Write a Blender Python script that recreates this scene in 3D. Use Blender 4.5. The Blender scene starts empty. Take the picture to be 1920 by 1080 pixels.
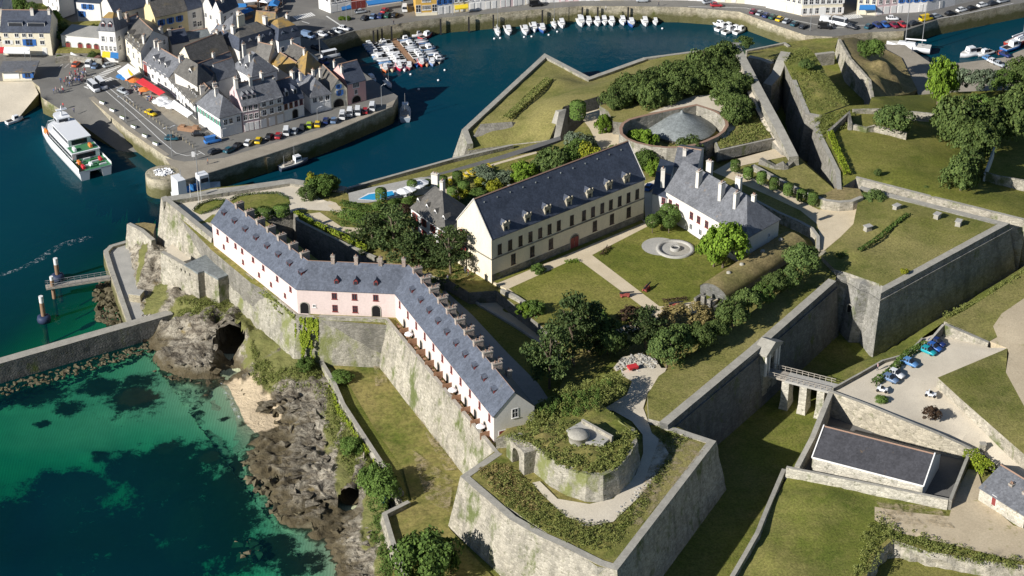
import bpy, bmesh, math, random
import numpy as np
from mathutils import Vector, Matrix, noise
from mathutils.geometry import delaunay_2d_cdt
random.seed(7); rng = np.random.default_rng(7)
S = bpy.context.scene; COL = S.collection; R = math.radians
# ---------- camera, world, sun, exposure ----------
F, TH, H = 3500.0, R(30), 214.0
cd = bpy.data.cameras.new('camera'); cam = bpy.data.objects.new('camera', cd); COL.objects.link(cam)
cam.location = (0, 0, H); cam.rotation_euler = (R(60), 0, 0)
cd.sensor_width = 36; cd.lens = F/1920*36; cd.clip_start = 1; cd.clip_end = 4000
S.camera = cam
SUN_AZ, SUN_EL = R(34.5), R(27.5)          # direction the shadows run (from +X), elevation
w = bpy.data.worlds.new('World'); S.world = w; w.use_nodes = True
nt = w.node_tree; sk = nt.nodes.new('ShaderNodeTexSky'); sk.sky_type = 'NISHITA'; sk.sun_disc = False; sk.ozone_density = 4.0; sk.dust_density = .4
sk.sun_elevation = SUN_EL; sk.sun_rotation = math.atan2(-math.cos(SUN_AZ), -math.sin(SUN_AZ)) % (2*math.pi)
nt.links.new(sk.outputs[0], nt.nodes['Background'].inputs[0]); nt.nodes['Background'].inputs[1].default_value = 0.052
sl = bpy.data.lights.new('sun', 'SUN'); sl.energy = 4.9; sl.angle = R(0.5); sl.color = (1, .965, .90)
so = bpy.data.objects.new('sun', sl); COL.objects.link(so)
d_ = Vector((math.cos(SUN_AZ)*math.cos(SUN_EL), math.sin(SUN_AZ)*math.cos(SUN_EL), -math.sin(SUN_EL)))
so.rotation_euler = d_.to_track_quat('-Z', 'Y').to_euler(); so.location = (-200, 100, 300)
S.view_settings.view_transform = 'Standard'; S.view_settings.look = 'None'
S.view_settings.exposure = 0.34; S.view_settings.gamma = 1
S.cycles.max_bounces = 6; S.cycles.transparent_max_bounces = 8
S.cycles.caustics_reflective = False; S.cycles.caustics_refractive = False

# ---------- geometry helpers ----------
ST, CT = math.sin(TH), math.cos(TH)
def P(px, py, z=0.0):
    "the place at height z that the survey photo shows at (px, py)"
    u, v = px-960, py-540
    t = (H-z)/(F*ST + v*CT)
    return Vector((u*t, (F*CT - v*ST)*t, z))
def PX(p):
    y = p[1]; z = p[2]-H
    dep = y*CT - z*ST; up = y*ST + z*CT
    return 960+F*p[0]/dep, 540-F*up/dep
def tag(o, label=None, cat=None, group=None, kind=None):
    if label: o['label'] = label
    if cat: o['category'] = cat
    if group: o['group'] = group
    if kind: o['kind'] = kind
    return o
def link(name, me, parent=None, loc=None, rz=None):
    o = bpy.data.objects.new(name, me); COL.objects.link(o)
    if parent: o.parent = parent
    if loc is not None: o.location = loc
    if rz is not None: o.rotation_euler = (0, 0, rz)
    return o
def empty(name, loc, rz=0, label=None, cat=None, group=None):
    return tag(link(name, None, None, loc, rz), label, cat, group)
class MB:
    "collects faces with material slots, builds ONE mesh"
    def __init__(s): s.v = []; s.f = []; s.m = []; s.sm = []
    def face(s, pts, m=0, sm=False):
        n = len(s.v); s.v += [tuple(p) for p in pts]; s.f.append(tuple(range(n, n+len(pts)))); s.m.append(m); s.sm.append(sm)
    def poly(s, verts, faces, m=0, sm=False):
        n = len(s.v); s.v += [tuple(p) for p in verts]
        for f in faces: s.f.append(tuple(i+n for i in f)); s.m.append(m); s.sm.append(sm)
    def box(s, x0, y0, z0, x1, y1, z1, m=0, taper=0, M=None):
        t = taper
        vs = [(x0,y0,z0),(x1,y0,z0),(x1,y1,z0),(x0,y1,z0),(x0+t,y0+t,z1),(x1-t,y0+t,z1),(x1-t,y1-t,z1),(x0+t,y1-t,z1)]
        if M is not None: vs = [M @ Vector(v) for v in vs]
        s.poly(vs, [(0,3,2,1),(4,5,6,7),(0,1,5,4),(1,2,6,5),(2,3,7,6),(3,0,4,7)], m)
    def prism(s, pts, z0, z1, m=0, mt=None, bottom=False):
        "vertical prism from xy polygon (ccw)"
        n = len(pts)
        a = [(p[0],p[1],z0) for p in pts]; b = [(p[0],p[1],z1) for p in pts]
        s.poly(a+b, [(i,(i+1)%n,n+(i+1)%n,n+i) for i in range(n)], m)
        s.face(b, m if mt is None else mt)
        if bottom: s.face(a[::-1], m)
    def tube(s, path, rad, n=8, m=0, caps=True):
        "tapered round tube; path points, radii"
        rings = []
        for i, p in enumerate(path):
            p = Vector(p); a = Vector(path[max(i-1,0)]); b = Vector(path[min(i+1,len(path)-1)])
            d = (b-a).normalized(); x = d.orthogonal().normalized(); y = d.cross(x)
            r = rad[i] if hasattr(rad,'__len__') else rad
            rings.append([p + x*(r*math.cos(2*math.pi*k/n)) + y*(r*math.sin(2*math.pi*k/n)) for k in range(n)])
        vs = [v for r_ in rings for v in r_]; fs = []
        for i in range(len(rings)-1):
            for k in range(n): fs.append((i*n+k, i*n+(k+1)%n, (i+1)*n+(k+1)%n, (i+1)*n+k))
        s.poly(vs, fs, m, True)
        if caps: s.face(rings[0][::-1], m); s.face(rings[-1], m)
    def lathe(s, prof, n=24, m=0, c=(0,0,0), sm=True):
        vs = [(c[0]+r*math.cos(2*math.pi*k/n), c[1]+r*math.sin(2*math.pi*k/n), c[2]+z) for r, z in prof for k in range(n)]
        fs = [(i*n+k, i*n+(k+1)%n, (i+1)*n+(k+1)%n, (i+1)*n+k) for i in range(len(prof)-1) for k in range(n)]
        s.poly(vs, fs, m, sm)
    def mesh(s, name, mats, origin=None):
        me = bpy.data.meshes.new(name)
        v = s.v if origin is None else [(a[0]-origin[0], a[1]-origin[1], a[2]-origin[2]) for a in s.v]
        me.from_pydata(v, [], s.f)
        for m in (mats if isinstance(mats, (list, tuple)) else [mats]): me.materials.append(m)
        me.polygons.foreach_set('material_index', s.m); me.polygons.foreach_set('use_smooth', s.sm)
        bm = bmesh.new(); bm.from_mesh(me); bmesh.ops.recalc_face_normals(bm, faces=bm.faces); bm.to_mesh(me); bm.free()
        me.update(); return me
    def build(s, name, mats, parent=None, world=True, loc=None, rz=None):
        "world=True: verts are in world space (or in parent's space when parent given)"
        if parent is None and loc is None and world:
            o = Vector(s.v[0]); return link(name, s.mesh(name, mats, o), None, o)
        return link(name, s.mesh(name, mats), parent, loc, rz)
def inpoly(x, y, poly):
    "numpy point-in-polygon"
    x = np.asarray(x); y = np.asarray(y); c = np.zeros(x.shape, bool); n = len(poly)
    for i in range(n):
        x0, y0 = poly[i][0], poly[i][1]; x1, y1 = poly[(i+1)%n][0], poly[(i+1)%n][1]
        if y0 == y1: continue
        k = ((y0 > y) != (y1 > y)) & (x < (x1-x0)*(y-y0)/(y1-y0)+x0); c ^= k
    return c
def resample(pts, step, closed=True):
    out = []; n = len(pts)
    for i in range(n if closed else n-1):
        a = Vector(pts[i]); b = Vector(pts[(i+1)%n]); k = max(1, int(math.ceil((b-a).length/step)))
        out += [a.lerp(b, j/k) for j in range(k)]
    if not closed: out.append(Vector(pts[-1]))
    return out
def world_pts(pts, z): return [P(p[0], p[1], p[2] if len(p) > 2 else z) for p in pts]
def fbm(x, y, z=0.0, o=4): return noise.fractal(Vector((x, y, z)), 1.0, 2.0, o)
def sheet(name, pts, z, mat, skirt=None, grid=2.5, bump=.06, holes=(), label=None, cat=None, kind='structure', wz=None, smooth=True, skirt_mat=None, freq=.15, world=False, extra=()):
    "ground sheet from an outline (photo px at height z); its edge may drop to height skirt"
    W = [Vector(p) for p in pts] if world else world_pts(pts, z)
    HL = [world_pts(h, z) for h in holes]
    bs = resample(W, grid); loops = [bs] + [resample(h, grid) for h in HL]
    V = []; E = []; zs = []
    for L in loops:
        n0 = len(V)
        for i, p in enumerate(L): V.append(Vector((p.x, p.y))); zs.append(p.z); E.append((n0+i, n0+(i+1)%len(L)))
    nb = len(V)
    xs = [p.x for p in bs]; ys = [p.y for p in bs]
    gx, gy = np.meshgrid(np.arange(min(xs), max(xs), grid), np.arange(min(ys), max(ys), grid))
    gx = gx.ravel()+rng.uniform(-.25, .25, gx.size)*grid; gy = gy.ravel()+rng.uniform(-.25, .25, gy.size)*grid
    k = inpoly(gx, gy, bs)
    for L in loops[1:]: k &= ~inpoly(gx, gy, L)
    gx, gy = gx[k], gy[k]
    ctrl = [(p.x, p.y, p.z) for p in bs] + [tuple(P(*e)) for e in extra]
    vary = max(c[2] for c in ctrl) - min(c[2] for c in ctrl) > .01
    C = np.array(ctrl)
    for x, y in zip(gx, gy):
        if vary:
            d2 = (C[:,0]-x)**2 + (C[:,1]-y)**2 + 1e-3; wgt = 1/d2**1.5; zz = float((wgt*C[:,2]).sum()/wgt.sum())
        else: zz = ctrl[0][2]
        V.append(Vector((x, y))); zs.append(zz + bump*fbm(x*freq, y*freq, 3.3))
    if wz: zs = [wz(v.x, v.y, q) for v, q in zip(V, zs)]
    vo, eo, fo, ov, oe, of = delaunay_2d_cdt(V, E, [], 0, 1e-5)
    cx = np.array([(vo[f[0]].x+vo[f[1]].x+vo[f[2]].x)/3 for f in fo]); cy = np.array([(vo[f[0]].y+vo[f[1]].y+vo[f[2]].y)/3 for f in fo])
    k = inpoly(cx, cy, bs)
    for L in loops[1:]: k &= ~inpoly(cx, cy, L)
    zz = [zs[o[0]] if o else z for o in ov]
    mb = MB(); mb.poly([(v.x, v.y, q) for v, q in zip(vo, zz)], [f for f, q in zip(fo, k) if q], 0, smooth)
    if skirt is not None:
        for L in loops:
            for i in range(len(L)):
                a, b = L[i], L[(i+1)%len(L)]
                mb.face([(a.x,a.y,a.z),(b.x,b.y,b.z),(b.x,b.y,skirt),(a.x,a.y,skirt)], 1)
    o = mb.build(name, [mat, skirt_mat or mat])
    return tag(o, label, cat, None, kind)
def offset_line(W, closed=False):
    "per-point mitre vectors pointing right of travel"
    n = len(W); out = []
    for i in range(n):
        ds = []
        if closed or i > 0: ds.append((W[i]-W[i-1]).xy.normalized())
        if closed or i < n-1: ds.append((W[(i+1)%n]-W[i]).xy.normalized())
        ns = [Vector((d.y, -d.x)) for d in ds]; m = sum(ns, Vector((0,0))); m.normalize()
        k = 1/max(.35, m.dot(ns[0])); out.append(m*k)
    return out
def rampart(name, label, pts, zt, zb, mat, cat='rampart', thick=1.3, batter=.16, zi=None, side=1, closed=False, rough=.10, cap=None, step=1.6, world=False, group=None, cordon=False):
    "battered stone wall; pts trace its outer top edge, outside is right of travel (side=1) "
    W = [Vector(p) for p in pts] if world else world_pts(pts, zt)
    W2 = []; 
    off = offset_line(W, closed); n = len(W)
    segs = n if closed else n-1; stations = []
    for i in range(segs):
        j = (i+1) % n; L = (W[j]-W[i]).length; k = max(1, int(L/step))
        for t in range(k): stations.append((W[i].lerp(W[j], t/k), (off[i].lerp(off[j], t/k))*side))
    if not closed: stations.append((W[-1], off[-1]*side))
    prof = lambda z: []
    rows = []
    for p, o in stations:
        zbb = zb(p.x, p.y) if callable(zb) else zb
        nz = max(2, int((p.z-zbb)/1.6)); nz = 7
        rows.append((p, o, zbb))
    mb = MB(); n = len(rows); NV = 7
    grid = []
    for p, o, zbb in rows:
        r = []
        z0 = zi if zi is not None else p.z-1.0
        r.append(Vector((p.x-o.x*thick, p.y-o.y*thick, z0)))
        r.append(Vector((p.x-o.x*thick, p.y-o.y*thick, p.z + .04*noise.noise(p*.7))))
        for t in range(NV+1):
            zz = p.z + (zbb-p.z)*t/NV; e = batter*(p.z-zz)
            q = Vector((p.x+o.x*e, p.y+o.y*e, zz))
            if 0 < t < NV: 
                dd = rough*noise.fractal(q*.45, 1, 2, 3); q.x += o.x*dd; q.y += o.y*dd
            if t == 0: q.z += .05*noise.noise(q*.9)
            r.append(q)
        grid.append(r)
    m = len(grid[0]); vs = [v for r in grid for v in r]; fs = []
    for i in range(n if closed else n-1):
        j = (i+1) % n
        for k in range(m-1): fs.append((i*m+k, j*m+k, j*m+k+1, i*m+k+1))
    mb.poly(vs, fs, 0)
    if not closed:
        mb.face([vs[k] for k in range(m)]); mb.face([vs[(n-1)*m+k] for k in range(m)])
    if cap is not None:                     # coping strip set 3 mm proud of the wall head
        for i in range(n if closed else n-1):
            a, b = grid[i], grid[(i+1)%n]
            mb.face([a[1]+Vector((0,0,.03)), b[1]+Vector((0,0,.03)), b[2]+Vector((0,0,.03)), a[2]+Vector((0,0,.03))], 1)
    if cordon:                              # projecting string course below the parapet
        cz = 1.3
        for i in range(n if closed else n-1):
            j = (i+1) % n; (p, o, _), (q, oq, _) = rows[i], rows[j]
            def cpt(p, o, e, dz): return Vector((p.x+o.x*e, p.y+o.y*e, p.z-dz))
            a0, a1, a2, a3 = cpt(p,o,.05,cz), cpt(p,o,.5,cz), cpt(p,o,.5,cz+.35), cpt(p,o,.05,cz+.35)
            b0, b1, b2, b3 = cpt(q,oq,.05,cz), cpt(q,oq,.5,cz), cpt(q,oq,.5,cz+.35), cpt(q,oq,.05,cz+.35)
            mb.poly([a0,a1,a2,a3,b0,b1,b2,b3], [(0,4,5,1),(1,5,6,2),(2,6,7,3)], 0)
    o = mb.build(name, [mat, cap or mat])
    return tag(o, label, cat, group)

# ---------- materials ----------
def srgb(*c): return tuple((x/255/12.92 if x/255 <= .04045 else ((x/255+.055)/1.055)**2.4) for x in c)
class NT:
    def __init__(s, name):
        s.m = bpy.data.materials.new(name); s.m.use_nodes = True; s.t = s.m.node_tree
        s.b = s.t.nodes['Principled BSDF']; s.b.inputs['Specular IOR Level'].default_value = .25
        s.out = s.t.nodes['Material Output']; s.pos = s.n('ShaderNodeNewGeometry').outputs['Position']
    def n(s, typ, **kw):
        x = s.t.nodes.new(typ)
        for k, v in kw.items(): setattr(x, k, v)
        return x
    def l(s, a, b): s.t.links.new(a, b)
    def noise(s, scale, detail=4, vec=None, rough=.55, dist=0, stretch=None):
        x = s.n('ShaderNodeTexNoise'); x.inputs['Scale'].default_value = scale; x.inputs['Detail'].default_value = detail
        x.inputs['Roughness'].default_value = rough; x.inputs['Distortion'].default_value = dist
        v = vec or s.pos
        if stretch:
            mp = s.n('ShaderNodeMapping'); mp.inputs['Scale'].default_value = stretch; s.l(v, mp.inputs['Vector']); v = mp.outputs[0]
        s.l(v, x.inputs['Vector']); return x.outputs['Fac']
    def voro(s, scale, feature='F1', vec=None, stretch=None, out='Distance'):
        x = s.n('ShaderNodeTexVoronoi', feature=feature); x.inputs['Scale'].default_value = scale
        v = vec or s.pos
        if stretch:
            mp = s.n('ShaderNodeMapping'); mp.inputs['Scale'].default_value = stretch; s.l(v, mp.inputs['Vector']); v = mp.outputs[0]
        s.l(v, x.inputs['Vector']); return x.outputs[out]
    def ramp(s, fac, stops, interp='LINEAR'):
        x = s.n('ShaderNodeValToRGB'); x.color_ramp.interpolation = interp; e = x.color_ramp.elements
        while len(e) < len(stops): e.new(.5)
        for el, (p, c) in zip(e, stops): el.position = p; el.color = (*c, 1) if hasattr(c, '__len__') else (c, c, c, 1)
        s.l(fac, x.inputs[0]); return x.outputs[0]
    def mix(s, fac, a, b, typ='MIX'):
        x = s.n('ShaderNodeMix', data_type='RGBA', blend_type=typ)
        for sock, v in ((x.inputs[0], fac), (x.inputs[6], a), (x.inputs[7], b)):
            if hasattr(v, 'is_output'): s.l(v, sock)
            elif hasattr(v, '__len__'): sock.default_value = (*v, 1)
            else: sock.default_value = v
        return x.outputs[2]
    def math(s, op, a, b=0.0, c=None):
        x = s.n('ShaderNodeMath', operation=op)
        for sock, v in zip(x.inputs, (a, b, c)):
            if v is None: continue
            if hasattr(v, 'is_output'): s.l(v, sock)
            else: sock.default_value = v
        return x.outputs[0]
    def sep(s, vec): x = s.n('ShaderNodeSeparateXYZ'); s.l(vec, x.inputs[0]); return x.outputs
    def bump(s, h, strength=.4, dist=.1):
        x = s.n('ShaderNodeBump'); x.inputs['Strength'].default_value = strength; x.inputs['Distance'].default_value = dist
        s.l(h, x.inputs['Height']); s.l(x.outputs[0], s.b.inputs['Normal']); return x
    def done(s, col, rough=.85):
        if hasattr(col, 'is_output'): s.l(col, s.b.inputs['Base Color'])
        else: s.b.inputs['Base Color'].default_value = (*col, 1)
        if hasattr(rough, 'is_output'): s.l(rough, s.b.inputs['Roughness'])
        else: s.b.inputs['Roughness'].default_value = rough
        return s.m
def m_plain(name, c, rough=.6, var=.12, scale=1.5, metal=0):
    t = NT(name); f = t.noise(scale, 5)
    t.b.inputs['Metallic'].default_value = metal
    return t.done(t.mix(f, tuple(x*(1-var) for x in c), tuple(min(1, x*(1+var)) for x in c)), rough)
def m_grass(name, dark, light, dry, scale=.08, dryness=.5, tuft=2.2):
    t = NT(name)
    a = t.ramp(t.noise(scale, 6, rough=.6), [(.35, dark), (.65, light)])
    b = t.ramp(t.math('ADD', t.math('MULTIPLY', t.noise(scale*.55, 5, dist=.6), .62), t.math('MULTIPLY', t.noise(scale*4, 7, rough=.75), .38)), [(.60-.3*dryness, 0.0), (.80-.3*dryness, 1.0)])
    c = t.mix(t.math('MULTIPLY', b, .75), a, dry)
    h = t.noise(tuft, 5, rough=.75)
    v = t.ramp(h, [(.3, .50), (.7, 1.32)])
    t.bump(h, .6, .25)
    return t.done(t.mix(1.0, c, v, 'MULTIPLY'), .95)
def m_stone(name, c1, c2, dark=.35, moss=.0, block=1.3, mosscol=(.09,.12,.02)):
    t = NT(name)
    v = t.voro(block, out='Color', stretch=(1, 1, 1.9)); vs = t.sep(v)[0]
    big = t.noise(.12, 5, rough=.6)
    c = t.mix(t.ramp(big, [(.35, 0.0), (.65, 1.0)]), c1, c2)
    c = t.mix(1.0, c, t.ramp(vs, [(0, .78), (1, 1.15)]), 'MULTIPLY')
    e = t.voro(block, 'DISTANCE_TO_EDGE', stretch=(1, 1, 1.9))
    c = t.mix(1.0, c, t.ramp(e, [(.0, .62), (.06, 1.0)]), 'MULTIPLY')
    st = t.ramp(t.noise(.5, 6, stretch=(1, 1, .25), rough=.65), [(.47, 0.0), (.66, 1.0)])
    c = t.mix(t.math('MULTIPLY', st, dark), c, (.07, .07, .06))
    holes = t.ramp(t.noise(1.1, 4, rough=.75), [(.575, 0.0), (.64, 1.0)])
    c = t.mix(t.math('MULTIPLY', holes, .62), c, (.10,.105,.05))
    if moss:
        mf = t.ramp(t.noise(.22, 5, rough=.65, stretch=(1, 1, .6)), [(.62-.25*moss, 0.0), (.74-.25*moss, 1.0)])
        c = t.mix(t.math('MULTIPLY', mf, .85), c, mosscol)
    t.bump(t.math('ADD', t.math('MULTIPLY', e, 1.2), t.noise(3, 4)), .55, .15)
    return t.done(c, .9)
def m_ground(name, c1, c2, scale=.25, fine=4, grassy=0, bump=.25, gcol=(.13,.15,.05)):
    t = NT(name)
    c = t.mix(t.ramp(t.noise(scale, 6, rough=.65), [(.3, 0.0), (.7, 1.0)]), c1, c2)
    h = t.noise(fine, 4, rough=.7); c = t.mix(1.0, c, t.ramp(h, [(.3, .82), (.7, 1.12)]), 'MULTIPLY')
    if grassy:
        g = t.ramp(t.noise(scale*1.7, 6, rough=.7), [(.66-.3*grassy, 0.0), (.8-.3*grassy, 1.0)]); c = t.mix(g, c, gcol)
    t.bump(h, bump, .1); return t.done(c, .92)
def m_slate(name, c, lichen=0, lcol=(.42,.24,.05), rough=.45, patch=.25):
    t = NT(name)
    v = t.sep(t.voro(3.2, out='Color'))[0]
    b = t.mix(t.noise(.35, 5, rough=.65), tuple(x*(1-patch) for x in c), tuple(x*(1+patch) for x in c))
    b = t.mix(1.0, b, t.ramp(v, [(0, .8), (1, 1.2)]), 'MULTIPLY')
    s2 = t.noise(.8, 4, stretch=(1,1,.3)); b = t.mix(1.0, b, t.ramp(s2, [(.35, .85), (.7, 1.1)]), 'MULTIPLY')
    if lichen:
        f = t.ramp(t.noise(.28, 6, rough=.7), [(.66-.35*lichen, 0.0), (.8-.35*lichen, .8)]); b = t.mix(f, b, lcol)
    t.bump(v, .2, .05); t.b.inputs['Specular IOR Level'].default_value = .4
    return t.done(b, rough)
def m_plaster(name, c, stain=.25):
    t = NT(name)
    f = t.ramp(t.noise(.55, 6, stretch=(1,1,.35), rough=.65), [(.45, 0.0), (.8, 1.0)])
    b = t.mix(t.math('MULTIPLY', f, stain), c, tuple(x*.5 for x in c))
    b = t.mix(1.0, b, t.ramp(t.noise(3, 3), [(.3, .93), (.7, 1.05)]), 'MULTIPLY')
    return t.done(b, .85)
def m_leaf(name, dark, light, obj=.26):
    t = NT(name)
    g = t.n('ShaderNodeNewGeometry'); o = t.n('ShaderNodeObjectInfo')
    f = t.math('ADD', t.math('MULTIPLY', g.outputs['Random Per Island'], .6), t.math('MULTIPLY', t.noise(.5, 3), .5))
    c = t.ramp(f, [(.15, dark), (.85, light)])
    v = t.math('ADD', 1-obj, t.math('MULTIPLY', o.outputs['Random'], obj*2))
    c = t.mix(1.0, c, v, 'MULTIPLY')
    t.b.inputs['Specular IOR Level'].default_value = .12
    return t.done(c, .7)
def m_objcol(name, rough=.3, spec=.5):
    t = NT(name); o = t.n('ShaderNodeObjectInfo'); t.b.inputs['Specular IOR Level'].default_value = spec
    dirt = t.ramp(t.noise(1.2, 4), [(.3, .85), (.7, 1.05)])
    return t.done(t.mix(1.0, o.outputs['Color'], dirt, 'MULTIPLY'), rough)
M = {}
M['lawn'] = m_grass('lawn_grass', (.130,.150,.022), (.205,.212,.036), (.30,.265,.075), .09, .52)
M['turf'] = m_grass('rampart_turf', (.120,.140,.026), (.205,.205,.044), (.34,.29,.11), .07, .72)
M['rough'] = m_grass('rough_grass', (.10,.13,.018), (.20,.215,.042), (.34,.27,.10), .14, .72, 1.2)
M['green'] = m_grass('fresh_grass', (.125,.155,.024), (.195,.21,.038), (.31,.27,.09), .1, .58)
M['ditch'] = m_grass('ditch_grass', (.115,.14,.022), (.19,.205,.036), (.28,.24,.08), .12, .55)
M['dry'] = m_grass('dry_grass', (.25,.20,.09), (.36,.28,.13), (.18,.18,.05), .25, .45, 1.6)
M['stone'] = m_stone('rampart_stone', (.32,.30,.25), (.42,.39,.33), .35, .2)
M['stone_pale'] = m_stone('pale_rampart_stone', (.375,.34,.275), (.485,.445,.365), .42, .34)
M['stone_moss'] = m_stone('mossy_rampart_stone', (.35,.325,.265), (.44,.41,.34), .42, .45, mosscol=(.17,.19,.05))
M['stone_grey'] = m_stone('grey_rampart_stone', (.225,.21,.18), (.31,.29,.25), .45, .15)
M['stone_darkened'] = m_stone('darkened_rampart_stone', (.13,.13,.125), (.20,.195,.18), .5, .15)  # darker copy of the grey stone; the curtain's shade is put into its colour
M['stone_cap'] = m_ground('coping_stone', (.33,.31,.265), (.45,.425,.365), .6, 3)
def m_quay():
    m = m_stone('quay_stone', (.42,.36,.25), (.50,.45,.34), .3, .1); t = m.node_tree; b = t.nodes['Principled BSDF']; src = b.inputs['Base Color'].links[0].from_socket
    g = t.nodes.new('ShaderNodeNewGeometry'); x = t.nodes.new('ShaderNodeSeparateXYZ'); t.links.new(g.outputs['Position'], x.inputs[0])
    n = t.nodes.new('ShaderNodeTexNoise'); n.inputs['Scale'].default_value = .35; n.inputs['Detail'].default_value = 5; t.links.new(g.outputs['Position'], n.inputs['Vector'])
    a = t.nodes.new('ShaderNodeMath'); a.operation = 'MULTIPLY_ADD'; t.links.new(n.outputs['Fac'], a.inputs[0]); a.inputs[1].default_value = 3.0; t.links.new(x.outputs[2], a.inputs[2])
    r = t.nodes.new('ShaderNodeMapRange'); r.inputs[1].default_value = 3.6; r.inputs[2].default_value = 5.0; r.inputs[3].default_value = .85; r.inputs[4].default_value = 0; t.links.new(a.outputs[0], r.inputs[0])
    w_ = t.nodes.new('ShaderNodeMix'); w_.data_type = 'RGBA'; t.links.new(r.outputs[0], w_.inputs[0]); t.links.new(src, w_.inputs[6]); w_.inputs[7].default_value = (.085,.085,.02,1); t.links.new(w_.outputs[2], b.inputs['Base Color']); return m
M['quay_stone'] = m_quay()
M['gravel'] = m_ground('gravel_path', (.60,.50,.345), (.72,.61,.44), .3, 5)
M['gravel2'] = m_ground('dusty_gravel', (.60,.53,.42), (.72,.64,.51), .2, 5, 0)
M['asphalt'] = m_ground('asphalt', (.135,.13,.125), (.185,.18,.17), .2, 5)
M['asphalt2'] = m_ground('quay_asphalt', (.17,.163,.15), (.235,.225,.205), .15, 5)
M['concrete'] = m_ground('concrete', (.38,.37,.34), (.48,.46,.42), .4, 4)
M['paving'] = m_ground('quay_paving', (.30,.265,.21), (.40,.355,.285), .35, 4)
M['mark'] = m_plain('road_paint', (.72,.71,.68), .7, .12, 2)
M['earth'] = m_ground('bare_earth', (.50,.41,.28), (.60,.50,.35), .2, 3, .25, gcol=(.20,.19,.05))
M['sand'] = m_ground('beach_sand', (.58,.45,.30), (.66,.53,.37), .4, 3, 0, .1)
M['slate'] = m_slate('blue_slate', (.066,.078,.108), patch=.40)
M['slate_grey'] = m_slate('grey_slate', (.165,.17,.185), .12, patch=.38)
M['slate_brown'] = m_slate('weathered_slate', (.130,.122,.110), .25, (.26,.20,.11))
M['slate_lichen'] = m_slate('lichen_slate', (.18,.15,.10), .75, (.40,.25,.07))
M['slate_pink'] = m_slate('barracks_slate', (.115,.13,.165), .06, (.17,.16,.12), rough=.42, patch=.38)
M['slate_barn'] = m_slate('barn_slate', (.058,.058,.066), .12, rough=.55)
M['zinc'] = m_slate('dome_roof', (.22,.24,.24), .0, rough=.5, patch=.35)
M['ridge'] = m_plain('ridge_tile', (.33,.21,.15), .8, .25, 3)
M['pink'] = m_plaster('pink_render', (.74,.61,.575), .12)
M['cream'] = m_plaster('cream_render', (.80,.73,.57), .12)
M['white'] = m_plaster('white_render', (.82,.80,.78), .12)
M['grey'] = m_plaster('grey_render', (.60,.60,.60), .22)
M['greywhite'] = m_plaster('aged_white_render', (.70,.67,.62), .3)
M['beige'] = m_plaster('beige_render', (.62,.53,.44), .15)
M['rose'] = m_plaster('rose_render', (.74,.45,.42), .12)
M['rose_pale'] = m_plaster('pale_rose_render', (.72,.55,.55), .12)
M['yellow'] = m_plaster('yellow_render', (.76,.63,.36), .12)
M['ochre'] = m_plaster('ochre_render', (.62,.38,.09), .12)
M['redwall'] = m_plaster('red_render', (.60,.12,.08), .1)
M['longwall'] = m_plaster('arsenal_render', (.82,.725,.555), .32)
M['buff'] = m_stone('buff_stone', (.44,.39,.30), (.52,.47,.37), .15, .05, 1.0)
M['whitewash'] = m_plaster('whitewashed_stone', (.74,.70,.64), .35)
M['brick'] = m_stone('chimney_brick', (.40,.31,.26), (.50,.42,.36), .2, 0, 2.5)
M['glass'] = m_plain('window_glass', (.035,.04,.05), .08, .3, .7)
M['wood_red'] = m_plain('red_paint', (.24,.055,.05), .5, .15)
M['wood_white'] = m_plain('white_paint', (.78,.77,.75), .45, .06)
M['wood_green'] = m_plain('green_paint', (.10,.38,.27), .5, .1)
M['wood_blue'] = m_plain('blue_paint', (.05,.16,.45), .5, .1)
M['wood'] = m_plain('weathered_wood', (.34,.20,.12), .75, .25)
M['wood_grey'] = m_plain('grey_timber', (.38,.34,.29), .8, .25)
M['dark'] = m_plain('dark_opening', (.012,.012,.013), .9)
M['metal'] = m_plain('grey_metal', (.40,.41,.42), .4, .1, metal=.4)
M['rust'] = m_plain('rusted_steel', (.30,.19,.12), .8, .35, .8)
M['rubber'] = m_plain('black_rubber', (.025,.025,.027), .7)
M['navy'] = m_plain('dark_blue_fender', (.035,.05,.10), .55, .25)
M['hullw'] = m_plain('white_hull_paint', (.80,.81,.83), .3, .04)
M['deck'] = m_plain('pale_deck', (.62,.60,.55), .6, .12)
M['deckgreen'] = m_plain('green_deck_paint', (.07,.24,.11), .6, .15)
M['orange'] = m_plain('orange_cloth', (.75,.22,.05), .7, .08)
M['red'] = m_plain('red_cloth', (.58,.04,.05), .7, .08)
M['yellowc'] = m_plain('yellow_cloth', (.82,.60,.04), .7, .08)
M['bluec'] = m_plain('blue_cloth', (.04,.20,.50), .7, .1)
M['whitec'] = m_plain('white_cloth', (.85,.85,.86), .7, .04)
M['paint'] = m_objcol('coloured_paint')
M['cloth'] = m_objcol('coloured_cloth', .8, .2)
M['skin'] = m_plain('skin', (.48,.30,.22), .6)
M['jeans'] = m_plain('dark_trousers', (.06,.07,.11), .85, .3)
M['pool'] = m_plain('pool_water', (.04,.36,.66), .08, .08, .6)
M['trunk'] = m_ground('tree_bark', (.13,.10,.07), (.21,.17,.12), 1.5, 5)
M['leaf_oak'] = m_leaf('broad_leaf', (.042,.072,.020), (.115,.155,.042))
M['leaf_bright'] = m_leaf('bright_leaf', (0.075, 0.135, 0.016), (0.19, 0.29, 0.032))
M['leaf_dark'] = m_leaf('dark_leaf', (0.04, 0.074, 0.022), (0.12, 0.165, 0.046))
M['leaf_pine'] = m_leaf('pine_needle', (0.028, 0.058, 0.02), (0.105, 0.14, 0.045))
M['leaf_yellow'] = m_leaf('golden_leaf', (.13,.16,.015), (.34,.34,.03))
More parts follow.
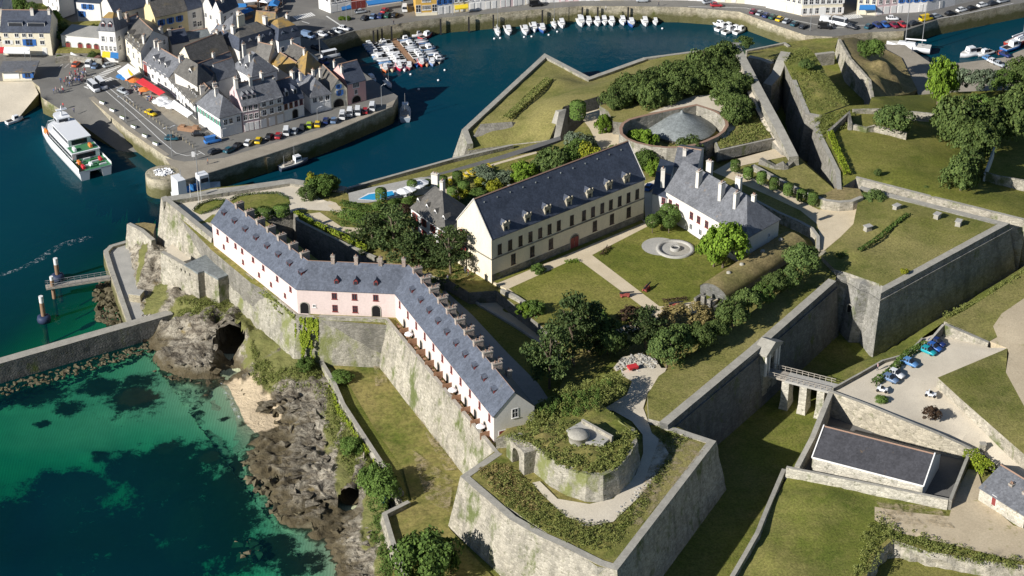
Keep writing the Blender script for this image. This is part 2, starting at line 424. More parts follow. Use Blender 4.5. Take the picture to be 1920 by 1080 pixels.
M['leaf_grey'] = m_leaf('grey_leaf', (.07,.10,.06), (.17,.21,.13))
M['leaf_topiary'] = m_leaf('clipped_leaf', (0.05, 0.09, 0.02), (0.12, 0.185, 0.04))
M['leaf_purple'] = m_leaf('purple_leaf', (.03,.02,.015), (.08,.05,.03))
M['leaf_brush'] = m_leaf('brush_leaf', (0.085, 0.115, 0.025), (0.24, 0.255, 0.075), .1)
M['leaf_ivy'] = m_leaf('ivy_leaf', (.08,.13,.01), (.26,.31,.03), .1)
M['leaf_straw'] = m_leaf('straw_leaf', (.17,.14,.05), (.34,.27,.11), .1)
M['stone_bast'] = m_stone('bastion_stone', (.24,.235,.215), (.34,.325,.29), .4, .12)
M['wood_dark'] = m_plain('dark_red_frame', (.10,.05,.045), .5, .2)
M['stone_light'] = m_stone('light_rubble_stone', (.52,.485,.41), (.62,.58,.49), .18, .08)
def m_worn():
    t = NT('worn_grass'); f = t.ramp(t.noise(.5, 7, rough=.75), [(.46, 0.0), (.62, .8)]); t.l(f, t.b.inputs['Alpha'])
    return t.done(t.mix(t.noise(1.2, 5), (.34,.27,.16), (.48,.39,.25)), .95)
M['worn'] = m_worn()
# ================= SETTING: sea, cliffs, terraces =================
def interp_field(ctrl):
    "linear interpolation over world-space control points"
    pts = [Vector((p.x, p.y)) for p in ctrl]
    vo, eo, fo, ov, oe, of = delaunay_2d_cdt(pts, [], [], 0, 1e-4)
    zz = [max(ctrl[i].z for i in o) for o in ov]
    T = np.array([[vo[i].x, vo[i].y, zz[i]] for f in fo for i in f]).reshape(-1, 3, 3)
    def f(x, y):
        x = np.asarray(x); y = np.asarray(y); out = np.full(x.shape, np.nan)
        for a, b, c in T:
            d = (b[1]-c[1])*(a[0]-c[0])+(c[0]-b[0])*(a[1]-c[1])
            if abs(d) < 1e-9: continue
            u = ((b[1]-c[1])*(x-c[0])+(c[0]-b[0])*(y-c[1]))/d; v = ((c[1]-a[1])*(x-c[0])+(a[0]-c[0])*(y-c[1]))/d
            k = (u >= -1e-6) & (v >= -1e-6) & (u+v <= 1+1e-6); out[k] = u[k]*a[2]+v[k]*b[2]+(1-u[k]-v[k])*c[2]
        return out
    return f
def gridmesh(name, x0, x1, y0, y1, step, zf, keep=None, attrs=None, mat=None):
    xs = np.arange(x0, x1+step, step); ys = np.arange(y0, y1+step, step); gx, gy = np.meshgrid(xs, ys)
    z = zf(gx, gy); ok = ~np.isnan(z)
    if keep is not None: ok &= keep(gx, gy, z)
    idx = np.full(gx.shape, -1); idx[ok] = np.arange(ok.sum())
    vs = np.stack([gx[ok], gy[ok], z[ok]], 1); q = (idx[:-1,:-1] >= 0)&(idx[1:,:-1] >= 0)&(idx[:-1,1:] >= 0)&(idx[1:,1:] >= 0)
    fs = np.stack([idx[:-1,:-1][q], idx[:-1,1:][q], idx[1:,1:][q], idx[1:,:-1][q]], 1)
    me = bpy.data.meshes.new(name); me.from_pydata(vs.tolist(), [], fs.tolist())
    me.polygons.foreach_set('use_smooth', [True]*len(me.polygons))
    for k, fn in (attrs or {}).items():
        a = me.attributes.new(k, 'FLOAT', 'POINT'); a.data.foreach_set('value', np.asarray(fn(vs[:,0], vs[:,1], vs[:,2]), dtype=np.float32))
    me.materials.append(mat); return link(name, me)
def blobs(items, z):
    "soft mask in plan from ellipses given in photo px"
    L = []
    for px, py, rx, ry in items:
        c = P(px, py, z); a = (P(px+rx, py, z)-c).length; b = (P(px, py-ry, z)-c).length; L.append((c.x, c.y, a, b))
    def f(x, y, _=None):
        m = np.zeros(np.shape(x))
        for cx, cy, a, b in L: m = np.maximum(m, np.exp(-(((x-cx)/a)**2+((y-cy)/b)**2)*.9))
        return m
    return f
# --- seabed (seen through the water) and sea ---
SB = [(-150,300,-24),(60,330,-24),(150,420,-20),(250,430,-14),(200,520,-8),(190,600,-4),(280,620,-1.2),(60,560,-16),(-150,600,-24),(0,740,-3.6),(100,715,-2.6),(200,690,-2.2),(300,672,-.9),
 (350,720,-.7),(420,725,-.3),(440,790,-.5),(470,830,-.6),(380,780,-1.0),(300,790,-1.6),(200,800,-2.0),(100,800,-2.4),(0,790,-2.8),(-150,780,-3.5),(0,860,-3.0),(120,850,-2.6),(200,870,-2.9),
 (240,850,-3.2),(330,850,-2.6),(420,850,-1.8),(450,900,-1.2),(320,900,-3.6),(200,920,-5),(60,900,-4.5),(-150,900,-6),(100,1000,-6.5),(0,1080,-5),(150,1060,-5),(300,1000,-5),(430,960,-2.6),(480,990,-1.8),(450,1050,-2.8),(560,1040,-.9),(600,1080,-.7),(350,1090,-5),(200,1160,-7),(600,1180,-1.5),(-200,1160,-8),
 (520,900,0),(600,900,0),(560,760,0),(640,700,0),(420,680,.2),(300,600,0),(260,480,-2),(330,420,-3),(700,1180,0),(-200,300,-24)]
sbf = interp_field([P(*p) for p in SB])
WEED = [(250,755,62,34),(130,768,34,17),(80,796,18,8),(60,740,90,24),(190,730,60,20),(265,720,40,12),(395,860,45,26),(310,880,110,50),(330,850,60,25),(300,910,70,40),(240,870,60,30),(120,885,70,12),(90,950,140,60),(200,980,160,70),(330,960,130,60),(330,1030,90,70),(20,960,90,60),(60,1110,150,30),(420,990,80,70),(450,880,40,20),(460,1040,60,40),(520,1040,50,30),(560,1070,60,30),(230,1080,110,28),(370,760,10,5),(440,765,12,5),(420,800,14,5),(190,855,30,10),(115,690,80,14),(360,905,60,30),(40,1010,220,110),(260,1050,200,90),(420,930,70,50),(130,900,110,28)]
wm = blobs(WEED, -2.5)
RED = blobs([(310,830,30,14),(300,900,40,18),(340,980,40,60),(255,745,45,18),(395,855,25,12),(280,740,30,14),(450,1060,30,15),(470,1030,14,12)], -1.5)
t = NT('seabed_ground')
aw = t.n('ShaderNodeAttribute', attribute_name='weed').outputs['Fac']; ar = t.n('ShaderNodeAttribute', attribute_name='kelp').outputs['Fac']
k = t.ramp(t.math('ADD', aw, t.math('MULTIPLY', t.math('SUBTRACT', t.noise(.34, 9, rough=.8), .5), 2.1)), [(.42, 0.0), (.66, 1.0)])
sandc = t.mix(t.noise(.5, 5), (.50,.53,.33), (.64,.66,.44))
rip = t.n('ShaderNodeTexWave'); rip.inputs['Scale'].default_value = .55; rip.inputs['Distortion'].default_value = 3.5; rip.inputs['Detail'].default_value = 2; t.l(t.pos, rip.inputs['Vector'])
sandc = t.mix(1.0, sandc, t.ramp(rip.outputs['Fac'], [(0, .86), (1, 1.05)]), 'MULTIPLY')
rk = t.ramp(t.math('ADD', ar, t.math('SUBTRACT', t.noise(.35, 6, rough=.75), .5)), [(.42, 0.0), (.6, 1.0)])
weedc = t.mix(rk, t.mix(t.noise(.9, 5), (.010,.015,.012), (.050,.040,.022)), t.mix(t.noise(.8, 5, rough=.7), (.05,.02,.012), (.17,.06,.03)))
M['seabed'] = t.done(t.mix(k, sandc, weedc), .95)
def sbz(x, y):
    z = sbf(x, y); n = np.vectorize(lambda a, b: fbm(a*.22, b*.22, 1.0))(x, y)
    return z + np.where(wm(x, y) > .35, np.abs(n)*.9, n*.15)
a_, b_ = P(-150, 300, -9), P(650, 1150, 0)
o = gridmesh('seabed', -150, 8, 255, 470, 1.4, sbz, None, {'weed': wm, 'kelp': RED}, M['seabed']); tag(o, kind='structure')
t = NT('sea_water')
ad = t.n('ShaderNodeAttribute', attribute_name='depth').outputs['Fac']
T_ = lambda kk: t.math('EXPONENT', t.math('MULTIPLY', ad, -kk))
tr = t.n('ShaderNodeBsdfTransparent'); cc = t.n('ShaderNodeCombineColor'); t.l(T_(.50), cc.inputs[0]); t.l(T_(.07), cc.inputs[1]); t.l(T_(.14), cc.inputs[2]); t.l(cc.outputs[0], tr.inputs[0])
df = t.n('ShaderNodeBsdfDiffuse'); t.l(t.mix(t.ramp(t.noise(.018, 4, dist=.5), [(.35, 0.0), (.65, 1.0)]), (.0015,.047,.080), (.003,.060,.080)), df.inputs[0])
mx = t.n('ShaderNodeMixShader'); t.l(t.math('SUBTRACT', 1.0, T_(.075)), mx.inputs[0]); t.l(tr.outputs[0], mx.inputs[1]); t.l(df.outputs[0], mx.inputs[2])
gl = t.n('ShaderNodeBsdfGlossy'); gl.inputs['Roughness'].default_value = .12
fr = t.n('ShaderNodeFresnel'); fr.inputs['IOR'].default_value = 1.33
bp = t.n('ShaderNodeBump'); bp.inputs['Strength'].default_value = .6; bp.inputs['Distance'].default_value = .25
t.l(t.math('ADD', t.noise(.55, 4, stretch=(1, .55, 1)), t.math('MULTIPLY', t.noise(.12, 2), .8)), bp.inputs['Height'])
for q in (gl.inputs['Normal'], fr.inputs['Normal']): t.l(bp.outputs[0], q)
m2 = t.n('ShaderNodeMixShader'); t.l(t.math('MULTIPLY', fr.outputs[0], .55), m2.inputs[0]); t.l(mx.outputs[0], m2.inputs[1]); t.l(gl.outputs[0], m2.inputs[2]); t.l(m2.outputs[0], t.out.inputs[0])
M['sea'] = t.m
def depth(x, y, z):
    d = -sbf(x, y); d = np.where(np.isnan(d), 22, d); return np.clip(d, 0.05, 24)
o = gridmesh('water', -420, 420, 150, 980, 2.5, lambda x, y: x*0.0, None, {'depth': depth}, M['sea']); tag(o, kind='structure')
# surf on the little beach and a boat's wake, thin broken foam lying on the water
def m_foam():
    t = NT('sea_foam'); f = t.ramp(t.noise(.8, 7, rough=.8), [(.52, 0.0), (.68, .75)])
    t.l(f, t.b.inputs['Alpha']); return t.done((.80,.84,.86), .8)
M['foam'] = m_foam()
for pts in ([(412,715),(424,716),(432,738),(446,768),(452,786),(444,786),(434,764),(418,738)], [(-10,515),(20,508),(60,490),(100,462),(125,452),(118,462),(80,488),(40,506),(-10,522)], [(125,452),(175,440),(178,444),(128,462)]):
    sheet('surf' if pts[0][0] > 300 else 'wake', pts, .04, M['foam'], bump=0, kind='structure')

# --- sea cliff ---
CL = [(325,590,4),(300,602,3.5),(270,590,3.2),(297,540,5),(330,560,7),(372,575,7),(432,570,7.5),(400,575,7.5),(320,520,6),(300,480,8.5),(285,462,8.5),(262,470,6.5),(252,500,4),(258,540,3.4),(270,565,3.4),
 (235,430,4.5),(240,452,3.3),(330,600,5.5),(345,640,2.0),(350,612,5),(390,600,6.5),(405,625,3),(400,660,3),(375,640,4.2),(330,640,2.2),(290,640,1),(300,665,2.4),(340,680,2.8),(385,688,2.4),(410,700,.9),(402,716,-.5),(350,714,-.6),(300,697,-.6),(270,664,-.8),(282,626,-.4),(310,622,.5),
 (430,703,.5),(430,668,.5),(410,692,.5),(452,692,.7),(408,604,7),(430,598,7.6),(455,604,7.6),(470,640,6),(463,682,2.4),(476,665,5),
 (440,715,.3),(428,724,.0),(447,762,.05),(470,772,.6),(500,762,.9),(520,782,.8),(462,802,-.1),(492,815,.2),(450,732,.6),(465,702,1.2),(418,742,-.6),(438,792,-.7),(430,832,-1.4),
 (500,640,6.7),(520,690,5.5),(560,700,6),(590,690,6.2),(600,680,6.3),(480,702,3),(500,716,3),(540,726,4.2),(600,720,5.5),(500,745,1.5),(540,760,2.5),(580,750,3),(605,740,4.5),(520,640,7),(560,670,6.8),(480,600,7),(450,575,7.2),(560,590,7),(600,640,6.4),
 (612,742,5),(640,800,4.5),(662,850,4.5),(700,910,5),(722,950,5.5),(722,1000,5),(742,1060,5),(760,1130,5),(560,800,2),(600,800,3),(570,860,2),(612,860,3.2),(540,800,1.2),(590,920,2.2),(622,915,3.4),(520,800,.6),(508,840,.9),(485,856,1.0),(530,870,.9),(480,882,.4),(462,865,-.5),(448,882,-1.6),
 (500,900,1.0),(530,910,1.6),(560,930,2.0),(600,960,1.5),(640,925,3.2),(650,965,.8),(560,970,1.0),(530,978,.2),(516,990,-1.0),(580,1006,.1),(620,1000,.5),(588,1024,-.9),(640,1020,1),(660,1060,1.5),(618,1052,-.8),(618,1100,-.9),(690,980,3.5),(680,1030,3),(690,1100,3.5),(645,1100,.8),(700,1160,3),(640,1160,-.6),(480,930,-1.2),(455,905,-1.8),(640,900,4.2),(665,905,4.4)]
clf = interp_field([P(*p) for p in CL])
sandm = blobs([(465,750,32,35),(500,785,34,24),(440,720,14,10),(470,800,26,10),(482,770,34,26),(425,765,42,48),(438,815,34,26),(415,735,26,20)], .5)
GRS = blobs([(520,685,60,26),(575,695,40,20),(500,645,50,28),(360,580,50,16),(420,580,30,14),(290,560,26,24),(262,500,8,20),(650,850,22,70),(625,770,18,60),(700,950,26,70),(720,1050,22,60),(470,612,30,20),(300,540,20,14),(270,480,10,14)], 5.5)
t = NT('cliff_rock')
z = t.sep(t.pos)[2]; nz = t.sep(t.n('ShaderNodeNewGeometry').outputs['Normal'])[2]
rot = t.n('ShaderNodeMapping'); rot.inputs['Rotation'].default_value = (.5, .35, .7); t.l(t.pos, rot.inputs['Vector'])
st = t.noise(.30, 8, vec=rot.outputs[0], rough=.68, dist=.5, stretch=(.45, 2.6, 1.6))
rockc = t.ramp(st, [(.32, (.07,.06,.048)), (.42, (.19,.16,.12)), (.54, (.37,.33,.26)), (.68, (.50,.45,.36)), (.80, (.56,.46,.32))])
big = t.noise(.09, 5, rough=.65); rockc = t.mix(1.0, rockc, t.ramp(big, [(.35, .6), (.62, 1.15)]), 'MULTIPLY')
crk = t.math('ABSOLUTE', t.math('SUBTRACT', t.noise(.42, 6, vec=rot.outputs[0], rough=.6, dist=1.5, stretch=(.6, 1.8, 1.2)), .5)); rockc = t.mix(1.0, rockc, t.ramp(crk, [(0, .25), (.035, 1.0)]), 'MULTIPLY')
yl = t.ramp(t.noise(.3, 5), [(.62, 0.0), (.72, .6)]); rockc = t.mix(yl, rockc, (.36,.27,.10))
wet = t.ramp(t.math('ADD', z, t.math('MULTIPLY', t.math('SUBTRACT', t.noise(.25, 5, rough=.7), .5), 3.6)), [(.35, 1.0), (.62, 0.0)])
wetm = t.n('ShaderNodeMapRange'); wetm.inputs[1].default_value = 1.3; wetm.inputs[2].default_value = 3.2; wetm.inputs[3].default_value = 1; wetm.inputs[4].default_value = 0
t.l(t.math('ADD', z, t.math('MULTIPLY', t.math('SUBTRACT', t.noise(.25, 5, rough=.7), .5), 3.6)), wetm.inputs[0])
rockc = t.mix(t.math('MULTIPLY', wetm.outputs[0], .9), rockc, t.mix(t.noise(1.2, 6, rough=.7), (.035,.03,.015), (.15,.115,.06)))
gm = t.n('ShaderNodeAttribute', attribute_name='grass').outputs['Fac']; sm_ = t.n('ShaderNodeAttribute', attribute_name='sand').outputs['Fac']
gk = t.ramp(t.math('ADD', gm, t.math('MULTIPLY', t.math('SUBTRACT', t.noise(.4, 6, rough=.7), .5), .9)), [(.42, 0.0), (.56, 1.0)])
c = t.mix(gk, rockc, t.mix(t.noise(.6, 5, rough=.7), (.10,.12,.03), (.26,.24,.09)))
skk = t.ramp(t.math('ADD', sm_, t.math('MULTIPLY', t.math('SUBTRACT', t.noise(.4, 5), .5), .35)), [(.45, 0.0), (.55, 1.0)])
uw = t.n('ShaderNodeMapRange'); uw.inputs[1].default_value = -.55; uw.inputs[2].default_value = -.15; uw.inputs[3].default_value = 1; uw.inputs[4].default_value = 0; t.l(z, uw.inputs[0])
uc = t.mix(t.ramp(t.noise(.25, 7, rough=.75), [(.47, 0.0), (.54, 1.0)]), (.56,.56,.36), (.03,.035,.02))
c = t.mix(uw.outputs[0], c, uc)
c = t.mix(skk, c, t.mix(t.noise(.7, 4), (.52,.41,.27), (.64,.52,.36)))
t.bump(t.math('ADD', t.math('MULTIPLY', st, 1.5), t.noise(1.6, 6, rough=.7)), .8, .5)
M['cliff'] = t.done(c, .9)
CAVES = [(P(434, 634, 3.6), 3.3, 3.5), (P(656, 926, 2.2), 1.8, 1.9)]
def clz(x, y):
    z = clf(x, y); s = sandm(x, y); g = GRS(x, y)
    def nf(a, b): return 1.25*(noise.ridged_multi_fractal(Vector((a*.13+b*.06, b*.22-a*.05, 4.2)), .85, 2.1, 6, 1.0, 2.0)-1.1) + .7*fbm(a*.45, b*.45, 2.2)
    n = np.vectorize(nf)(x, y)
    low = np.clip((z+1.2)/1.4, 0, 1)
    return z + n*np.where(s > .45, .05, 1)*np.where(g > .5, .35, 1)*(.35+.65*low)
def ck(x, y, z):
    k = np.ones(x.shape, bool)
    for c, a, b in CAVES: k &= ~((((x-c.x)/a)**2 + ((z-c.z)/b)**2 < 1) & (np.abs(y-c.y) < 3.2))
    return k
o = gridmesh('sea_cliff', -112, -12, 258, 402, .5, clz, ck, {'grass': lambda x,y,z: GRS(x,y), 'sand': lambda x,y,z: sandm(x,y)}, M['cliff']); tag(o, kind='structure')
mb = MB()
for c, a, b in CAVES:                       # the two sea caves: rough tunnels running back into the cliff
    N = 20; rings = []
    for i in range(9):
        f = 1.12*(1-.05*i); 
        rings.append([(c.x + a*f*math.cos(2*math.pi*k/N)*(1+.12*fbm(k*.9, i*.7)) + .3*i, c.y - .9 + i*1.9, max(.2, c.z + b*f*math.sin(2*math.pi*k/N)*(1+.12*fbm(k*.9, i*.7, 5)))) for k in range(N)])
    vs = [p for r_ in rings for p in r_]; mb.poly(vs, [(i*N+k, i*N+(k+1)%N, (i+1)*N+(k+1)%N, (i+1)*N+k) for i in range(8) for k in range(N)], 0, True)
    mb.face(rings[-1])
tag(mb.build('cave_rock', M['cliff']), kind='structure')

# ================= terraces, ditches, lawns =================
sheet('ditch_floor', [(596,680),(640,640),(700,560),(700,400),(1000,330),(1330,190),(1445,125),(1500,110),(1560,110),(1620,140),(1730,190),(1800,195),(1990,180),(1990,1180),(700,1180),(748,1040),(760,950),(700,850),(650,770),(612,720)], 6, M['ditch'], skirt=-1, grid=4, bump=.12, skirt_mat=M['stone_moss'])
sheet('lower_terrace', [(612,672),(722,668),(800,770),(874,890),(842,990),(940,1100),(980,1180),(800,1180),(742,1045),(716,965),(772,938),(756,880),(700,800),(655,722)], 6.3, M['rough'], grid=2, bump=.16)
# the citadel platform with its sunk inner ditch and lower street left open
HOLE = [(490,408),(548,399),(556,413),(640,455),(700,482),(790,512),(840,524),(880,548),(930,545),(1010,607),(1045,640),(1060,700),(1035,765),(985,778),(900,640),(810,520),(760,506),(600,490)]
sheet('citadel_ground', [(302,373),(400,352),(545,338),(640,352),(652,364),(800,334),(940,296),(1010,283),(1060,262),(1130,196),(1380,110),(1496,292),(1568,356),(1600,480),(1560,530),(1420,665),(1260,800),(1010,830),(925,850),(735,610),(600,600),(470,530),(398,470)], 16.5, M['rough'], grid=3, bump=.12, holes=[HOLE], skirt=5, skirt_mat=M['stone_grey'])
sheet('inner_ditch_floor', [(480,420),(540,395),(900,540),(960,560),(1070,640),(1060,800),(960,790),(860,640),(760,560),(640,540)], 9.5, M['ditch'], grid=4)
sheet('lower_street', [(790,545),(830,532),(880,546),(935,548),(1012,612),(1046,645),(1060,705),(1040,775),(985,775),(880,620)], 13.6, M['lawn'], grid=3, skirt=9)
sheet('street_pavement', [(800,548),(835,545),(885,590),(950,660),(1010,720),(1040,765),(1000,775),(900,660)], 13.64, M['concrete'], bump=0)
sheet('ramp_path', [(858,536),(905,530),(930,548),(985,588),(1040,635),(1020,645),(960,606),(900,570)], 13.64, M['gravel'], bump=0)
# west plaza and parterre
sheet('plaza', [(303,374),(400,354),(530,341),(560,341),(575,352),(600,372),(640,388),(625,396),(560,392),(545,400),(500,402),(480,410),(440,400),(400,440)], 16.56, M['gravel2'], bump=.03)
for i, p in enumerate(([(362,396),(372,383),(395,376),(418,374),(425,378),(412,388),(392,396),(374,402)], [(430,378),(445,368),(480,364),(520,363),(542,372),(544,382),(520,392),(470,398),(440,392)], [(383,414),(398,402),(410,402),(404,414),(392,418)])):
    sheet('parterre_lawn', p, 16.60, M['green'], bump=0)
# gardens between the barracks ditch and the arsenal
sheet('garden_path', [(568,402),(600,398),(640,425),(680,428),(672,438),(632,436),(600,424)], 16.56, M['gravel'], bump=0)
sheet('garden_path', [(616,376),(630,380),(640,392),(662,396),(660,400),(632,398),(615,386)], 16.56, M['gravel'], bump=0)
sheet('pool_terrace', [(653,362),(700,350),(790,332),(818,333),(826,350),(800,364),(740,372),(690,380),(655,380)], 16.6, M['concrete'], bump=0)
sheet('garden_gravel', [(830,355),(850,352),(880,372),(870,390),(840,380)], 16.56, M['gravel'], bump=0)
sheet('garden_gravel', [(810,332),(826,334),(833,350),(822,352)], 16.58, M['gravel'], bump=0)
sheet('garden_lawn', [(816,330),(940,300),(1000,288),(1010,292),(945,315),(860,340),(828,344)], 16.56, M['lawn'], bump=0)
sheet('garden_lawn', [(620,372),(650,378),(655,392),(700,386),(770,372),(775,384),(720,400),(650,404),(625,396)], 16.54, M['lawn'], bump=0)
# courtyard
sheet('courtyard_gravel', [(925,530),(1204,414),(1232,404),(1246,425),(1290,470),(1400,500),(1330,580),(1245,600),(1130,640),(1040,610),(985,565),(950,542)], 16.98, M['gravel'], bump=0, skirt=13)
sheet('courtyard_lawn', [(954,541),(1076,486),(1092,492),(1208,578),(1190,600),(1130,630),(1060,620),(1010,600),(985,566)], 17.0, M['lawn'], bump=.0)
sheet('courtyard_lawn', [(1110,478),(1213,425),(1262,396),(1292,436),(1340,470),(1395,498),(1330,560),(1250,574),(1236,574)], 17.0, M['lawn'], bump=.0)
sheet('house_border', [(926,528),(1202,411),(1208,417),(932,531)], 17.01, M['lawn'], bump=0)
# alley between the two houses, terraces behind the right house
sheet('alley', [(1206,346),(1245,330),(1250,420),(1210,412)], 17.0, M['gravel2'], bump=0)
sheet('tower_path', [(1085,215),(1120,205),(1140,205),(1180,232),(1165,260),(1200,285),(1258,290),(1262,305),(1230,305),(1165,300),(1148,285),(1135,292),(1120,270),(1105,240)], 16.58, M['gravel'], bump=0)
UP = 18.0
sheet('upper_terrace', [(1330,330),(1388,300),(1440,284),(1490,292),(1500,300),(1568,358),(1612,360),(1620,420),(1580,470),(1530,470),(1528,440),(1500,420),(1455,395),(1380,352)], UP, M['turf'], skirt=14, skirt_mat=M['stone'], bump=.05)
sheet('terrace_path', [(1336,322),(1375,300),(1470,274),(1492,290),(1440,300),(1392,310),(1375,318),(1460,356),(1535,393),(1612,384),(1632,392),(1600,420),(1575,445),(1545,470),(1528,470),(1537,440),(1532,420),(1500,394),(1440,366),(1380,340)], UP+.05, M['gravel'], bump=0)
sheet('east_bastion_lawn', [(1612,362),(1620,352),(1890,418),(1652,548),(1648,532),(1590,512),(1565,505),(1540,480),(1565,455),(1600,420)], 19.5, M['turf'], skirt=6, skirt_mat=M['stone'], grid=2.2, bump=.10, extra=[(1600,470,20.3),(1680,420,20.3),(1700,400,20.2)])
sheet('gate_curtain_lawn', [(1540,478),(1570,505),(1565,530),(1420,660),(1255,795),(1216,785),(1214,740),(1235,705),(1330,640),(1430,570),(1500,520)], 18.5, M['turf'], skirt=6, skirt_mat=M['stone'], grid=2.2, bump=.08)
# bottom bastion
SBZ = 17.3
sheet('south_bastion_ground', [(935,840),(985,800),(1010,770),(1100,720),(1170,690),(1230,700),(1260,796),(1338,830),(1155,1068),(1120,1062),(865,893)], SBZ, M['rough'], skirt=6, skirt_mat=M['stone'], grid=2, bump=.14)
sheet('bastion_track', [(1160,700),(1180,690),(1250,690),(1240,712),(1215,735),(1206,765),(1215,790),(1222,812),(1240,826),(1254,850),(1235,880),(1200,930),(1150,978),(1110,985),(1060,968),(1020,930),(998,905),(1012,902),(1045,935),(1105,945),(1150,935),(1192,890),(1206,850),(1205,815),(1185,790),(1150,770),(1130,768),(1175,740),(1185,715)], SBZ+.17, M['gravel2'], bump=.03)
sheet('bastion_edge_lawn', [(1254,812),(1330,834),(1160,1058),(1128,1045),(1180,985),(1240,900),(1262,855)], SBZ+.16, M['turf'], bump=.03)
# lower right: yard, glacis, car park, meadows
sheet('glacis', [(1478,893),(1780,945),(1815,865),(1845,880),(1930,925),(1990,950),(1990,1068),(1850,1052),(1740,1034),(1674,1012),(1642,1040),(1612,1110),(1590,1200),(1350,1200),(1385,1068),(1446,950)], 8.5, M['green'], skirt=5, skirt_mat=M['stone_moss'], grid=2.5, bump=.2, extra=[(1500,930,10.2),(1560,920,10),(1530,1000,9.4),(1470,1060,9.2),(1600,1010,8.6),(1450,1040,9.6),(1640,1020,8.4)])
sheet('dirt_track', [(1640,950),(1700,960),(1780,968),(1790,930),(1815,880),(1832,880),(1850,940),(1900,985),(1990,1010),(1990,1060),(1900,1050),(1780,1020),(1690,1000),(1640,975)], 8.74, M['earth'], bump=.12)
sheet('barn_yard', [(1478,890),(1500,860),(1562,760),(1760,830),(1830,845),(1812,860),(1778,940)], 8.3, M['asphalt'], skirt=5, bump=0)
sheet('counterscarp_slope', [(1480,720,6),(1558,728,12.7),(1613,699,12.7),(1653,675,12.7),(1700,662,12.6),(1727,634,12.6),(1770,604,13.6),(1810,585,13.8),(1925,512,13.6),(1995,470,13.6),(1995,440,6),(1905,495,6),(1645,662,6)], 6, M['ditch'], grid=2.2, bump=.12)
sheet('car_park', [(1556,729,12.9),(1613,700,12.9),(1653,676,12.9),(1700,663,12.9),(1727,636,12.9),(1770,620,12.9),(1855,652,12.9),(1889,652,13.4),(1760,725,12.8),(1803,765,12.2),(1930,876,9.6),(1990,930,9),(1990,960,8.7),(1925,918,8.8),(1845,852,9.3),(1780,818,11),(1700,788,12.4),(1620,755,12.8)], 12.9, M['gravel2'], skirt=7, skirt_mat=M['stone'], grid=2.5, bump=.04)
sheet('meadow', [(1770,602,15.0),(1855,640,13.6),(1870,632,13.7),(1862,612,14.2),(1878,588,14.4),(1925,556,14.2),(1990,530,14),(1995,468,13.8),(1925,508,13.9),(1810,582,14.6)], 14, M['turf'], skirt=10, skirt_mat=M['stone_pale'], grid=2, bump=.1)
sheet('meadow_gravel', [(1856,640,13.6),(1870,632,13.7),(1862,612,14.2),(1878,588,14.4),(1925,556,14.2),(1990,530,14),(1990,856,13),(1925,770,13.6),(1886,698,13.6),(1892,660,13.5),(1889,653,13.45)], 14, M['earth'], skirt=9, grid=2.5, bump=.06)
sheet('meadow', [(1758,708,15),(1889,653,13.5),(1886,698,13.6),(1925,770,13.6),(1990,856,13),(1990,908,12),(1925,856,12.6),(1806,752,14.4)], 14, M['turf'], skirt=9, skirt_mat=M['stone_pale'], grid=2, bump=.1)
# north: water-side strip, walk, north bastion
sheet('north_strip', [(560,345),(650,352),(690,341),(848,296),(940,274),(1020,266),(1020,290),(940,296),(803,336),(655,372),(560,362)], 12.0, M['turf'], skirt=-1, skirt_mat=M['stone'], bump=.08)
sheet('north_walk', [(653,362),(800,331),(940,291),(1050,255),(1052,262),(940,300),(803,341),(655,371)], 16.53, M['asphalt'], bump=0, skirt=11, skirt_mat=M['stone_grey'])
sheet('north_path', [(820,338),(940,302),(1005,284),(1008,287),(940,306),(822,342)], 16.6, M['gravel'], bump=0)
sheet('north_bastion_lawn', [(868,244,9.2),(1021,103,9.2),(1105,147,9.2),(1205,111,9.2),(1370,90,12),(1385,102,15.5),(1300,122,15.6),(1150,172,15.8),(1056,200,15.4),(1030,262,12),(950,272,8.6),(878,282,8.2)], 9, M['turf'], skirt=-1, skirt_mat=M['stone'], grid=2.5, bump=.15, extra=[(1050,150,11.5),(980,215,11.2),(930,250,10)])
# long moat east of the tower and the outer works
sheet('ravelin_top', [(1464,104,20),(1472,93,19.5),(1512,86,19.5),(1528,102,19.5),(1552,142,19.5),(1592,196,19.6),(1570,204,20),(1533,218,20),(1512,214,20),(1487,152,20)], 20, M['green'], skirt=5, skirt_mat=M['stone_grey'], grid=2, bump=.3, extra=[(1500,120,20.9),(1540,175,20.6)])
sheet('outer_grounds', [(1592,198,20),(1630,196,19.4),(1634,182,18),(1720,178,12),(1800,172,9),(1995,165,8),(1995,430,18),(1920,414,19),(1760,374,19.6),(1606,334,20),(1570,356,20),(1568,322,20),(1540,265,20),(1527,238,20),(1533,220,20),(1570,206,20.2)], 20, M['lawn'], skirt=5, skirt_mat=M['stone_grey'], grid=3, bump=.3)
sheet('trench_floor', [(1500,95),(1570,90),(1640,160),(1640,200),(1580,200)], 7.5, M['ditch'], bump=.1)
sheet('mound', [(1571,73,11.5),(1600,70,9.5),(1640,82,6),(1690,108,4.6),(1720,168,4.6),(1702,176,7),(1634,186,13),(1627,150,13),(1592,110,13.8)], 8, M['dry'], skirt=3, grid=2, bump=.3, extra=[(1655,112,14.5),(1640,140,14),(1675,140,11)])
sheet('canal_bank', [(1400,108,8),(1404,96,5),(1470,80,5),(1530,72,5),(1572,71,6),(1562,100,7),(1512,100,8),(1464,112,8)], 6, M['rough'], skirt=-1, skirt_mat=M['stone_grey'], grid=2, bump=.2)
sheet('counterscarp_foot', [(1440,155),(1496,150),(1600,390),(1500,400),(1400,190)], 8, M['ditch'], bump=.1, grid=4)
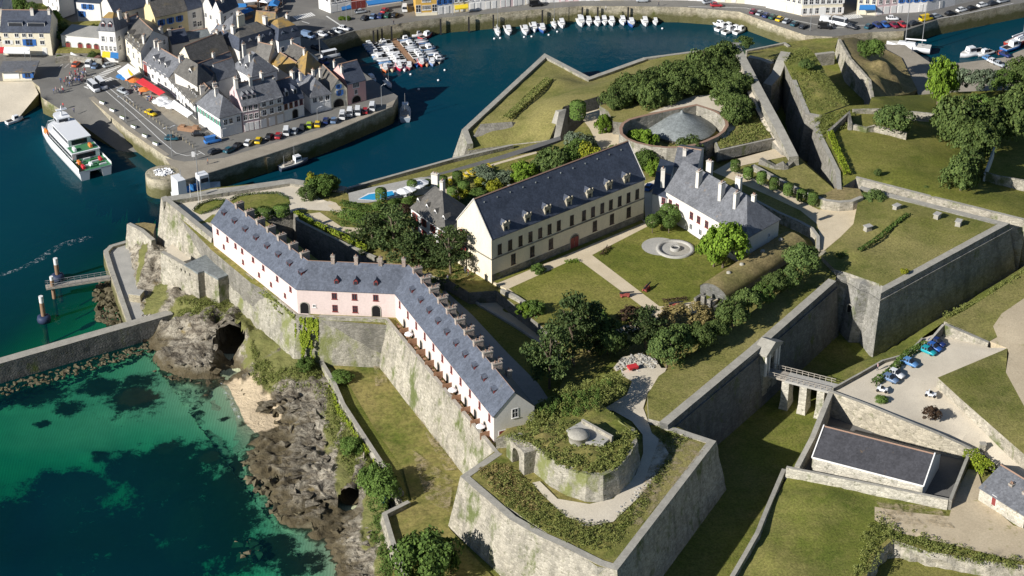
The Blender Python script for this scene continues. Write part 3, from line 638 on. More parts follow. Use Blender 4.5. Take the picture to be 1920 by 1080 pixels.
sheet('bare_ground', [(1685,285),(1710,262),(1735,258),(1738,280),(1715,298),(1690,300)], 19.2, M['earth'], bump=0) if False else None
# ================= town ground and quays =================
QZ = 5.0
sheet('town_ground', [(-80,152),(60,152),(74,163),(135,163),(166,182),(236,241),(310,292),(330,302),(345,338),(400,322),(500,291),(600,258),(680,224),(736,200),(746,180),(700,150),(660,120),(625,97),(604,76),(665,58),(732,47),(828,33),(900,27),(1000,18),(1092,11),(1212,12),(1275,13),(1330,17),(1386,22),(1445,44),(1510,66),(1560,69),(1636,60),(1695,58),(1757,37),(1914,6),(1990,-10),(2100,-120),(-200,-120)], QZ, M['asphalt2'], skirt=-4, skirt_mat=M['quay_stone'], grid=6, bump=.0)
sheet('quay_slipway', [(74,163,5),(135,163,5),(166,182,5),(236,245,2.6),(300,300,-.6),(236,294,-.6),(130,216,3.4),(77,182,4.9)], 4, M['asphalt2'], skirt=-4, skirt_mat=M['quay_stone'], grid=3, bump=.02)
sheet('gravel_beach', [(-90,150,4.9),(62,152,4.9),(72,176,3.2),(22,236,-.5),(-60,270,-.8),(-100,268,-.8)], 4, M['gravel2'], grid=3, bump=.06, skirt=-3, skirt_mat=M['quay_stone'])
sheet('marina_quay', [(1640,82),(1696,84),(1745,118),(1800,118),(1880,108),(1925,90),(1995,80),(1995,185),(1800,185),(1725,185),(1700,130)], 4.2, M['paving'], skirt=-3, skirt_mat=M['quay_stone'], bump=0)
sheet('harbour_shore', [(1386,40),(1440,62),(1510,84),(1560,90),(1520,110),(1450,116),(1400,112)], .4, M['rough'], bump=.1) if False else None
sheet('quarry_floor', [(1590,1060),(1680,1040),(2000,1090),(2000,1260),(1560,1260)], 2.0, M['rough'], bump=.3)
rampart('quarry_face', 'pale rock face below the scrub at the bottom right corner', [(1590,1200,8.6),(1612,1110,8.6),(1642,1040,8.7),(1674,1012,8.8),(1740,1034,8.7),(1850,1052,8.6),(1995,1068,8.6)], 8.6, 1.5, M['stone_pale'], zi=8, thick=.8, batter=.3, rough=.9, cat='rock face', cap=M['rough'])
for z_, p in ((6.62, [(742,690),(775,715),(812,772),(868,880),(835,882),(790,800),(752,730)]), (6.6, [(700,680),(722,676),(726,720),(704,724)]), (6.6, [(770,840),(850,900),(842,960),(800,940)]), (17.6, [(1240,812),(1325,836),(1200,985),(1180,980)]), (8.95, [(1640,940),(1760,950),(1790,990),(1680,980)])):
    sheet('worn_grass', p, z_, M['worn'], bump=0)
# ================= ramparts and walls =================
STN, PALE, GREY, MOSS, CAP = M['stone'], M['stone_pale'], M['stone_grey'], M['stone_moss'], M['stone_cap']
rampart('bastion_wall', 'pale battered wall of the seaward bastion below the parterre plaza', [(302,370,17.7),(397,447,17.6)], 17.7, 4.5, PALE, zi=16.5, batter=.2, cap=CAP)
rampart('plaza_wall', 'long low stone parapet edging the plaza above the harbour channel', [(650,350,17),(545,335,17.2),(302,370,17.7)], 17.3, -1.5, STN, zi=16.4, thick=2.4, cap=CAP, cat='rampart')
rampart('curtain_wall', 'mossy rubble curtain wall under the pink barracks, above the sea cave', [(398,463,16.5),(556,590,16.5),(600,594,16.5)], 16.5, 5.5, MOSS, batter=.17, thick=.4, rough=.22)
rampart('curtain_wall', 'short rubble wall with small vent holes below the arched doors of the barracks', [(598,594,17.2),(727,599,17.2)], 17.2, 6, MOSS, batter=.12, zi=16.5, cap=CAP, thick=.7)
rampart('curtain_wall', 'long pale wall carrying the furnished barracks terrace above the grass strip', [(723,599,17.3),(932,853,17.3)], 17.3, 6, PALE, batter=.17, zi=16.5, cap=CAP, thick=.7, rough=.15)
rampart('bastion_wall', 'battered wall of the southern bastion, one face sunlit and one in shade', [(931,846,17.3),(863,893,17.4),(956,974,17.5),(1010,1005,17.3),(1053,1024,17.5),(1123,1059,17.4),(1157,1070,17.5),(1343,827,17.5),(1252,797,17.7)], 17.4, 5.8, PALE, batter=.17, zi=17, cap=CAP, thick=1.4, rough=.14)
rampart('curtain_wall', 'shaded grey curtain wall on both sides of the classical gate', [(1252,797,18.7),(1420,657,18.8),(1568,527,18.8)], 18.8, 5.8, M['stone_darkened'], batter=.14, zi=18.3, cap=CAP, thick=1.8, cordon=True)
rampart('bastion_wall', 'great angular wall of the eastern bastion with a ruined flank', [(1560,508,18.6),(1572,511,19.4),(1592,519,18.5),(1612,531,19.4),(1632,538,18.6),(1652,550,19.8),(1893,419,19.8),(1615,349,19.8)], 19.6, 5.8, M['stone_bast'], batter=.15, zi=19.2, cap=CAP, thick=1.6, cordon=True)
rampart('bastion_wall', 'low sunlit parapet wall of the northern bastion out in the harbour', [(876,270,9.7),(866,243,9.9),(1021,100,9.9),(1105,144,9.9),(1206,108,9.9)], 9.8, -1.5, STN, batter=.3, zi=8.6, cap=CAP, thick=1.5, side=-1)
rampart('harbour_wall', 'narrow wall running from the northern bastion along the trees to the bridge jetty', [(1206,108,10),(1372,86,10),(1386,80,10)], 9.9, -1.5, STN, zi=8.6, cap=CAP, thick=1, side=-1)
rampart('harbour_wall', 'thin stone parapet beside the grassy strip along the harbour channel', [(646,353,12.9),(690,340,12.9),(848,296,12.9),(960,270,12.9)], 12.9, -1.5, STN, zi=11.9, cap=CAP, thick=.8, side=-1)
rampart('moat_wall', 'long narrow rampart with lit top beside the deep straight moat', [(1497,293,20.4),(1470,240,22.2),(1440,185,23.2),(1390,90,23.4),(1384,80,22)], 23.4, 7.5, STN, zi=19.4, cap=CAP, thick=2.3)
sheet('rampart_walk', [(1366,104,22),(1382,96,22.3),(1432,188,22),(1486,288,19.3),(1466,284,19),(1446,262,19.6),(1408,186,21.4),(1380,132,22)], 22.3, M['gravel2'], skirt=16, skirt_mat=GREY, bump=.03)
rampart('terrace_wall', 'slanting low wall between the clipped tree row and the moat end', [(1524,366,19.2),(1468,337,19.2),(1414,308,19.2)], 19.2, 7.5, STN, zi=18, cap=CAP, thick=1.0)
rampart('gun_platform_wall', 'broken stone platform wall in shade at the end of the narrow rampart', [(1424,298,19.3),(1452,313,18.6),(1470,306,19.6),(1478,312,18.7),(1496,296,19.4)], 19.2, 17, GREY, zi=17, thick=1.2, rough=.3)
rampart('round_wall', 'curved pale parapet of the small round bastion beside the sandy track', [(1531,371,20.2),(1548,377,20.2),(1575,380,20.2),(1600,378,20.2),(1619,370,20.2)], 20.2, 17.6, PALE, zi=19.9, cap=CAP, thick=1, batter=.05)
sheet('round_bastion_top', [(1531,371),(1548,377),(1575,380),(1600,378),(1619,370),(1612,354),(1572,350)], 20.05, M['dry'], skirt=17, bump=.05)
rampart('counterscarp_wall', 'rough pale counterscarp wall facing the eastern bastion across its ditch', [(1604,333,20.2),(1760,373,19.8),(1925,414,19.2)], 20, 7, PALE, batter=.1, zi=19, thick=.8, rough=.35, cap=CAP)
rampart('counterscarp_wall', 'pale topped counterscarp wall along the far side of the straight moat', [(1485,150,20.2),(1511,214,20.2),(1532,218,20.2),(1526,238,20.2),(1539,265,20.2),(1567,322,20.2),(1569,354,20.2)], 20.2, 7.5, GREY, batter=.08, zi=19.5, thick=1.1, cap=CAP)
rampart('moat_dam', 'sunlit sloping stone dam closing the upper end of the moat', [(1464,96,20.3),(1456,112,20),(1446,138,18),(1431,156,16.5)], 19, 7.5, PALE, batter=.05, zi=8, thick=2.6, cap=CAP)
cp = rampart('casemate_wall', 'low pale wall with a dark arched doorway beside the moat dam', [(1402,107,16.6),(1425,112,16.6),(1445,120,16.4)], 16.5, 8, PALE, batter=.05, zi=13, thick=1.5, cap=CAP)
rampart('court_wall', 'low ruined retaining wall at the corner of the courtyard lawn', [(938,543,17.4),(965,556,17.5),(985,569,17.3),(1012,606,16.2)], 17.3, 13.4, STN, zi=16.9, thick=.7, batter=.05, cap=CAP)
rampart('ramp_wall', 'thin white edged wall along the sandy ramp below the courtyard', [(905,530,14.6),(930,546,14.6),(1040,634,14.6)], 14.6, 13.4, M['concrete'], zi=13.4, thick=.5, batter=.0, step=3)
rampart('ramp_wall', 'low kerb wall between the sandy ramp and the shaded lawn', [(858,540,14.1),(900,572,14.1),(962,609,14.1),(1021,648,14.1)], 14.1, 13.4, M['concrete'], zi=13.4, thick=.4, batter=.0, step=3)
rampart('terrace_wall', 'pale dry stone retaining wall behind the white house, curving at its end', [(1330,334,18.9),(1390,363,18.9),(1457,398,18.9),(1500,417,18.9),(1520,428,18.9),(1531,443,18.8),(1531,466,18.6)], 18.8, 16.4, PALE, zi=17.8, thick=.7, batter=.06, cap=CAP, rough=.2)
rampart('garden_wall', 'grey retaining wall with ivy along the inner ditch below the garden path', [(549,399,17.2),(556,413,17.2),(640,455,16.9),(702,483,16.8)], 17, 9.3, GREY, zi=16.4, thick=.7, batter=.04, cap=CAP)
rampart('garden_wall', 'tall shaded wall closing the inner ditch below the parterre', [(486,409,17.3),(549,399,17.3)], 17.3, 9.3, GREY, zi=16.4, thick=.7, batter=.04, cap=CAP)
rampart('terrace_wall', 'low mossy sea wall around the long grass terrace', [(598,676,7.2),(622,716,7.2),(640,758,7.1),(690,835,7.0),(722,884,6.9),(750,925,6.8)], 7, 2.5, MOSS, zi=6.2, thick=.8, batter=.15, cap=CAP, rough=.25)
rampart('terrace_wall', 'white stone corner wall at the seaward tip of the grass terrace', [(764,938,7.2),(716,962,7.2),(742,1050,7.2),(770,1110,7)], 7.2, 2.5, PALE, zi=6.2, thick=.9, batter=.2, cap=CAP)
rampart('landing_wall', 'low pale wall with a doorway below the seaward bastion', [(238,420,9.2),(262,432,9.4),(284,451,9.6)], 9.3, 3, PALE, zi=4, thick=1.0, batter=.2, cap=CAP)
sheet('landing_bank', [(240,421),(270,417),(292,420),(285,448),(262,434)], 8.9, M['dry'], skirt=3, skirt_mat=PALE, bump=.1)
# yard round the barn
rampart('yard_wall', 'long pale front wall of the barn yard facing the lower grass', [(1474,877,10.7),(1778,938,10.7)], 10.7, 8.2, M['stone_light'], zi=8.2, thick=.6, batter=.0, cap=CAP)
rampart('yard_wall', 'high buff retaining wall behind the slate barn, curving down to the right', [(1555,734,13.7),(1625,760,13.6),(1700,791,13.3),(1760,815,12.5),(1800,833,11.4),(1842,853,10.3)], 13, 8.2, M['buff'], zi=9, thick=.7, batter=.05, cap=CAP, rough=.06)
rampart('yard_wall', 'sloping side wall of the barn yard beside the shaded ditch', [(1553,735,13.6),(1518,820,12.2),(1490,873,10.8)], 12, 6, STN, zi=8.2, thick=1.0, batter=.0, cap=CAP)
rampart('yard_wall', 'short end wall of the barn yard beside the dirt track', [(1813,851,10.8),(1779,936,10.8)], 10.8, 8.2, GREY, zi=8.2, thick=.6, batter=.0, cap=CAP)
mb = MB()
c = P(1840,852,8.8)
for dx in (0,): mb.box(c.x-.5, c.y-.4, c.z, c.x+.5, c.y+.4, c.z+2.4, 0); mb.box(c.x-.6, c.y-.5, c.z+2.4, c.x+.6, c.y+.5, c.z+2.65, 1)
tag(mb.build('gate_pillar', [PALE, CAP]), 'square stone gate pillar at the low end of the curved yard wall', 'pillar')
rampart('roadside_wall', 'low dark curving wall beside the footpath above the ditch', [(1560,727,13.7),(1613,698,13.7),(1653,675,13.6),(1700,662,13.5),(1728,633,13.4)], 13.6, 12.4, GREY, zi=12.6, thick=.4, side=-1, batter=0, cap=CAP)
rampart('car_park_wall', 'shaded stone wall at the upper end of the car park beside the blue cars', [(1739,646,13.8),(1771,609,15.3)], 15, 12.7, GREY, zi=13, thick=.5, batter=0, cap=CAP)
rampart('car_park_wall', 'pale rubble bank wall under the meadow at the back of the car park', [(1771,609,15.3),(1812,626,14.5),(1853,643,13.6)], 15, 12.7, PALE, zi=13, thick=.7, batter=.25, cap=CAP, rough=.25)
rampart('glacis_wall', 'mossy stone edge wall of the lower grass above the shaded ditch', [(1474,880,8.9),(1440,960,9.3),(1424,1000,9.8),(1400,1042,9.6),(1372,1090,9.3)], 9.2, 5.6, MOSS, zi=8.3, thick=.8, batter=.1, side=-1, cap=CAP)
# round tower in its sunken almond court
CAVZ = 20.0
sheet('cavalier_ground', [(1124,198),(1200,178),(1310,140),(1385,128),(1418,190),(1447,258),(1345,280),(1336,262),(1352,250),(1358,232),(1345,212),(1306,199),(1200,221),(1172,230),(1150,228),(1140,208)], CAVZ, M['turf'], skirt=16, skirt_mat=GREY, bump=.05)
sheet('cavalier_gravel', [(1215,212),(1300,180),(1356,176),(1372,215),(1378,240),(1362,258),(1340,266),(1350,250),(1358,232),(1345,212),(1306,199)], CAVZ+.06, M['gravel2'], bump=0)
rampart('tower_court_wall', 'almond shaped wall enclosing the round tower roof', [(1306,198),(1250,209),(1200,220),(1182,225),(1171,232),(1167,240),(1168,250),(1178,259),(1195,266),(1222,272),(1250,275),(1275,274),(1300,270),(1322,263),(1342,254),(1354,245),(1360,235),(1359,227),(1352,217),(1340,210),(1325,204)], 21.2, 16.3, STN, zi=16.4, thick=.8, batter=0, closed=True, side=-1, cap=M['ridge'])
rampart('tower_path_wall', 'pale low wall winding beside the path left of the round tower', [(1138,205,18.3),(1146,228,18.3),(1164,241,18.3),(1168,262,18.0),(1196,281,17.8),(1214,286,17.6)], 18, 16.3, PALE, zi=16.4, thick=.6, batter=.03, cap=CAP)
rampart('bank_wall', 'dark grey retaining wall below the grass bank right of the round tower', [(1338,262,20.1),(1347,283,20.1),(1450,260,20.1)], 20.1, 17.5, GREY, zi=19.8, thick=.5, batter=.05, cap=CAP)
tw = P(1277,244,16.5)
t = empty('round_tower', tw, 0, 'round stone tower with a shallow conical lead roof in its sunken court', 'tower')
mb = MB(); mb.lathe([(8.0,0),(8.0,.9),(8.25,1.0)], 40); mb.build('wall', STN, t)
mb = MB(); mb.lathe([(8.6,.85),(8.45,1.1),(4.2,2.9),(1.0,4.5),(.45,4.8),(.4,5.2),(0.02,5.5)], 40); mb.build('roof', M['zinc'], t)
# spur wall beside the north bastion
rampart('spur_wall', 'wedge shaped double wall descending towards the northern bastion', [(1022,268,10),(1042,207,15.8),(1062,204,15.9),(1048,266,11.5)], 14, 7, PALE, zi=8, thick=1.5, side=-1, batter=.1, cap=CAP)
t = P(930,252,9.3); mb = MB()
mb.poly([(t.x-6,t.y-1,t.z-.4),(t.x+5,t.y+1,t.z-.4),(t.x+7,t.y+5,t.z+.6),(t.x-3,t.y+5,t.z+.6),(t.x-4,t.y+2.2,t.z+1.9),(t.x+4,t.y+3.4,t.z+2.0)],[(0,1,5,4),(1,2,5),(2,3,4,5),(3,0,4)])
tag(mb.build('stone_casemate', GREY), 'low wedge roofed stone casemate on the northern bastion grass', 'casemate')
# landing quay and long jetty
sheet('landing_quay', [(194,470),(205,461),(240,452),(254,480),(264,520),(272,560),(302,594),(300,600),(247,607),(238,600),(205,500)], 3.25, M['concrete'], skirt=-3, skirt_mat=M['quay_stone'], bump=.0)
rampart('quay_kerb', 'raised pale stone kerb along the seaward edge of the landing quay', [(240,450,3.8),(205,460,3.8),(194,472,3.8),(204,505,3.8),(238,604,3.8)], 3.8, -2, M['quay_stone'], zi=3.2, thick=1.1, batter=.06, cap=CAP)
rampart('jetty', 'long dark stone jetty running out to sea from the cliff foot', [(-70,702,4.6),(0,682,4.6),(325,589,4.6)], 4.6, -2.5, M['stone_darkened'], zi=-2, thick=2.3, batter=.05, cat='jetty', cap=CAP)
# battery on the cliff
t = empty('sea_battery', P(370,512,13.3), 0, 'angular stone battery with a flat slate roof and gun slits on the cliff edge', 'battery')
o = rampart('wall', None, [(301,473,13.3),(326,487,13.3),(371,513,13.3),(383,509,13.3),(409,524,13.3),(437,514,13.3),(440,506,13.3)], 13.3, 5.5, PALE, batter=.07, zi=9, thick=1.0, cap=CAP)
for k in ('category',): 
    if k in o: del o[k]
o.parent = t; o.location = o.location - t.location
mb = MB(); mb.prism([tuple((P(x,y,13.4)-t.location).xy) for x, y in [(345,497),(371,512.5),(383,508.5),(409,523.5),(437,513),(389,477)][::1]], -.2, .25, 0); mb.build('roof', M['zinc'], t)
for i, (x, y, z) in enumerate([(333,500,11.9),(341,505,11.9),(348,509,11.9),(357,514,11.9),(418,526,12.2),(426,523,12.2)]):
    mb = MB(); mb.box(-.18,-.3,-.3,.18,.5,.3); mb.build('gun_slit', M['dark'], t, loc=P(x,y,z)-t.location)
sheet('battery_court', [(302,473),(345,497),(389,478),(380,450),(330,452)], 9.2, M['gravel2'], skirt=5, skirt_mat=PALE, bump=.05)
# classical gate and bridge
g0 = P(1437,690,13.0); gd = (P(1568,527,18.8)-P(1420,657,18.8)).xy.normalized(); ga = math.atan2(gd.y, gd.x)
t = empty('citadel_gate', g0, ga, 'classical stone gatehouse with a pediment where the bridge meets the curtain wall', 'gate')
mb = MB()
mb.box(-3.0,-1.0,-6.5,-1.0,1.2,4.6); mb.box(1.0,-1.0,-6.5,3.0,1.2,4.6); mb.box(-1.0,-.9,2.7,1.0,1.2,4.6); mb.box(-1.0,-.9,-6.5,1.0,1.2,-.2)
mb.build('wall', PALE, t)
mb = MB()
for x in (-2.6,-1.4,1.4,2.6): mb.box(x-.28,-1.35,-.2,x+.28,-1.0,4.5)
mb.build('pilaster', M['whitewash'], t)
mb = MB(); mb.box(-3.3,-1.5,4.6,3.3,1.4,5.1); mb.poly([(-3.5,-1.6,5.1),(3.5,-1.6,5.1),(0,-1.6,6.7),(-3.5,1.6,5.1),(3.5,1.6,5.1),(0,1.6,6.7)], [(0,1,2),(5,4,3),(0,2,5,3),(1,4,5,2),(0,3,4,1)]); mb.build('pediment', M['stone_cap'], t)
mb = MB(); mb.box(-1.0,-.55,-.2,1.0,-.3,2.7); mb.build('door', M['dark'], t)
b0, b1 = P(1446,697,13.0), P(1562,726,13.0); bd = (b1-b0); ba = math.atan2(bd.y, bd.x); bl = bd.length
t = empty('foot_bridge', b0, ba, 'arched access bridge on three stone piers crossing the shaded ditch to the gate', 'bridge')
mb = MB(); mb.box(3.4,-1.7,-.6,bl+.6,1.7,-.12); mb.build('deck', M['concrete'], t)
mb = MB(); mb.box(-1.5,-1.5,-.5,3.4,1.5,-.1); mb.build('drawbridge', M['wood_grey'], t)
for x in (3.6, 7.3, 10.9):
    mb = MB(); mb.box(x-.75,-1.6,-7.4,x+.75,1.6,-.6, 0); mb.box(x-.95,-1.9,-7.4,x+.95,1.9,-5.2, 0, .18); mb.build('pier', M['stone_light'], t)
for s in (-1.6, 1.6):
    mb = MB()
    for k in range(int(bl/1.2)+1): mb.box(k*1.2-.05,s-.05,-.1,k*1.2+.05,s+.05,.95)
    mb.box(0,s-.05,.9,bl,s+.05,1.0); mb.box(0,s-.04,.4,bl,s+.04,.48); mb.build('railing', M['wood_grey'], t)

# ================= houses =================
WC = {}
def window_mesh(w, h, style):
    k = (round(w, 2), round(h, 2), style)
    if k in WC: return WC[k]
    mb = MB(); x = w/2
    fr = {'dk':'wood_dark','rc':'wood_red','rs':'wood_red','g':'wood_white','b':'wood_blue'}.get(style, 'wood_white')
    sh = {'rs':'wood_red','rc':'wood_red','g':'wood_green','b':'wood_blue','w':'wood_white','rd':'wood_red','gr':'stone_cap'}.get(style, 'wood_white')
    if style in ('arch', 'archr', 'archd'):
        pts = [(-x,0),(x,0)] + [(x*math.cos(a), h-x+x*math.sin(a)) for a in [math.pi*i/10 for i in range(11)]]
        mb.face([(p[0],-.03,p[1]) for p in pts], 1)
        n = 12
        for i in range(1, len(pts)):
            a, b = pts[i], pts[(i+1)%len(pts)]
            if a[1] < .01 and b[1] < .01: continue
            def o(p): return (p[0]*(1+.16/max(x,.1)), p[1] + (.16 if p[1] > h-x else 0))
            A, B = o(a), o(b); mb.poly([(a[0],-.10,a[1]),(b[0],-.10,b[1]),(B[0],-.10,B[1]),(A[0],-.10,A[1]),(A[0],.02,A[1]),(B[0],.02,B[1]),(a[0],-.02,a[1]),(b[0],-.02,b[1])], [(0,1,2,3),(3,2,5,4),(0,1,7,6)], 0)
        if style == 'archr': mb.box(-x*.96,-.06,.02,-.05,-.045,h-x*.6,2); mb.box(.05,-.06,.02,x*.96,-.045,h-x*.6,2)
    elif style in ('rd','wd','gd','bd'):
        mb.box(-x-.1,-.07,0,x+.1,.02,h+.1,0); mb.box(-x,-.1,0,x,-.07,h,2)
    else:
        e = .1; mb.box(-x-e,-.08,-e,x+e,.02,0,0); mb.box(-x-e,-.08,h,x+e,.02,h+e,0); mb.box(-x-e,-.08,0,-x,.02,h,0); mb.box(x,-.08,0,x+e,.02,h,0)
        mb.face([(-x,-.03,0),(x,-.03,0),(x,-.03,h),(-x,-.03,h)], 1); mb.box(-.04,-.06,0,.04,-.03,h,0)
        if h > 1.3: mb.box(-x,-.06,h*.55,x,-.03,h*.55+.07,0)
        mb.box(-x-.2,-.16,-.2,x+.2,.02,-e,0)
        if style in ('rs','g','b','w'):
            for s in (-1, 1): a = s*(x+e+.02); b_ = s*(x+e+.02+w*.5); mb.box(min(a,b_),-.11,-.02,max(a,b_),-.03,h+.02,2)
    if style == 'gr' or style in ('rc','rs') : pass
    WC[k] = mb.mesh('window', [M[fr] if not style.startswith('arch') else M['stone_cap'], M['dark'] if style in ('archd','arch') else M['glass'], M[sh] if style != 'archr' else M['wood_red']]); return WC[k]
def zfor(base, top_y):
    "height above the ground point base at which the survey photo shows row top_y"
    lo, hi = 0, 40
    for _ in range(40):
        m = (lo+hi)/2
        if PX((base.x, base.y, base.z+m))[1] > top_y: lo = m
        else: hi = m
    return lo
CHM = {}
def chimney_mesh(w, d, h, mat, pots=2):
    k = (w, d, h, mat, pots)
    if k not in CHM:
        mb = MB(); mb.box(-w/2,-d/2,0,w/2,d/2,h,0); mb.box(-w/2-.08,-d/2-.08,h-.25,w/2+.08,d/2+.08,h-.05,1)
        for i in range(pots):
            c = ((i+.5)/pots-.5)*max(w,d)*.8; x, y = (c, 0) if w >= d else (0, c)
            mb.tube([(x,y,h-.05),(x,y,h+.45)], [.14,.11], 6, 2)
        CHM[k] = mb.mesh('chimney', [M[mat], M['stone_cap'], M['ridge']])
    return CHM[k]
DM = {}
def dormer_mesh(w, h, d, mat, rmat, fr='wood_white', shed=False):
    k = (w, h, d, mat, rmat, fr, shed)
    if k not in DM:
        mb = MB(); x = w/2
        mb.poly([(-x,0,0),(x,0,0),(x,0,h),(-x,0,h),(-x,d,h),(x,d,h),(-x,.0,0),(x,0,0)], [(0,1,2,3),(1,5,2),(0,3,4)], 0)
        if shed: mb.poly([(-x-.12,-.15,h),(x+.12,-.15,h),(x+.12,d+.4,h+.35),(-x-.12,d+.4,h+.35)], [(0,1,2,3)], 1)
        else:
            g = h+.55*w
            mb.face([(-x,0,h),(x,0,h),(0,0,g)], 0)
            mb.poly([(-x-.15,-.15,h-.08),(0,-.15,g+.08),(0,d+.5,g+.08),(-x-.15,d,h-.08),(x+.15,-.15,h-.08),(x+.15,d,h-.08)], [(0,1,2,3),(1,4,5,2)], 1)
        f = .14
        mb.box(-x+.02,-.06,.05,x-.02,-.01,h-.03,2); mb.box(-x+f,-.09,.15,x-f,-.06,h-.13,3)
        DM[k] = mb.mesh('dormer', [M[mat], M[rmat], M[fr], M['glass']])
    return DM[k]
def bldg(name, label, Lp, Rp, back, h=None, ey=None, zb=5.0, roof='x', rh=3.5, wall='white', rmat='slate_grey', side=None, wins=(), chim=(), dorm=(), over=.3, cat='house', group=None, eave=False, base=None, gcut=0, skirtz=None, parts=None):
    z0 = zb + (h if eave else 0)
    A, B = P(*Lp, z0), P(*Rp, z0); A.z = B.z = zb
    if h is None: h = zfor(A, ey)
    ex = (B-A).xy; L = ex.length; ang = math.atan2(ex.y, ex.x)
    if isinstance(back, (int, float)): D = float(back); sk = Vector((0, 1))
    else:
        K = P(*back, z0); v = (K-B).xy; D = v.length; v.rotate(Matrix.Rotation(-ang, 2)) if False else None
        ca, sa = math.cos(-ang), math.sin(-ang); sk = Vector((v.x*ca-v.y*sa, v.x*sa+v.y*ca)).normalized()
    root = empty(name, A, ang, label, cat, group)
    q = lambda x, y, z: (x + sk.x*y, sk.y*y, z)
    skx = math.atan2(sk.x, sk.y)
    mb = MB(); zl = -1.5 if skirtz is None else skirtz
    c = [(0,0),(L,0),(L,D),(0,D)]
    for i in range(4):
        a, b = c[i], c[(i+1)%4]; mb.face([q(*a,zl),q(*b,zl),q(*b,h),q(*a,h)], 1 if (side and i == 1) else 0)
    if roof == 'x': mb.face([q(0,0,h),q(0,D,h),q(0,D/2,h+rh)]); mb.face([q(L,0,h),q(L,D,h),q(L,D/2,h+rh)], 1 if side else 0)
    if roof == 'y': mb.face([q(0,0,h),q(L,0,h),q(L/2,0,h+rh)]); mb.face([q(0,D,h),q(L,D,h),q(L/2,D,h+rh)])
    if base: mb.face([q(-.04,-.05,0),q(L+.04,-.05,0),q(L+.04,-.05,base[0]),q(-.04,-.05,base[0])], 2); mb.face([q(L+.05,-.05,0),q(L+.05,D,0),q(L+.05,D,base[0]),q(L+.05,-.05,base[0])], 2)
    mb.face([q(.05,.05,h-.02),q(L-.05,.05,h-.02),q(L-.05,D-.05,h-.02),q(.05,D-.05,h-.02)])
    mb.build('wall', [M[wall], M[side or wall], M[base[1]] if base else M[wall]], root)
    rb = MB(); o = over; th = .14
    def slab(pts, m=0):
        n = len(pts); up = [Vector(p) for p in pts]; dn = [p-Vector((0,0,th)) for p in up]
        rb.face(up, m); rb.face(dn[::-1], m)
        for i in range(n): rb.face([up[i], dn[i], dn[(i+1)%n], up[(i+1)%n]], m)
    hz = h+.06; g = .12
    if roof == 'x':
        dz = rh*o/(D/2)
        slab([q(-g,-o,hz-dz),q(L+g,-o,hz-dz),q(L+g,D/2,hz+rh),q(-g,D/2,hz+rh)]); slab([q(L+g,D+o,hz-dz),q(-g,D+o,hz-dz),q(-g,D/2,hz+rh),q(L+g,D/2,hz+rh)])
        rb.box(0,0,0,0,0,0) if False else None
        rb.poly([q(-g,D/2-.2,hz+rh-.05),q(L+g,D/2-.2,hz+rh-.05),q(L+g,D/2,hz+rh+.12),q(-g,D/2,hz+rh+.12),q(-g,D/2+.2,hz+rh-.05),q(L+g,D/2+.2,hz+rh-.05)], [(0,1,2,3),(3,2,5,4),(0,3,4),(1,5,2)], 1)
    elif roof == 'y':
        dz = rh*o/(L/2)
        slab([q(-o,-g,hz-dz),q(L/2,-g,hz+rh),q(L/2,D+g,hz+rh),q(-o,D+g,hz-dz)]); slab([q(L+o,-g,hz-dz),q(L+o,D+g,hz-dz),q(L/2,D+g,hz+rh),q(L/2,-g,hz+rh)])
        rb.poly([q(L/2-.2,-g,hz+rh-.05),q(L/2-.2,D+g,hz+rh-.05),q(L/2,D+g,hz+rh+.12),q(L/2,-g,hz+rh+.12),q(L/2+.2,-g,hz+rh-.05),q(L/2+.2,D+g,hz+rh-.05)], [(0,1,2,3),(3,2,5,4),(0,3,4),(1,5,2)], 1)
    elif roof in ('hip', 'hipr'):
        if L >= D: r0, r1 = ((D/2, D/2) if roof == 'hip' else (-g, D/2)), (L-D/2, D/2)
        else: r0, r1 = (L/2, L/2), (L/2, D-L/2)
        e = [q(-o,-o,hz-.2),q(L+o,-o,hz-.2),q(L+o,D+o,hz-.2),q(-o,D+o,hz-.2)]; a, b = q(*r0,hz+rh), q(*r1,hz+rh)
        if L >= D: slab([e[0],e[1],b,a]); slab([e[2],e[3],a,b]); slab([e[1],e[2],b]); slab([e[3],e[0],a])
        else: slab([e[0],e[1],a]); slab([e[1],e[2],b,a]); slab([e[2],e[3],b]); slab([e[3],e[0],a,b])
        if roof == 'hipr': pass
    elif roof == 'mans':
        i_ = .9; mz = rh*.72
        e = [q(-o,-o,hz-.1),q(L+o,-o,hz-.1),q(L+o,D+o,hz-.1),q(-o,D+o,hz-.1)]; u = [q(i_,i_,hz+mz),q(L-i_,i_,hz+mz),q(L-i_,D-i_,hz+mz),q(i_,D-i_,hz+mz)]
        for i in range(4): slab([e[i],e[(i+1)%4],u[(i+1)%4],u[i]])
        a, b = q(min(L,D)*.35, D/2, hz+rh), q(L-min(L,D)*.35, D/2, hz+rh)
        slab([u[0],u[1],b,a],2); slab([u[2],u[3],a,b],2); slab([u[1],u[2],b],2); slab([u[3],u[0],a],2)
    else:
        rb.box(-.1,-.1,h,L+.1,D+.1,h+.15) if sk.x == 0 else slab([q(-.1,-.1,h+.15),q(L+.1,-.1,h+.15),q(L+.1,D+.1,h+.15),q(-.1,D+.1,h+.15)])
    rm = rmat if isinstance(rmat, tuple) else (rmat, rmat)
    ro = rb.build('roof', [M[rm[0]], M['ridge'], M[rm[1]]], root)
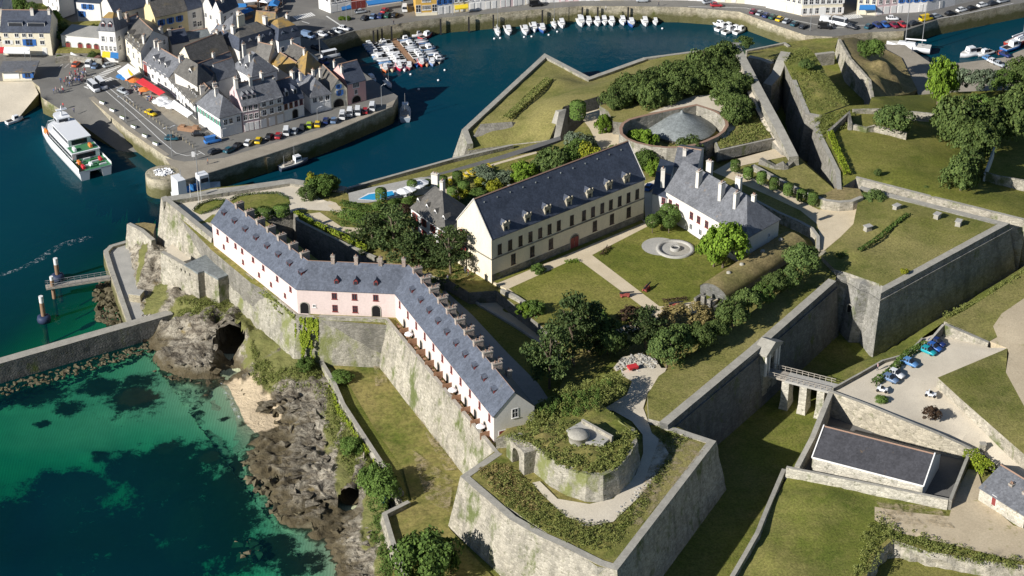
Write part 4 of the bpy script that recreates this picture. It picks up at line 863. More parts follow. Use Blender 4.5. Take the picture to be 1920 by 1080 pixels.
    for ch in chim:
        x, y, zt = ch[0]*L, ch[1]*D, ch[2]; w_, d_2, hh = ch[3][:3] if len(ch) > 3 else (.7, 1.2, 2.6); mt = ch[3][3] if len(ch) > 3 and len(ch[3]) > 3 else (ch[4] if len(ch) > 4 else 'whitewash')
        link('chimney', chimney_mesh(w_, d_2, hh, mt), ro, q(x, y, h+zt), -skx)
    for dm in dorm:
        x, y, zz = dm[0]*L, dm[1]*D, dm[2]; w_, h_, dd = dm[3][:3] if len(dm) > 3 else (1.2, 1.2, 1.6); a = dm[3][3] if len(dm) > 3 and len(dm[3]) > 3 else {}
        link('dormer', dormer_mesh(w_, h_, dd, a.get('mat', wall), a.get('r', rm[0]), a.get('fr', 'wood_white'), a.get('shed', False)), root, q(x, y, h+zz), a.get('rz', 0))
    for wn in wins:
        face, us, zs, ww, wh, stl = wn
        if isinstance(us, int): us = [(i+.5)/us for i in range(us)]
        for zz in (zs if hasattr(zs, '__len__') else (zs,)):
            for u in us:
                if face == 'F': loc, rz = q(u*L, -.0, zz), 0
                elif face == 'R': loc, rz = q(L, u*D, zz), math.pi/2 - skx
                elif face == 'L': loc, rz = q(0, (1-u)*D, zz), -math.pi/2 - skx
                else: loc, rz = q((1-u)*L, D, zz), math.pi
                nm = 'door' if (stl.endswith('d') or stl == 'archr') and zz < .3 else 'window'
                link(nm, window_mesh(ww, wh, stl), root, loc, rz)
    root['_L'], root['_D'], root['_h'] = L, D, h
    for k in ('_L', '_D', '_h'): pass
    INFO[root.name] = (L, D, h, sk)
    for k in ('_L', '_D', '_h'): del root[k]
    return root
INFO = {}
# --- citadel: the long arsenal ---
A = bldg('arsenal', 'long buff stone arsenal with steep blue slate roof and white stone dormers', (922,528), (1206,411), 11.6, ey=449, zb=17, roof='x', rh=7.2, wall='longwall', rmat='slate', cat='arsenal', over=.15, base=(1.6,'stone_grey'),
 wins=[('F', [.035,.085,.135,.185,.235,.285,.345,.41,.495,.56,.62,.685,.75,.82,.885,.95][:0] or [.05,.115,.18,.243,.305,.365,.425,.51,.59,.65,.712,.77,.83,.89,.95], 6.0, .85, 2.2, 'dk'), ('F', [.135,.255,.375,.665,.78,.895], 2.2, 1.0, 2.3, 'dk'), ('F', [.53], .0, 2.4, 3.3, 'archr'), ('L', [.18], 6.2, 1.0, 2.2, 'rs'), ('L', [.18], 2.6, 1.0, 2.2, 'rs')],
 chim=[])
L, D, h, sk = INFO[A.name]
for u in (.10,.235,.36,.50,.635,.765,.885):
    d = empty('dormer', (u*L, .35, h+.1)); d.parent = A
    mb = MB(); mb.box(-.75,0,0,-.4,.5,1.7); mb.box(.4,0,0,.75,.5,1.7); mb.box(-.4,.02,1.35,.4,.5,1.7); mb.poly([(-.95,-.06,1.7),(.95,-.06,1.7),(0,-.06,2.6),(-.95,.5,1.7),(.95,.5,1.7),(0,.5,2.6)], [(0,1,2),(5,4,3),(0,2,5,3),(1,4,5,2),(0,3,4,1)])
    for s in (-1, 1): mb.box(s*.85-.12,-.05,1.75,s*.85+.12,.2,2.5)
    mb.box(-.75,.5,0,.75,2.2,1.6)
    mb.build('dormer_front', M['buff'], d)
    mb = MB(); mb.box(-.4,.2,.1,.4,.25,1.35); mb.build('pane', M['glass'], d)
    mb = MB(); mb.poly([(-.95,.35,1.68),(0,.35,2.62),(0,4.6,2.62),(-.95,3.4,1.68),(.95,.35,1.68),(.95,3.4,1.68)], [(0,1,2,3),(1,4,5,2)]); mb.build('dormer_roof', M['slate'], d)
mb = MB(); mb.box(-.02,-.12,5.2,L+.05,0,5.5); mb.box(L,-.12,5.2,L+.12,D,5.5); mb.box(-.12,-.12,5.2,-.02,D,5.5); mb.build('string_course', M['stone_grey'], A)
mb = MB(); mb.box(-.14,-.14,-.02,.14,.14,.24,0,.03); vm = mb.mesh('roof_vent', M['zinc'])
for i in range(12): link('roof_vent', vm, A, ((i+.6)/12.4*L, D/2-.9, h+7.2-.9*7.2/(D/2)))
for x in (-.12, L+.0): mb = MB(); mb.poly([(x,-.2,h+.0),(x+.14,-.2,h),(x+.14,D/2,h+7.45),(x,D/2,h+7.45),(x,D+.2,h),(x+.14,D+.2,h),(x,-.2,h-.3),(x+.14,-.2,h-.3),(x,D/2,h+7.0),(x+.14,D/2,h+7.0),(x,D+.2,h-.3),(x+.14,D+.2,h-.3)], [(0,1,2,3),(3,2,5,4),(6,0,3,8),(8,3,4,10),(7,9,2,1),(9,11,5,2)]); mb.build('gable_coping', M['whitewash'], A)
# --- the white house with tall chimneys ---
B = bldg('officers_house', 'long white house with red shutters, grey hipped roof and tall white chimneys', (1247,408), (1397,497), (1457,462), ey=357, zb=17, roof='hipr', rh=5.4, wall='whitewash', rmat='slate_grey', side='greywhite',
 wins=[('F', [.06,.15,.33,.42,.52,.74,.84,.93], 3.6, .9, 1.5, 'rc'), ('F', [.06,.33,.45,.6,.84], .9, .8, 1.3, 'p'), ('R', [.25,.7], 1.2, .7, 1.2, 'p'), ('R', [.7], 3.8, .5, .7, 'p')],
 chim=[(.28,.30,2.6,(.8,1.4,4.2)), (.56,.30,2.6,(.8,1.5,4.4)), (.74,.30,2.6,(.7,1.4,4.0)), (.24,.72,2.8,(1.4,.8,4.2)), (.60,.72,2.8,(1.4,.8,4.2)), (.86,.52,4.8,(.9,.7,1.6))])
bldg('gabled_wing', 'short shaded stone wing with one tall white chimney at the end of the white house', (1222,402), (1248,410), (1262,345), ey=362, zb=17, roof='x', rh=1.2, wall='grey', rmat='slate', wins=[('F', [.8], 3.6, .8, 1.4, 'rc'), ('F', [.75], 1.0, .9, 1.3, 'p')], chim=[(.62,.12,1.2,(.9,1.0,4.6))])
bldg('lean_to_wing', 'low grey slate roofed wing behind the white house', (1262,345), (1305,352), (1318,312), h=4.8, zb=17, roof='x', rh=2.2, wall='grey', rmat='slate_grey', chim=[(.35,.3,.5,(.8,.8,2.6))])
# --- the governor's house (red shutters) ---
G = bldg('shuttered_house', 'pale house with rows of red shutters and twin grey slate roofs behind the cedars', (772,433), (836,478), (880,436), ey=388, zb=16.5, roof='hip', rh=4.6, wall='white', rmat=('slate_brown','slate_brown'),
 wins=[('F', [.12,.38,.64,.88], [3.6], .9, 1.5, 'rs'), ('F', [.12,.38,.64,.88], [.6], .9, 1.7, 'rs')], chim=[(.55,.55,3.2,(.8,1.2,3.6)), (.2,.75,3.0,(1.6,1.0,2.6))], dorm=[(.12,.14,.9,(1.0,.9,1.4)),(.38,.14,.9,(1.0,.9,1.4)),(.62,.14,.9,(1.0,.9,1.4)),(.86,.14,.9,(1.0,.9,1.4))])
# --- the barn and the small stone house, bottom right ---
Bn = bldg('barn', 'large rectangular barn with plain dark slate roof inside its walled yard', (1521,884), (1727,938), (1760,878), ey=856, zb=8.3, roof='x', rh=3.4, wall='stone_light', rmat='slate_barn', side='grey', over=.1, cat='barn')
L, D, h, sk = INFO[Bn.name]
mb = MB(); mb.poly([(-.15,-.12,h-.35),(L+.1,-.12,h-.35),(L+.1,-.12,h+.02),(-.15,-.12,h+.02)], [(0,1,2,3)]); mb.build('gutter', M['wood_white'], Bn)
for x in (-.2, L+.02): mb = MB(); mb.poly([(x,-.3,h-.05),(x+.22,-.3,h-.05),(x+sk.x*D/2+.22,sk.y*D/2,h+3.75),(x+sk.x*D/2,sk.y*D/2,h+3.75)], [(0,1,2,3)]); mb.build('verge_board', M['wood_white'], Bn)
bldg('stone_cottage', 'small pale cottage with one red door and two roof lights at the lower right', (1834,937), (1918,990), (1990,950), ey=913, zb=8.8, roof='x', rh=2.6, wall='stone_light', rmat='slate_grey', wins=[('F', [.33], .9, .9, 2.0, 'rd')], chim=[(.42,.3,1.3,(.8,.8,.7),'brick'),(.72,.3,1.3,(.8,.8,.7),'brick')])

# --- the pink barracks: three ranges on the curtain wall ---
E_ = [P(397,416,22.4), P(556,541,22.4), P(741,549,22.4), P(926,781,22.4)]
off = offset_line(E_); DEP = 8.2; zF, zE, zR = 16.4, 22.4, 26.6
O = E_[1].copy(); O.z = 0
pk = empty('pink_barracks', (O.x, O.y, zF), 0, 'long angled pink barracks with steep slate roof, brick chimneys and red framed skylights', 'barracks')
lo = lambda v, z=None: Vector((v.x-O.x, v.y-O.y, (v.z if z is None else z)-zF))
Fp = [lo(e, zF) for e in E_]; Bp = [lo(Vector((e.x-o.x*DEP, e.y-o.y*DEP, 0)), zF) for e, o in zip(E_, off)]; Rp = [(a+b)/2 for a, b in zip(Fp, Bp)]
he, hr = zE-zF, zR-zF
Z = lambda v, z: Vector((v.x, v.y, z))
mb = MB()
for i in range(3):
    mb.face([Z(Fp[i],-.3),Z(Fp[i+1],-.3),Z(Fp[i+1],he),Z(Fp[i],he)]); mb.face([Z(Bp[i+1],-7),Z(Bp[i],-7),Z(Bp[i],he),Z(Bp[i+1],he)], 1)
for i, m in ((0, 0), (3, 1)): mb.face([Z(Fp[i],-.3),Z(Bp[i],-.3),Z(Bp[i],he),Z(Rp[i],hr),Z(Fp[i],he)], m)
mb.build('wall', [M['pink'], M['greywhite']], pk)
ov = .25
for i in range(3):
    rb = MB(); a, b = i, i+1
    fa, fb = Fp[a]+Vector(off[a]*ov).to_3d(), Fp[b]+Vector(off[b]*ov).to_3d(); ga_, gb = Bp[a]-Vector(off[a]*ov).to_3d(), Bp[b]-Vector(off[b]*ov).to_3d()
    d = (Fp[b]-Fp[a]).normalized()*.12; sa = d if i == 0 else d*0; sb = d if i == 2 else d*0
    e0 = he-.2
    q4 = [Z(fa-sa,e0),Z(fb+sb,e0),Z(Rp[b]+sb,hr),Z(Rp[a]-sa,hr)]; r4 = [Z(gb+sb,e0),Z(ga_-sa,e0),Z(Rp[a]-sa,hr),Z(Rp[b]+sb,hr)]
    for q_ in (q4, r4): rb.face([v+Vector((0,0,.14)) for v in q_]); rb.face(q_[::-1]); rb.face([q_[0],q_[1],q_[1]+Vector((0,0,.14)),q_[0]+Vector((0,0,.14))])
    rb.poly([q4[3]+Vector((0,0,.05)),q4[2]+Vector((0,0,.05)),q4[2]+Vector((0,0,.28)),q4[3]+Vector((0,0,.28))], [(0,1,2,3)], 1)
    ro = rb.build('roof', [M['slate_pink'], M['ridge']], pk)
    dirv = (Fp[b]-Fp[a]); LL = dirv.length; ang = math.atan2(dirv.y, dirv.x); nrm = Vector((off[a].x, off[a].y)) if i != 1 else off[1]
    pv = Vector((math.sin(ang), -math.cos(ang), 0))       # outward (front) normal
    ridge = lambda u: Z(Rp[a].lerp(Rp[b], u), hr)
    cus = {0: [.135,.265,.40,.53,.66,.80,.935], 1: [.25,.48,.72,.95], 2: [.06,.145,.23,.315,.40,.485,.57,.655,.74,.825][:10]}[i]
    for u in cus:
        if i == 1: link('chimney', chimney_mesh(.75, .75, 2.2, 'brick', 1), ro, ridge(u)-Vector((0,0,.5)), ang)
        else: link('chimney', chimney_mesh(.8, 1.9, 2.0, 'brick', 2), ro, ridge(u)+pv*-.6-Vector((0,0,.9)), ang)
        if i == 2: link('chimney', chimney_mesh(.9, 1.0, 1.5, 'brick', 1), ro, ridge(u)-pv*3.0-Vector((0,0,2.6)), ang)
    n = {0: 8, 1: 3, 2: 10}[i]; us = {0: [.055+.129*k for k in range(8)], 1: [.40,.595,.80], 2: [.085+.091*k for k in range(10)]}[i]
    slope = math.atan2(hr-he, DEP/2)
    for k, u in enumerate(us):
        f = .45 if i != 1 else .22
        p = Z(Fp[a].lerp(Fp[b], u), he)+(-pv*DEP/2+Vector((0,0,hr-he)))*f
        if i == 1: link('dormer', dormer_mesh(.9, 1.0, 1.3, 'wood_red', 'slate_pink', 'wood_red'), pk, p-Vector((0,0,.05)), ang)
        else: link('dormer', dormer_mesh(1.35, .95, 1.5, 'wood_red', 'slate_pink', 'wood_red', True), pk, p-Vector((0,0,.05)), ang)
    wl = {0: [(u, 4.2, .65, .95) for u in (.07,.19,.29,.37,.50,.62,.78,.93)]+[(u, 1.6, .55, .8) for u in (.135,.37,.56,.70,.86)],
          1: [(.38,4.0,.85,1.25),(.585,4.0,.85,1.25),(.80,4.0,.85,1.25),(.38,1.0,.85,1.4),(.585,1.0,.85,1.4)], 2: [(.05+.091*k,3.9,.6,1.3) for k in range(11)]}[i]
    for u, z, ww, wh in wl: link('window', window_mesh(ww, wh, 'rc'), pk, Z(Fp[a].lerp(Fp[b], u), z), ang)
    if i == 1:
        for u, ww in ((.07,1.7),(.80,1.7)): link('door', window_mesh(ww, 2.6, 'archd'), pk, Z(Fp[a].lerp(Fp[b], u), .15), ang)
        link('window', window_mesh(.5, .5, 'p'), pk, Z(Fp[a].lerp(Fp[b], .17), 1.8), ang)
    if i == 2:
        for k in range(10): link('door', window_mesh(1.1, 2.2, 'rd' if k % 4 == 5 else 'archd'), pk, Z(Fp[a].lerp(Fp[b], .10+.091*k), .12), ang)
        gp = Bp[3]-Fp[3]; ga2 = math.atan2(gp.y, gp.x)
        link('window', window_mesh(1.1, 1.8, 'p'), pk, Z(Fp[3].lerp(Bp[3], .52), 4.7), ga2)
        link('door', window_mesh(1.2, 2.2, 'rd'), pk, Z(Fp[3].lerp(Bp[3], .2), .2), ga2)
PKF, PKB, PKO = Fp, Bp, O
# ================= the harbour town =================
TG = 'houses of the harbour town'
def th(label, Lp, Rp, back, **k): return bldg('town_house', label, Lp, Rp, back, group=TG, **k)
W2 = lambda n, s='p', w=.9, h=1.4, zs=(3.6, 1.0): ('F', n, list(zs), w, h, s)
def sidew(n, zs, w=.8, h=1.2, s='p'): return ('R', n, list(zs), w, h, s)
# west quay front
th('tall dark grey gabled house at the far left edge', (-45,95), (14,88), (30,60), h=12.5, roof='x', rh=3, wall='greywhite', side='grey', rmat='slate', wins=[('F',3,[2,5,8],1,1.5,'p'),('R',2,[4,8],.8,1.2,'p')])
th('cream house with a wide dark dormered roof and a white awning below', (7,103), (99,104), 9, ey=58, roof='x', rh=4.6, wall='cream', rmat='slate',
   wins=[('F',[.1,.32,.47,.60,.82],[5.6],1.0,1.0,'p'),('F',[.32,.82],[3.4],1.1,1.1,'p'),('F',[.12],[3.4],1.4,1.1,'w'),('F',[.56],[3.0],1.8,1.9,'b'),('F',[.85],[.3],1.2,2.0,'wd')], chim=[(.62,.4,3.2,(.9,.7,2.2)),(.96,.45,3.0,(.7,1.2,2.2))], dorm=[(.3,.12,.7,(4.2,1.5,2.2,{'shed':True,'mat':'slate'})),(.72,.12,.7,(5.0,1.5,2.2,{'shed':True,'mat':'slate'}))])
th('low white arcade house with brown arched openings and flat roof', (118,97), (190,103), 8, ey=66, roof='flat', wall='white', rmat='concrete', wins=[('F',[.16,.48,.70,.9],[.9],1.4,2.4,'archr')])
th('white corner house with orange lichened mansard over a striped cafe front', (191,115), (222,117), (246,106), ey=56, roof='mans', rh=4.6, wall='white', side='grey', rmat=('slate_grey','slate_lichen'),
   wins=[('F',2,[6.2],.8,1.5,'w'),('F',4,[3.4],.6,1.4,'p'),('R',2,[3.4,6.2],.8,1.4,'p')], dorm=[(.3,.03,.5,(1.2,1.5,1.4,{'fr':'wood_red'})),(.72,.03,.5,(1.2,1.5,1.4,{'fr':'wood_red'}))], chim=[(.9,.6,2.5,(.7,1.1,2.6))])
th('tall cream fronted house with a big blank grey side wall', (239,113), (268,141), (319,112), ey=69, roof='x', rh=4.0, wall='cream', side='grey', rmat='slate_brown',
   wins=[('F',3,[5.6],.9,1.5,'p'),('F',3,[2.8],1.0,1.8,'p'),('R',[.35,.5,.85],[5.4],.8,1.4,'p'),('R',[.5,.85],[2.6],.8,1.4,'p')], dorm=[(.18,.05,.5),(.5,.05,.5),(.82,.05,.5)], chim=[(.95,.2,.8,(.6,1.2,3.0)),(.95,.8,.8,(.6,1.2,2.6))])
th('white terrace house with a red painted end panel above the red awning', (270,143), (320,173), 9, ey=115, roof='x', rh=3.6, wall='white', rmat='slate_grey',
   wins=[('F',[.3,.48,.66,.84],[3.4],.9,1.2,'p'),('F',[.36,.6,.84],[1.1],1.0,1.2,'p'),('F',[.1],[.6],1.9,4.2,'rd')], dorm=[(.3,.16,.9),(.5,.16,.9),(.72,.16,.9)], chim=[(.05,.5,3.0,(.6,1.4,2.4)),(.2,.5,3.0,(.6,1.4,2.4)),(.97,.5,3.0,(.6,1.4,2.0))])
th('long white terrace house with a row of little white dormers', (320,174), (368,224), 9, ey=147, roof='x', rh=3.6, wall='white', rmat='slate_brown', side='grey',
   wins=[('F',7,[2.9,.8],.8,1.3,'p')], dorm=[(u,.14,.7,(.9,1.1,1.5)) for u in (.35,.48,.61,.74,.87)], chim=[(.95,.3,2.0,(.6,1.2,2.6)),(.95,.7,2.0,(.6,1.2,2.6))])
th('white corner house with green shutters and a hipped grey roof', (373,231), (415,259), (455,248), ey=193, roof='hip', rh=4.2, wall='white', rmat='slate_grey',
   wins=[('F',7,[3.4],.8,1.3,'g'),('F',7,[.2],.9,2.3,'gd'),('R',[.25,.5,.85],[3.4],.9,1.4,'p'),('R',[.15,.5,.85],[.2],1.1,2.2,'bd')], chim=[(.5,.45,3.2,(.6,1.0,2.6))])
# south quay front
th('rose pink terrace house with small paned windows and roof dormers', (457,248), (488,242), 10, ey=198, roof='x', rh=4.2, wall='rose_pale', rmat='slate_grey', wins=[('F',3,[3.4],.9,1.4,'p'),('F',[.2,.5,.82],[.2],1.0,2.2,'wd'),('F',3,[5.9],.9,1.3,'p')], dorm=[(.25,.12,.8),(.55,.12,.8),(.85,.12,.8)], chim=[(.05,.45,3.0,(.8,1.6,3.0,)),])
th('beige terrace house with three storeys and a shop front', (488,242), (533,230), 10, ey=192, roof='x', rh=4.0, wall='beige', rmat='slate_grey', wins=[('F',[.22,.52,.85],[6.1,3.6],1.0,1.5,'w'),('F',[.15,.5,.85],[.2],1.6,2.3,'bd')], chim=[(.02,.45,2.8,(.8,1.6,3.0)),(.55,.5,3.6,(.6,1.2,2.2))])
th('white terrace house with red shutters and steep dormers between taller roofs', (533,229), (571,217), 9, ey=193, roof='x', rh=4.4, wall='white', rmat=('slate','slate'), wins=[('F',4,[3.6],.8,1.3,'rc'),('F',[.15],[.2],1.2,2.3,'bd'),('F',[.55],[.2],1.6,2.5,'archd')], dorm=[(.3,.12,.9,(1.1,1.5,1.6)),(.72,.12,.9,(1.1,1.5,1.6))], chim=[(.03,.5,3.4,(.7,1.4,2.4)),(.97,.5,3.4,(.7,1.4,2.4))])
th('small white house with wide shop doors and hipped grey roof', (584,213), (622,205), 9, ey=182, roof='hip', rh=3.6, wall='white', rmat='slate_grey', wins=[('F',[.2,.5,.82],[3.0],1.0,1.3,'p'),('F',[.2,.5,.82],[.2],1.5,2.2,'wd'),('L',[.5],[3.0],.9,1.2,'p')], chim=[(.55,.6,2.6,(.6,.9,2.6)),(.1,.9,1.5,(.6,.9,2.4))])
th('narrow yellow gable fronted house with blue doors', (622,204), (652,198), 11, ey=171, roof='y', rh=3.0, wall='cream', rmat='slate_brown', wins=[('F',[.55],[3.6],.9,1.3,'b'),('F',[.5],[5.6],.7,1.0,'b'),('F',[.45],[.2],3.0,2.3,'archd')], chim=[(.05,.7,1.0,(.7,.9,2.6))])
th('pink end house with a white gable wall and slate roof', (653,197), (687,188), 9, ey=157, roof='x', rh=4.0, wall='rose', side='rose', rmat='slate', wins=[('F',[.38,.55],[4.6],.8,1.3,'p'),('F',[.45],[2.7],.8,1.2,'p'),('F',[.45],[.2],2.6,1.9,'archd')], chim=[(.0,.3,2.2,(.5,.7,2.0)),(.0,.75,2.2,(.5,.7,2.0))])
# inner rows
th('white house with hipped dormered roof in the middle of the block', (436,124), (472,144), (519,130), h=8, eave=True, roof='hip', rh=4.6, wall='white', rmat='slate_grey', wins=[('F',4,[4.6,1.6],.8,1.3,'p'),('R',2,[4.6],.9,1.4,'p')], chim=[(.0,.5,1.0,(.6,1.0,4.4)),(.6,.3,2.4,(.6,.9,2.4))], dorm=[(.3,.1,.6),(.6,.1,.6)])
th('plain grey rendered gable house behind the terrace', (394,128), (409,150), (444,138), h=7, eave=True, roof='y', rh=3.0, wall='grey', rmat='slate_grey', wins=[('F',1,[3],.8,1.2,'p')])
th('grey house with low slate roof and small side window', (372,142), (392,158), (412,148), h=5.6, eave=True, roof='x', rh=2.6, wall='greywhite', side='greywhite', rmat='slate', wins=[('R',2,[3.2],.7,1.0,'p')])
th('brown roofed house with a large skylight behind the white terrace', (327,134), (370,160), (398,146), h=8, eave=True, roof='hip', rh=4.0, wall='greywhite', rmat='slate_brown', dorm=[(.6,.2,1.2,(1.6,1.2,1.8))])
th('cream gable end house with a long brown slate roof', (336,99), (360,120), (428,92), h=6.5, eave=True, roof='y', rh=3.6, wall='cream', side='greywhite', rmat='slate_brown', wins=[('F',[.3],[3.6],1.2,1.6,'b'),('F',[.3],[.6],1.2,1.8,'p')], chim=[(.5,.9,2.6,(.8,.6,1.8))])
th('long grey slate roofed house parallel to the cream gable', (364,131), (378,144), (440,120), h=5.6, eave=True, roof='y', rh=2.8, wall='greywhite', rmat='slate_grey', chim=[(.5,.5,2.2,(.6,.8,2.0))])
th('yellow fronted house with tall windows and brown slate roof', (290,31), (351,18), 8, h=8.2, eave=True, roof='x', rh=4.2, wall='yellow', rmat='slate_brown', wins=[('F',[.18,.46,.74],[5.2],1.0,1.6,'b'),('F',[.46,.74],[1.8],1.0,2.0,'p')], chim=[(.0,.5,2.6,(.8,1.6,2.8)),(.97,.5,2.6,(.8,1.6,3.4,'cream'))])
th('white rendered house joined to the yellow house', (351,18), (380,10), 8, h=8.2, eave=True, roof='x', rh=4.0, wall='greywhite', rmat='slate', wins=[('F',[.4],[5.2,2.4],1.0,1.7,'p'),('F',[.7],[2.2],1.4,1.4,'p')], chim=[(.98,.5,2.4,(.8,1.6,2.6))])
th('tall white house with a bright gable beside the market street', (398,16), (414,24), (446,9), h=9, eave=True, roof='y', rh=3, wall='white', side='white', rmat='slate', wins=[('R',[.2,.6],[6,3],.9,1.5,'p'),('F',1,[5],.9,1.4,'p')], chim=[(.6,.3,1.0,(.8,1.0,3.0))])
th('white house partly hidden at the top of the market street', (380,6), (398,14), (420,2), h=9, eave=True, roof='y', rh=3, wall='greywhite', rmat='slate', wins=[('F',2,[5],.8,1.3,'p')])
th('broad house with grey hipped roof and cream chimney stack', (398,58), (432,76), (482,60), h=7.5, eave=True, roof='hip', rh=5.0, wall='greywhite', rmat='slate_grey', chim=[(.25,.2,2.6,(.8,.8,3.4)),(.9,.5,2.6,(.7,2.2,3.6,'cream')),(.2,.9,.8,(1.4,.8,3.4))], wins=[('F',3,[4.5],.8,1.3,'p')])
th('small grey roofed house squeezed beside the hipped house', (395,64), (408,84), (438,74), h=6.2, eave=True, roof='x', rh=2.4, wall='greywhite', rmat='slate', chim=[(.7,.6,1.4,(.6,.9,2.2))])
th('dark mansard house with a row of dormers and white front', (449,94), (518,73), 9, h=6.5, eave=True, roof='mans', rh=4.2, wall='greywhite', rmat=('slate','slate_brown'), wins=[('F',5,[3.0],.9,1.5,'p')], dorm=[(u,.04,.4,(1.0,1.4,1.4)) for u in (.12,.32,.5,.68,.88)], chim=[(.1,.5,3.2,(.8,1.4,2.4)),(.97,.5,3.2,(.8,1.6,2.4))])
th('mansard house with an orange lichened top roof', (522,76), (563,66), 9, h=6.8, eave=True, roof='mans', rh=4.2, wall='white', rmat=('slate','slate_lichen'), wins=[('F',3,[3.0],.9,1.5,'p')], dorm=[(u,.04,.4,(1.0,1.4,1.4)) for u in (.25,.7)], chim=[(.8,.5,3.4,(.7,1.0,1.8))])
th('small house with an orange roof near the market street', (478,42), (514,46), (522,34), h=5.5, eave=True, roof='x', rh=2.6, wall='greywhite', rmat='slate_lichen')
th('brown roofed cottage with a tall white chimney in the block', (478,106), (503,112), (520,98), h=5.5, eave=True, roof='x', rh=3.2, wall='greywhite', rmat='slate_brown', chim=[(.0,.6,.8,(.7,1.0,4.0)),(.95,.6,.8,(.7,1.0,3.4,'cream'))])
th('low dark cottage with an orange edged roof behind the quay houses', (508,116), (540,136), 6, h=4.2, eave=True, roof='x', rh=2.2, wall='greywhite', rmat=('slate_lichen','slate'))
th('white cottage with a grey roof in the row towards the basin', (527,108), (552,121), 8, h=4.8, eave=True, roof='x', rh=3.4, wall='white', rmat='slate_brown', wins=[('F',2,[2.2],.8,1.2,'p')], chim=[(.02,.5,2.6,(.6,1.0,1.8))])
th('house with an orange lichened hipped roof and grey rounded end', (553,120), (572,138), (602,122), h=5.6, eave=True, roof='hip', rh=4.0, wall='white', side='grey', rmat='slate_lichen', wins=[('F',2,[2.6,.6],.8,1.2,'p')], chim=[(.4,.4,2.6,(.6,.9,2.0))])
th('low dark roofed outbuilding behind the white hipped house', (545,148), (575,160), 6, h=3.6, eave=True, roof='x', rh=1.8, wall='greywhite', rmat='slate')
th('dark roofed house between the yellow house and the cream gable', (322,82), (354,76), 7, h=5.0, eave=True, roof='x', rh=2.6, wall='greywhite', rmat='slate', chim=[(.05,.3,1.6,(.9,.7,2.0))])
th('low shed with pale sheet roof in the middle of the block', (340,76), (394,66), 5, h=4.4, eave=True, roof='x', rh=1.2, wall='greywhite', rmat='zinc')
# back rows, top left
th('white house with a blue side wall on the garden slope', (146,33), (190,36), (206,24), ey=4, zb=7, roof='flat', wall='white', side='grey', rmat='slate', wins=[('F',[.35,.6],[3.0],.9,1.4,'b'),('F',[.2],[.5],1.0,1.6,'b')])
th('narrow white house running up the hill at the top edge', (80,2), (113,27), (140,16), ey=-32, zb=7, roof='x', rh=3, wall='white', side='greywhite', rmat='slate_grey', wins=[('F',4,[3.4,.9],.7,1.2,'p')])
th('white house with a dark slate roof behind the orange mansard', (214,25), (280,8), 9, h=6.2, eave=True, roof='x', rh=4.0, wall='greywhite', rmat='slate', wins=[('F',4,[3.6,1],.8,1.3,'p')], chim=[(.2,.5,3,(.7,1,2))])
th('small gabled house with a clay chimney behind the tall cream house', (246,64), (276,52), 8, h=6.4, eave=True, roof='x', rh=3.2, wall='greywhite', rmat='slate', chim=[(.3,.4,2,(.8,.8,3,'brick')),(.05,.3,1,(.6,.8,3))])
# far quay, most of each facade runs out of the top of the view
th('white corner shop house across the square', (598,16), (620,25), (659,18), h=9.5, roof='hip', rh=3, wall='white', rmat='slate', wins=[('F',2,[3.4,6.2],.9,1.5,'p'),('F',2,[.3],1.8,2.2,'gd'),('R',4,[3.4,6.2],.9,1.5,'p'),('R',3,[.3],2.0,2.2,'bd')])
th('dark red shop house beside the white corner shop', (659,18), (686,14), 9, h=8.5, roof='x', rh=3, wall='redwall', rmat='slate', wins=[('F',3,[3.4,6],.9,1.5,'p'),('F',3,[.3],1.4,2.2,'rd')])
th('long low house behind a blue market awning', (686,14), (752,4), 9, h=7.5, roof='x', rh=3, wall='white', rmat='slate', wins=[('F',6,[3.6],.9,1.5,'p')])
th('ochre yellow quay house with two bands of windows', (780,30), (820,28), 9, h=9, roof='x', rh=3, wall='ochre', side='ochre', rmat='slate', wins=[('F',[.35,.45,.55,.65],[4.4,1.9],.55,1.3,'p'),('F',[.12,.88],[1.2],1.4,2.2,'yd')], base=(1.0,'cream'))
FQ = [(820,28,'white','b'),(851,24,'yellow','w'),(879,21,'white','p'),(909,18,'greywhite','b'),(938,15,'rose_pale','p'),(962,12,'white','w'),(985,9,'cream','b'),(1012,6,'white','p'),(1048,4,'rose_pale','w'),(1085,2,'white','b'),(1125,1,'cream','p'),(1170,0,'white','w'),(1225,0,'greywhite','p'),(1290,1,'white','b'),(1345,4,'cream','w'),(1396,7,'white','p'),(1436,15,None,None)]
FL = ['white quay house with two blue doors beside the ochre house','quay house over a yellow awning','white quay house with a red ground floor band','pale quay house with blue doors near the moored yacht','pale pink narrow quay house facing the north basin','white quay house with white shutters above the black van','cream quay house right of the black van','white quay house at the head of the small boat moorings','pale pink quay house above the row of moored boats','white quay house with blue shutters above the mooring row','cream quay house at the middle of the far quay','wide white quay house above the last moored boats','off white quay house above the slipway','white quay house with blue shutters near the slipway top','cream quay house beside the parked red car','white quay house at the bend of the far quay']
for i in range(len(FQ)-1):
    a, b = FQ[i], FQ[i+1]
    th(FL[i], a[:2], (b[0], b[1] if i < 15 else 12), 9, h=7.5+(i*37 % 5)*.5, roof='x', rh=3, wall=a[2], rmat=('slate','slate_grey')[i % 2], wins=[('F',3,[3.3,5.8],.85,1.4,a[3]),('F',[.2,.6],[.2],1.2,2.2,'bd' if i in (0,3) else 'wd')], chim=[(.02,.5,2.4)])
th('white shop house left of the big cream building', (1436,14), (1462,20), 9, h=8.5, roof='x', rh=3, wall='white', rmat='slate', wins=[('F',2,[3.4,6],.9,1.5,'p'),('F',2,[.3],1.5,2.2,'gd')])
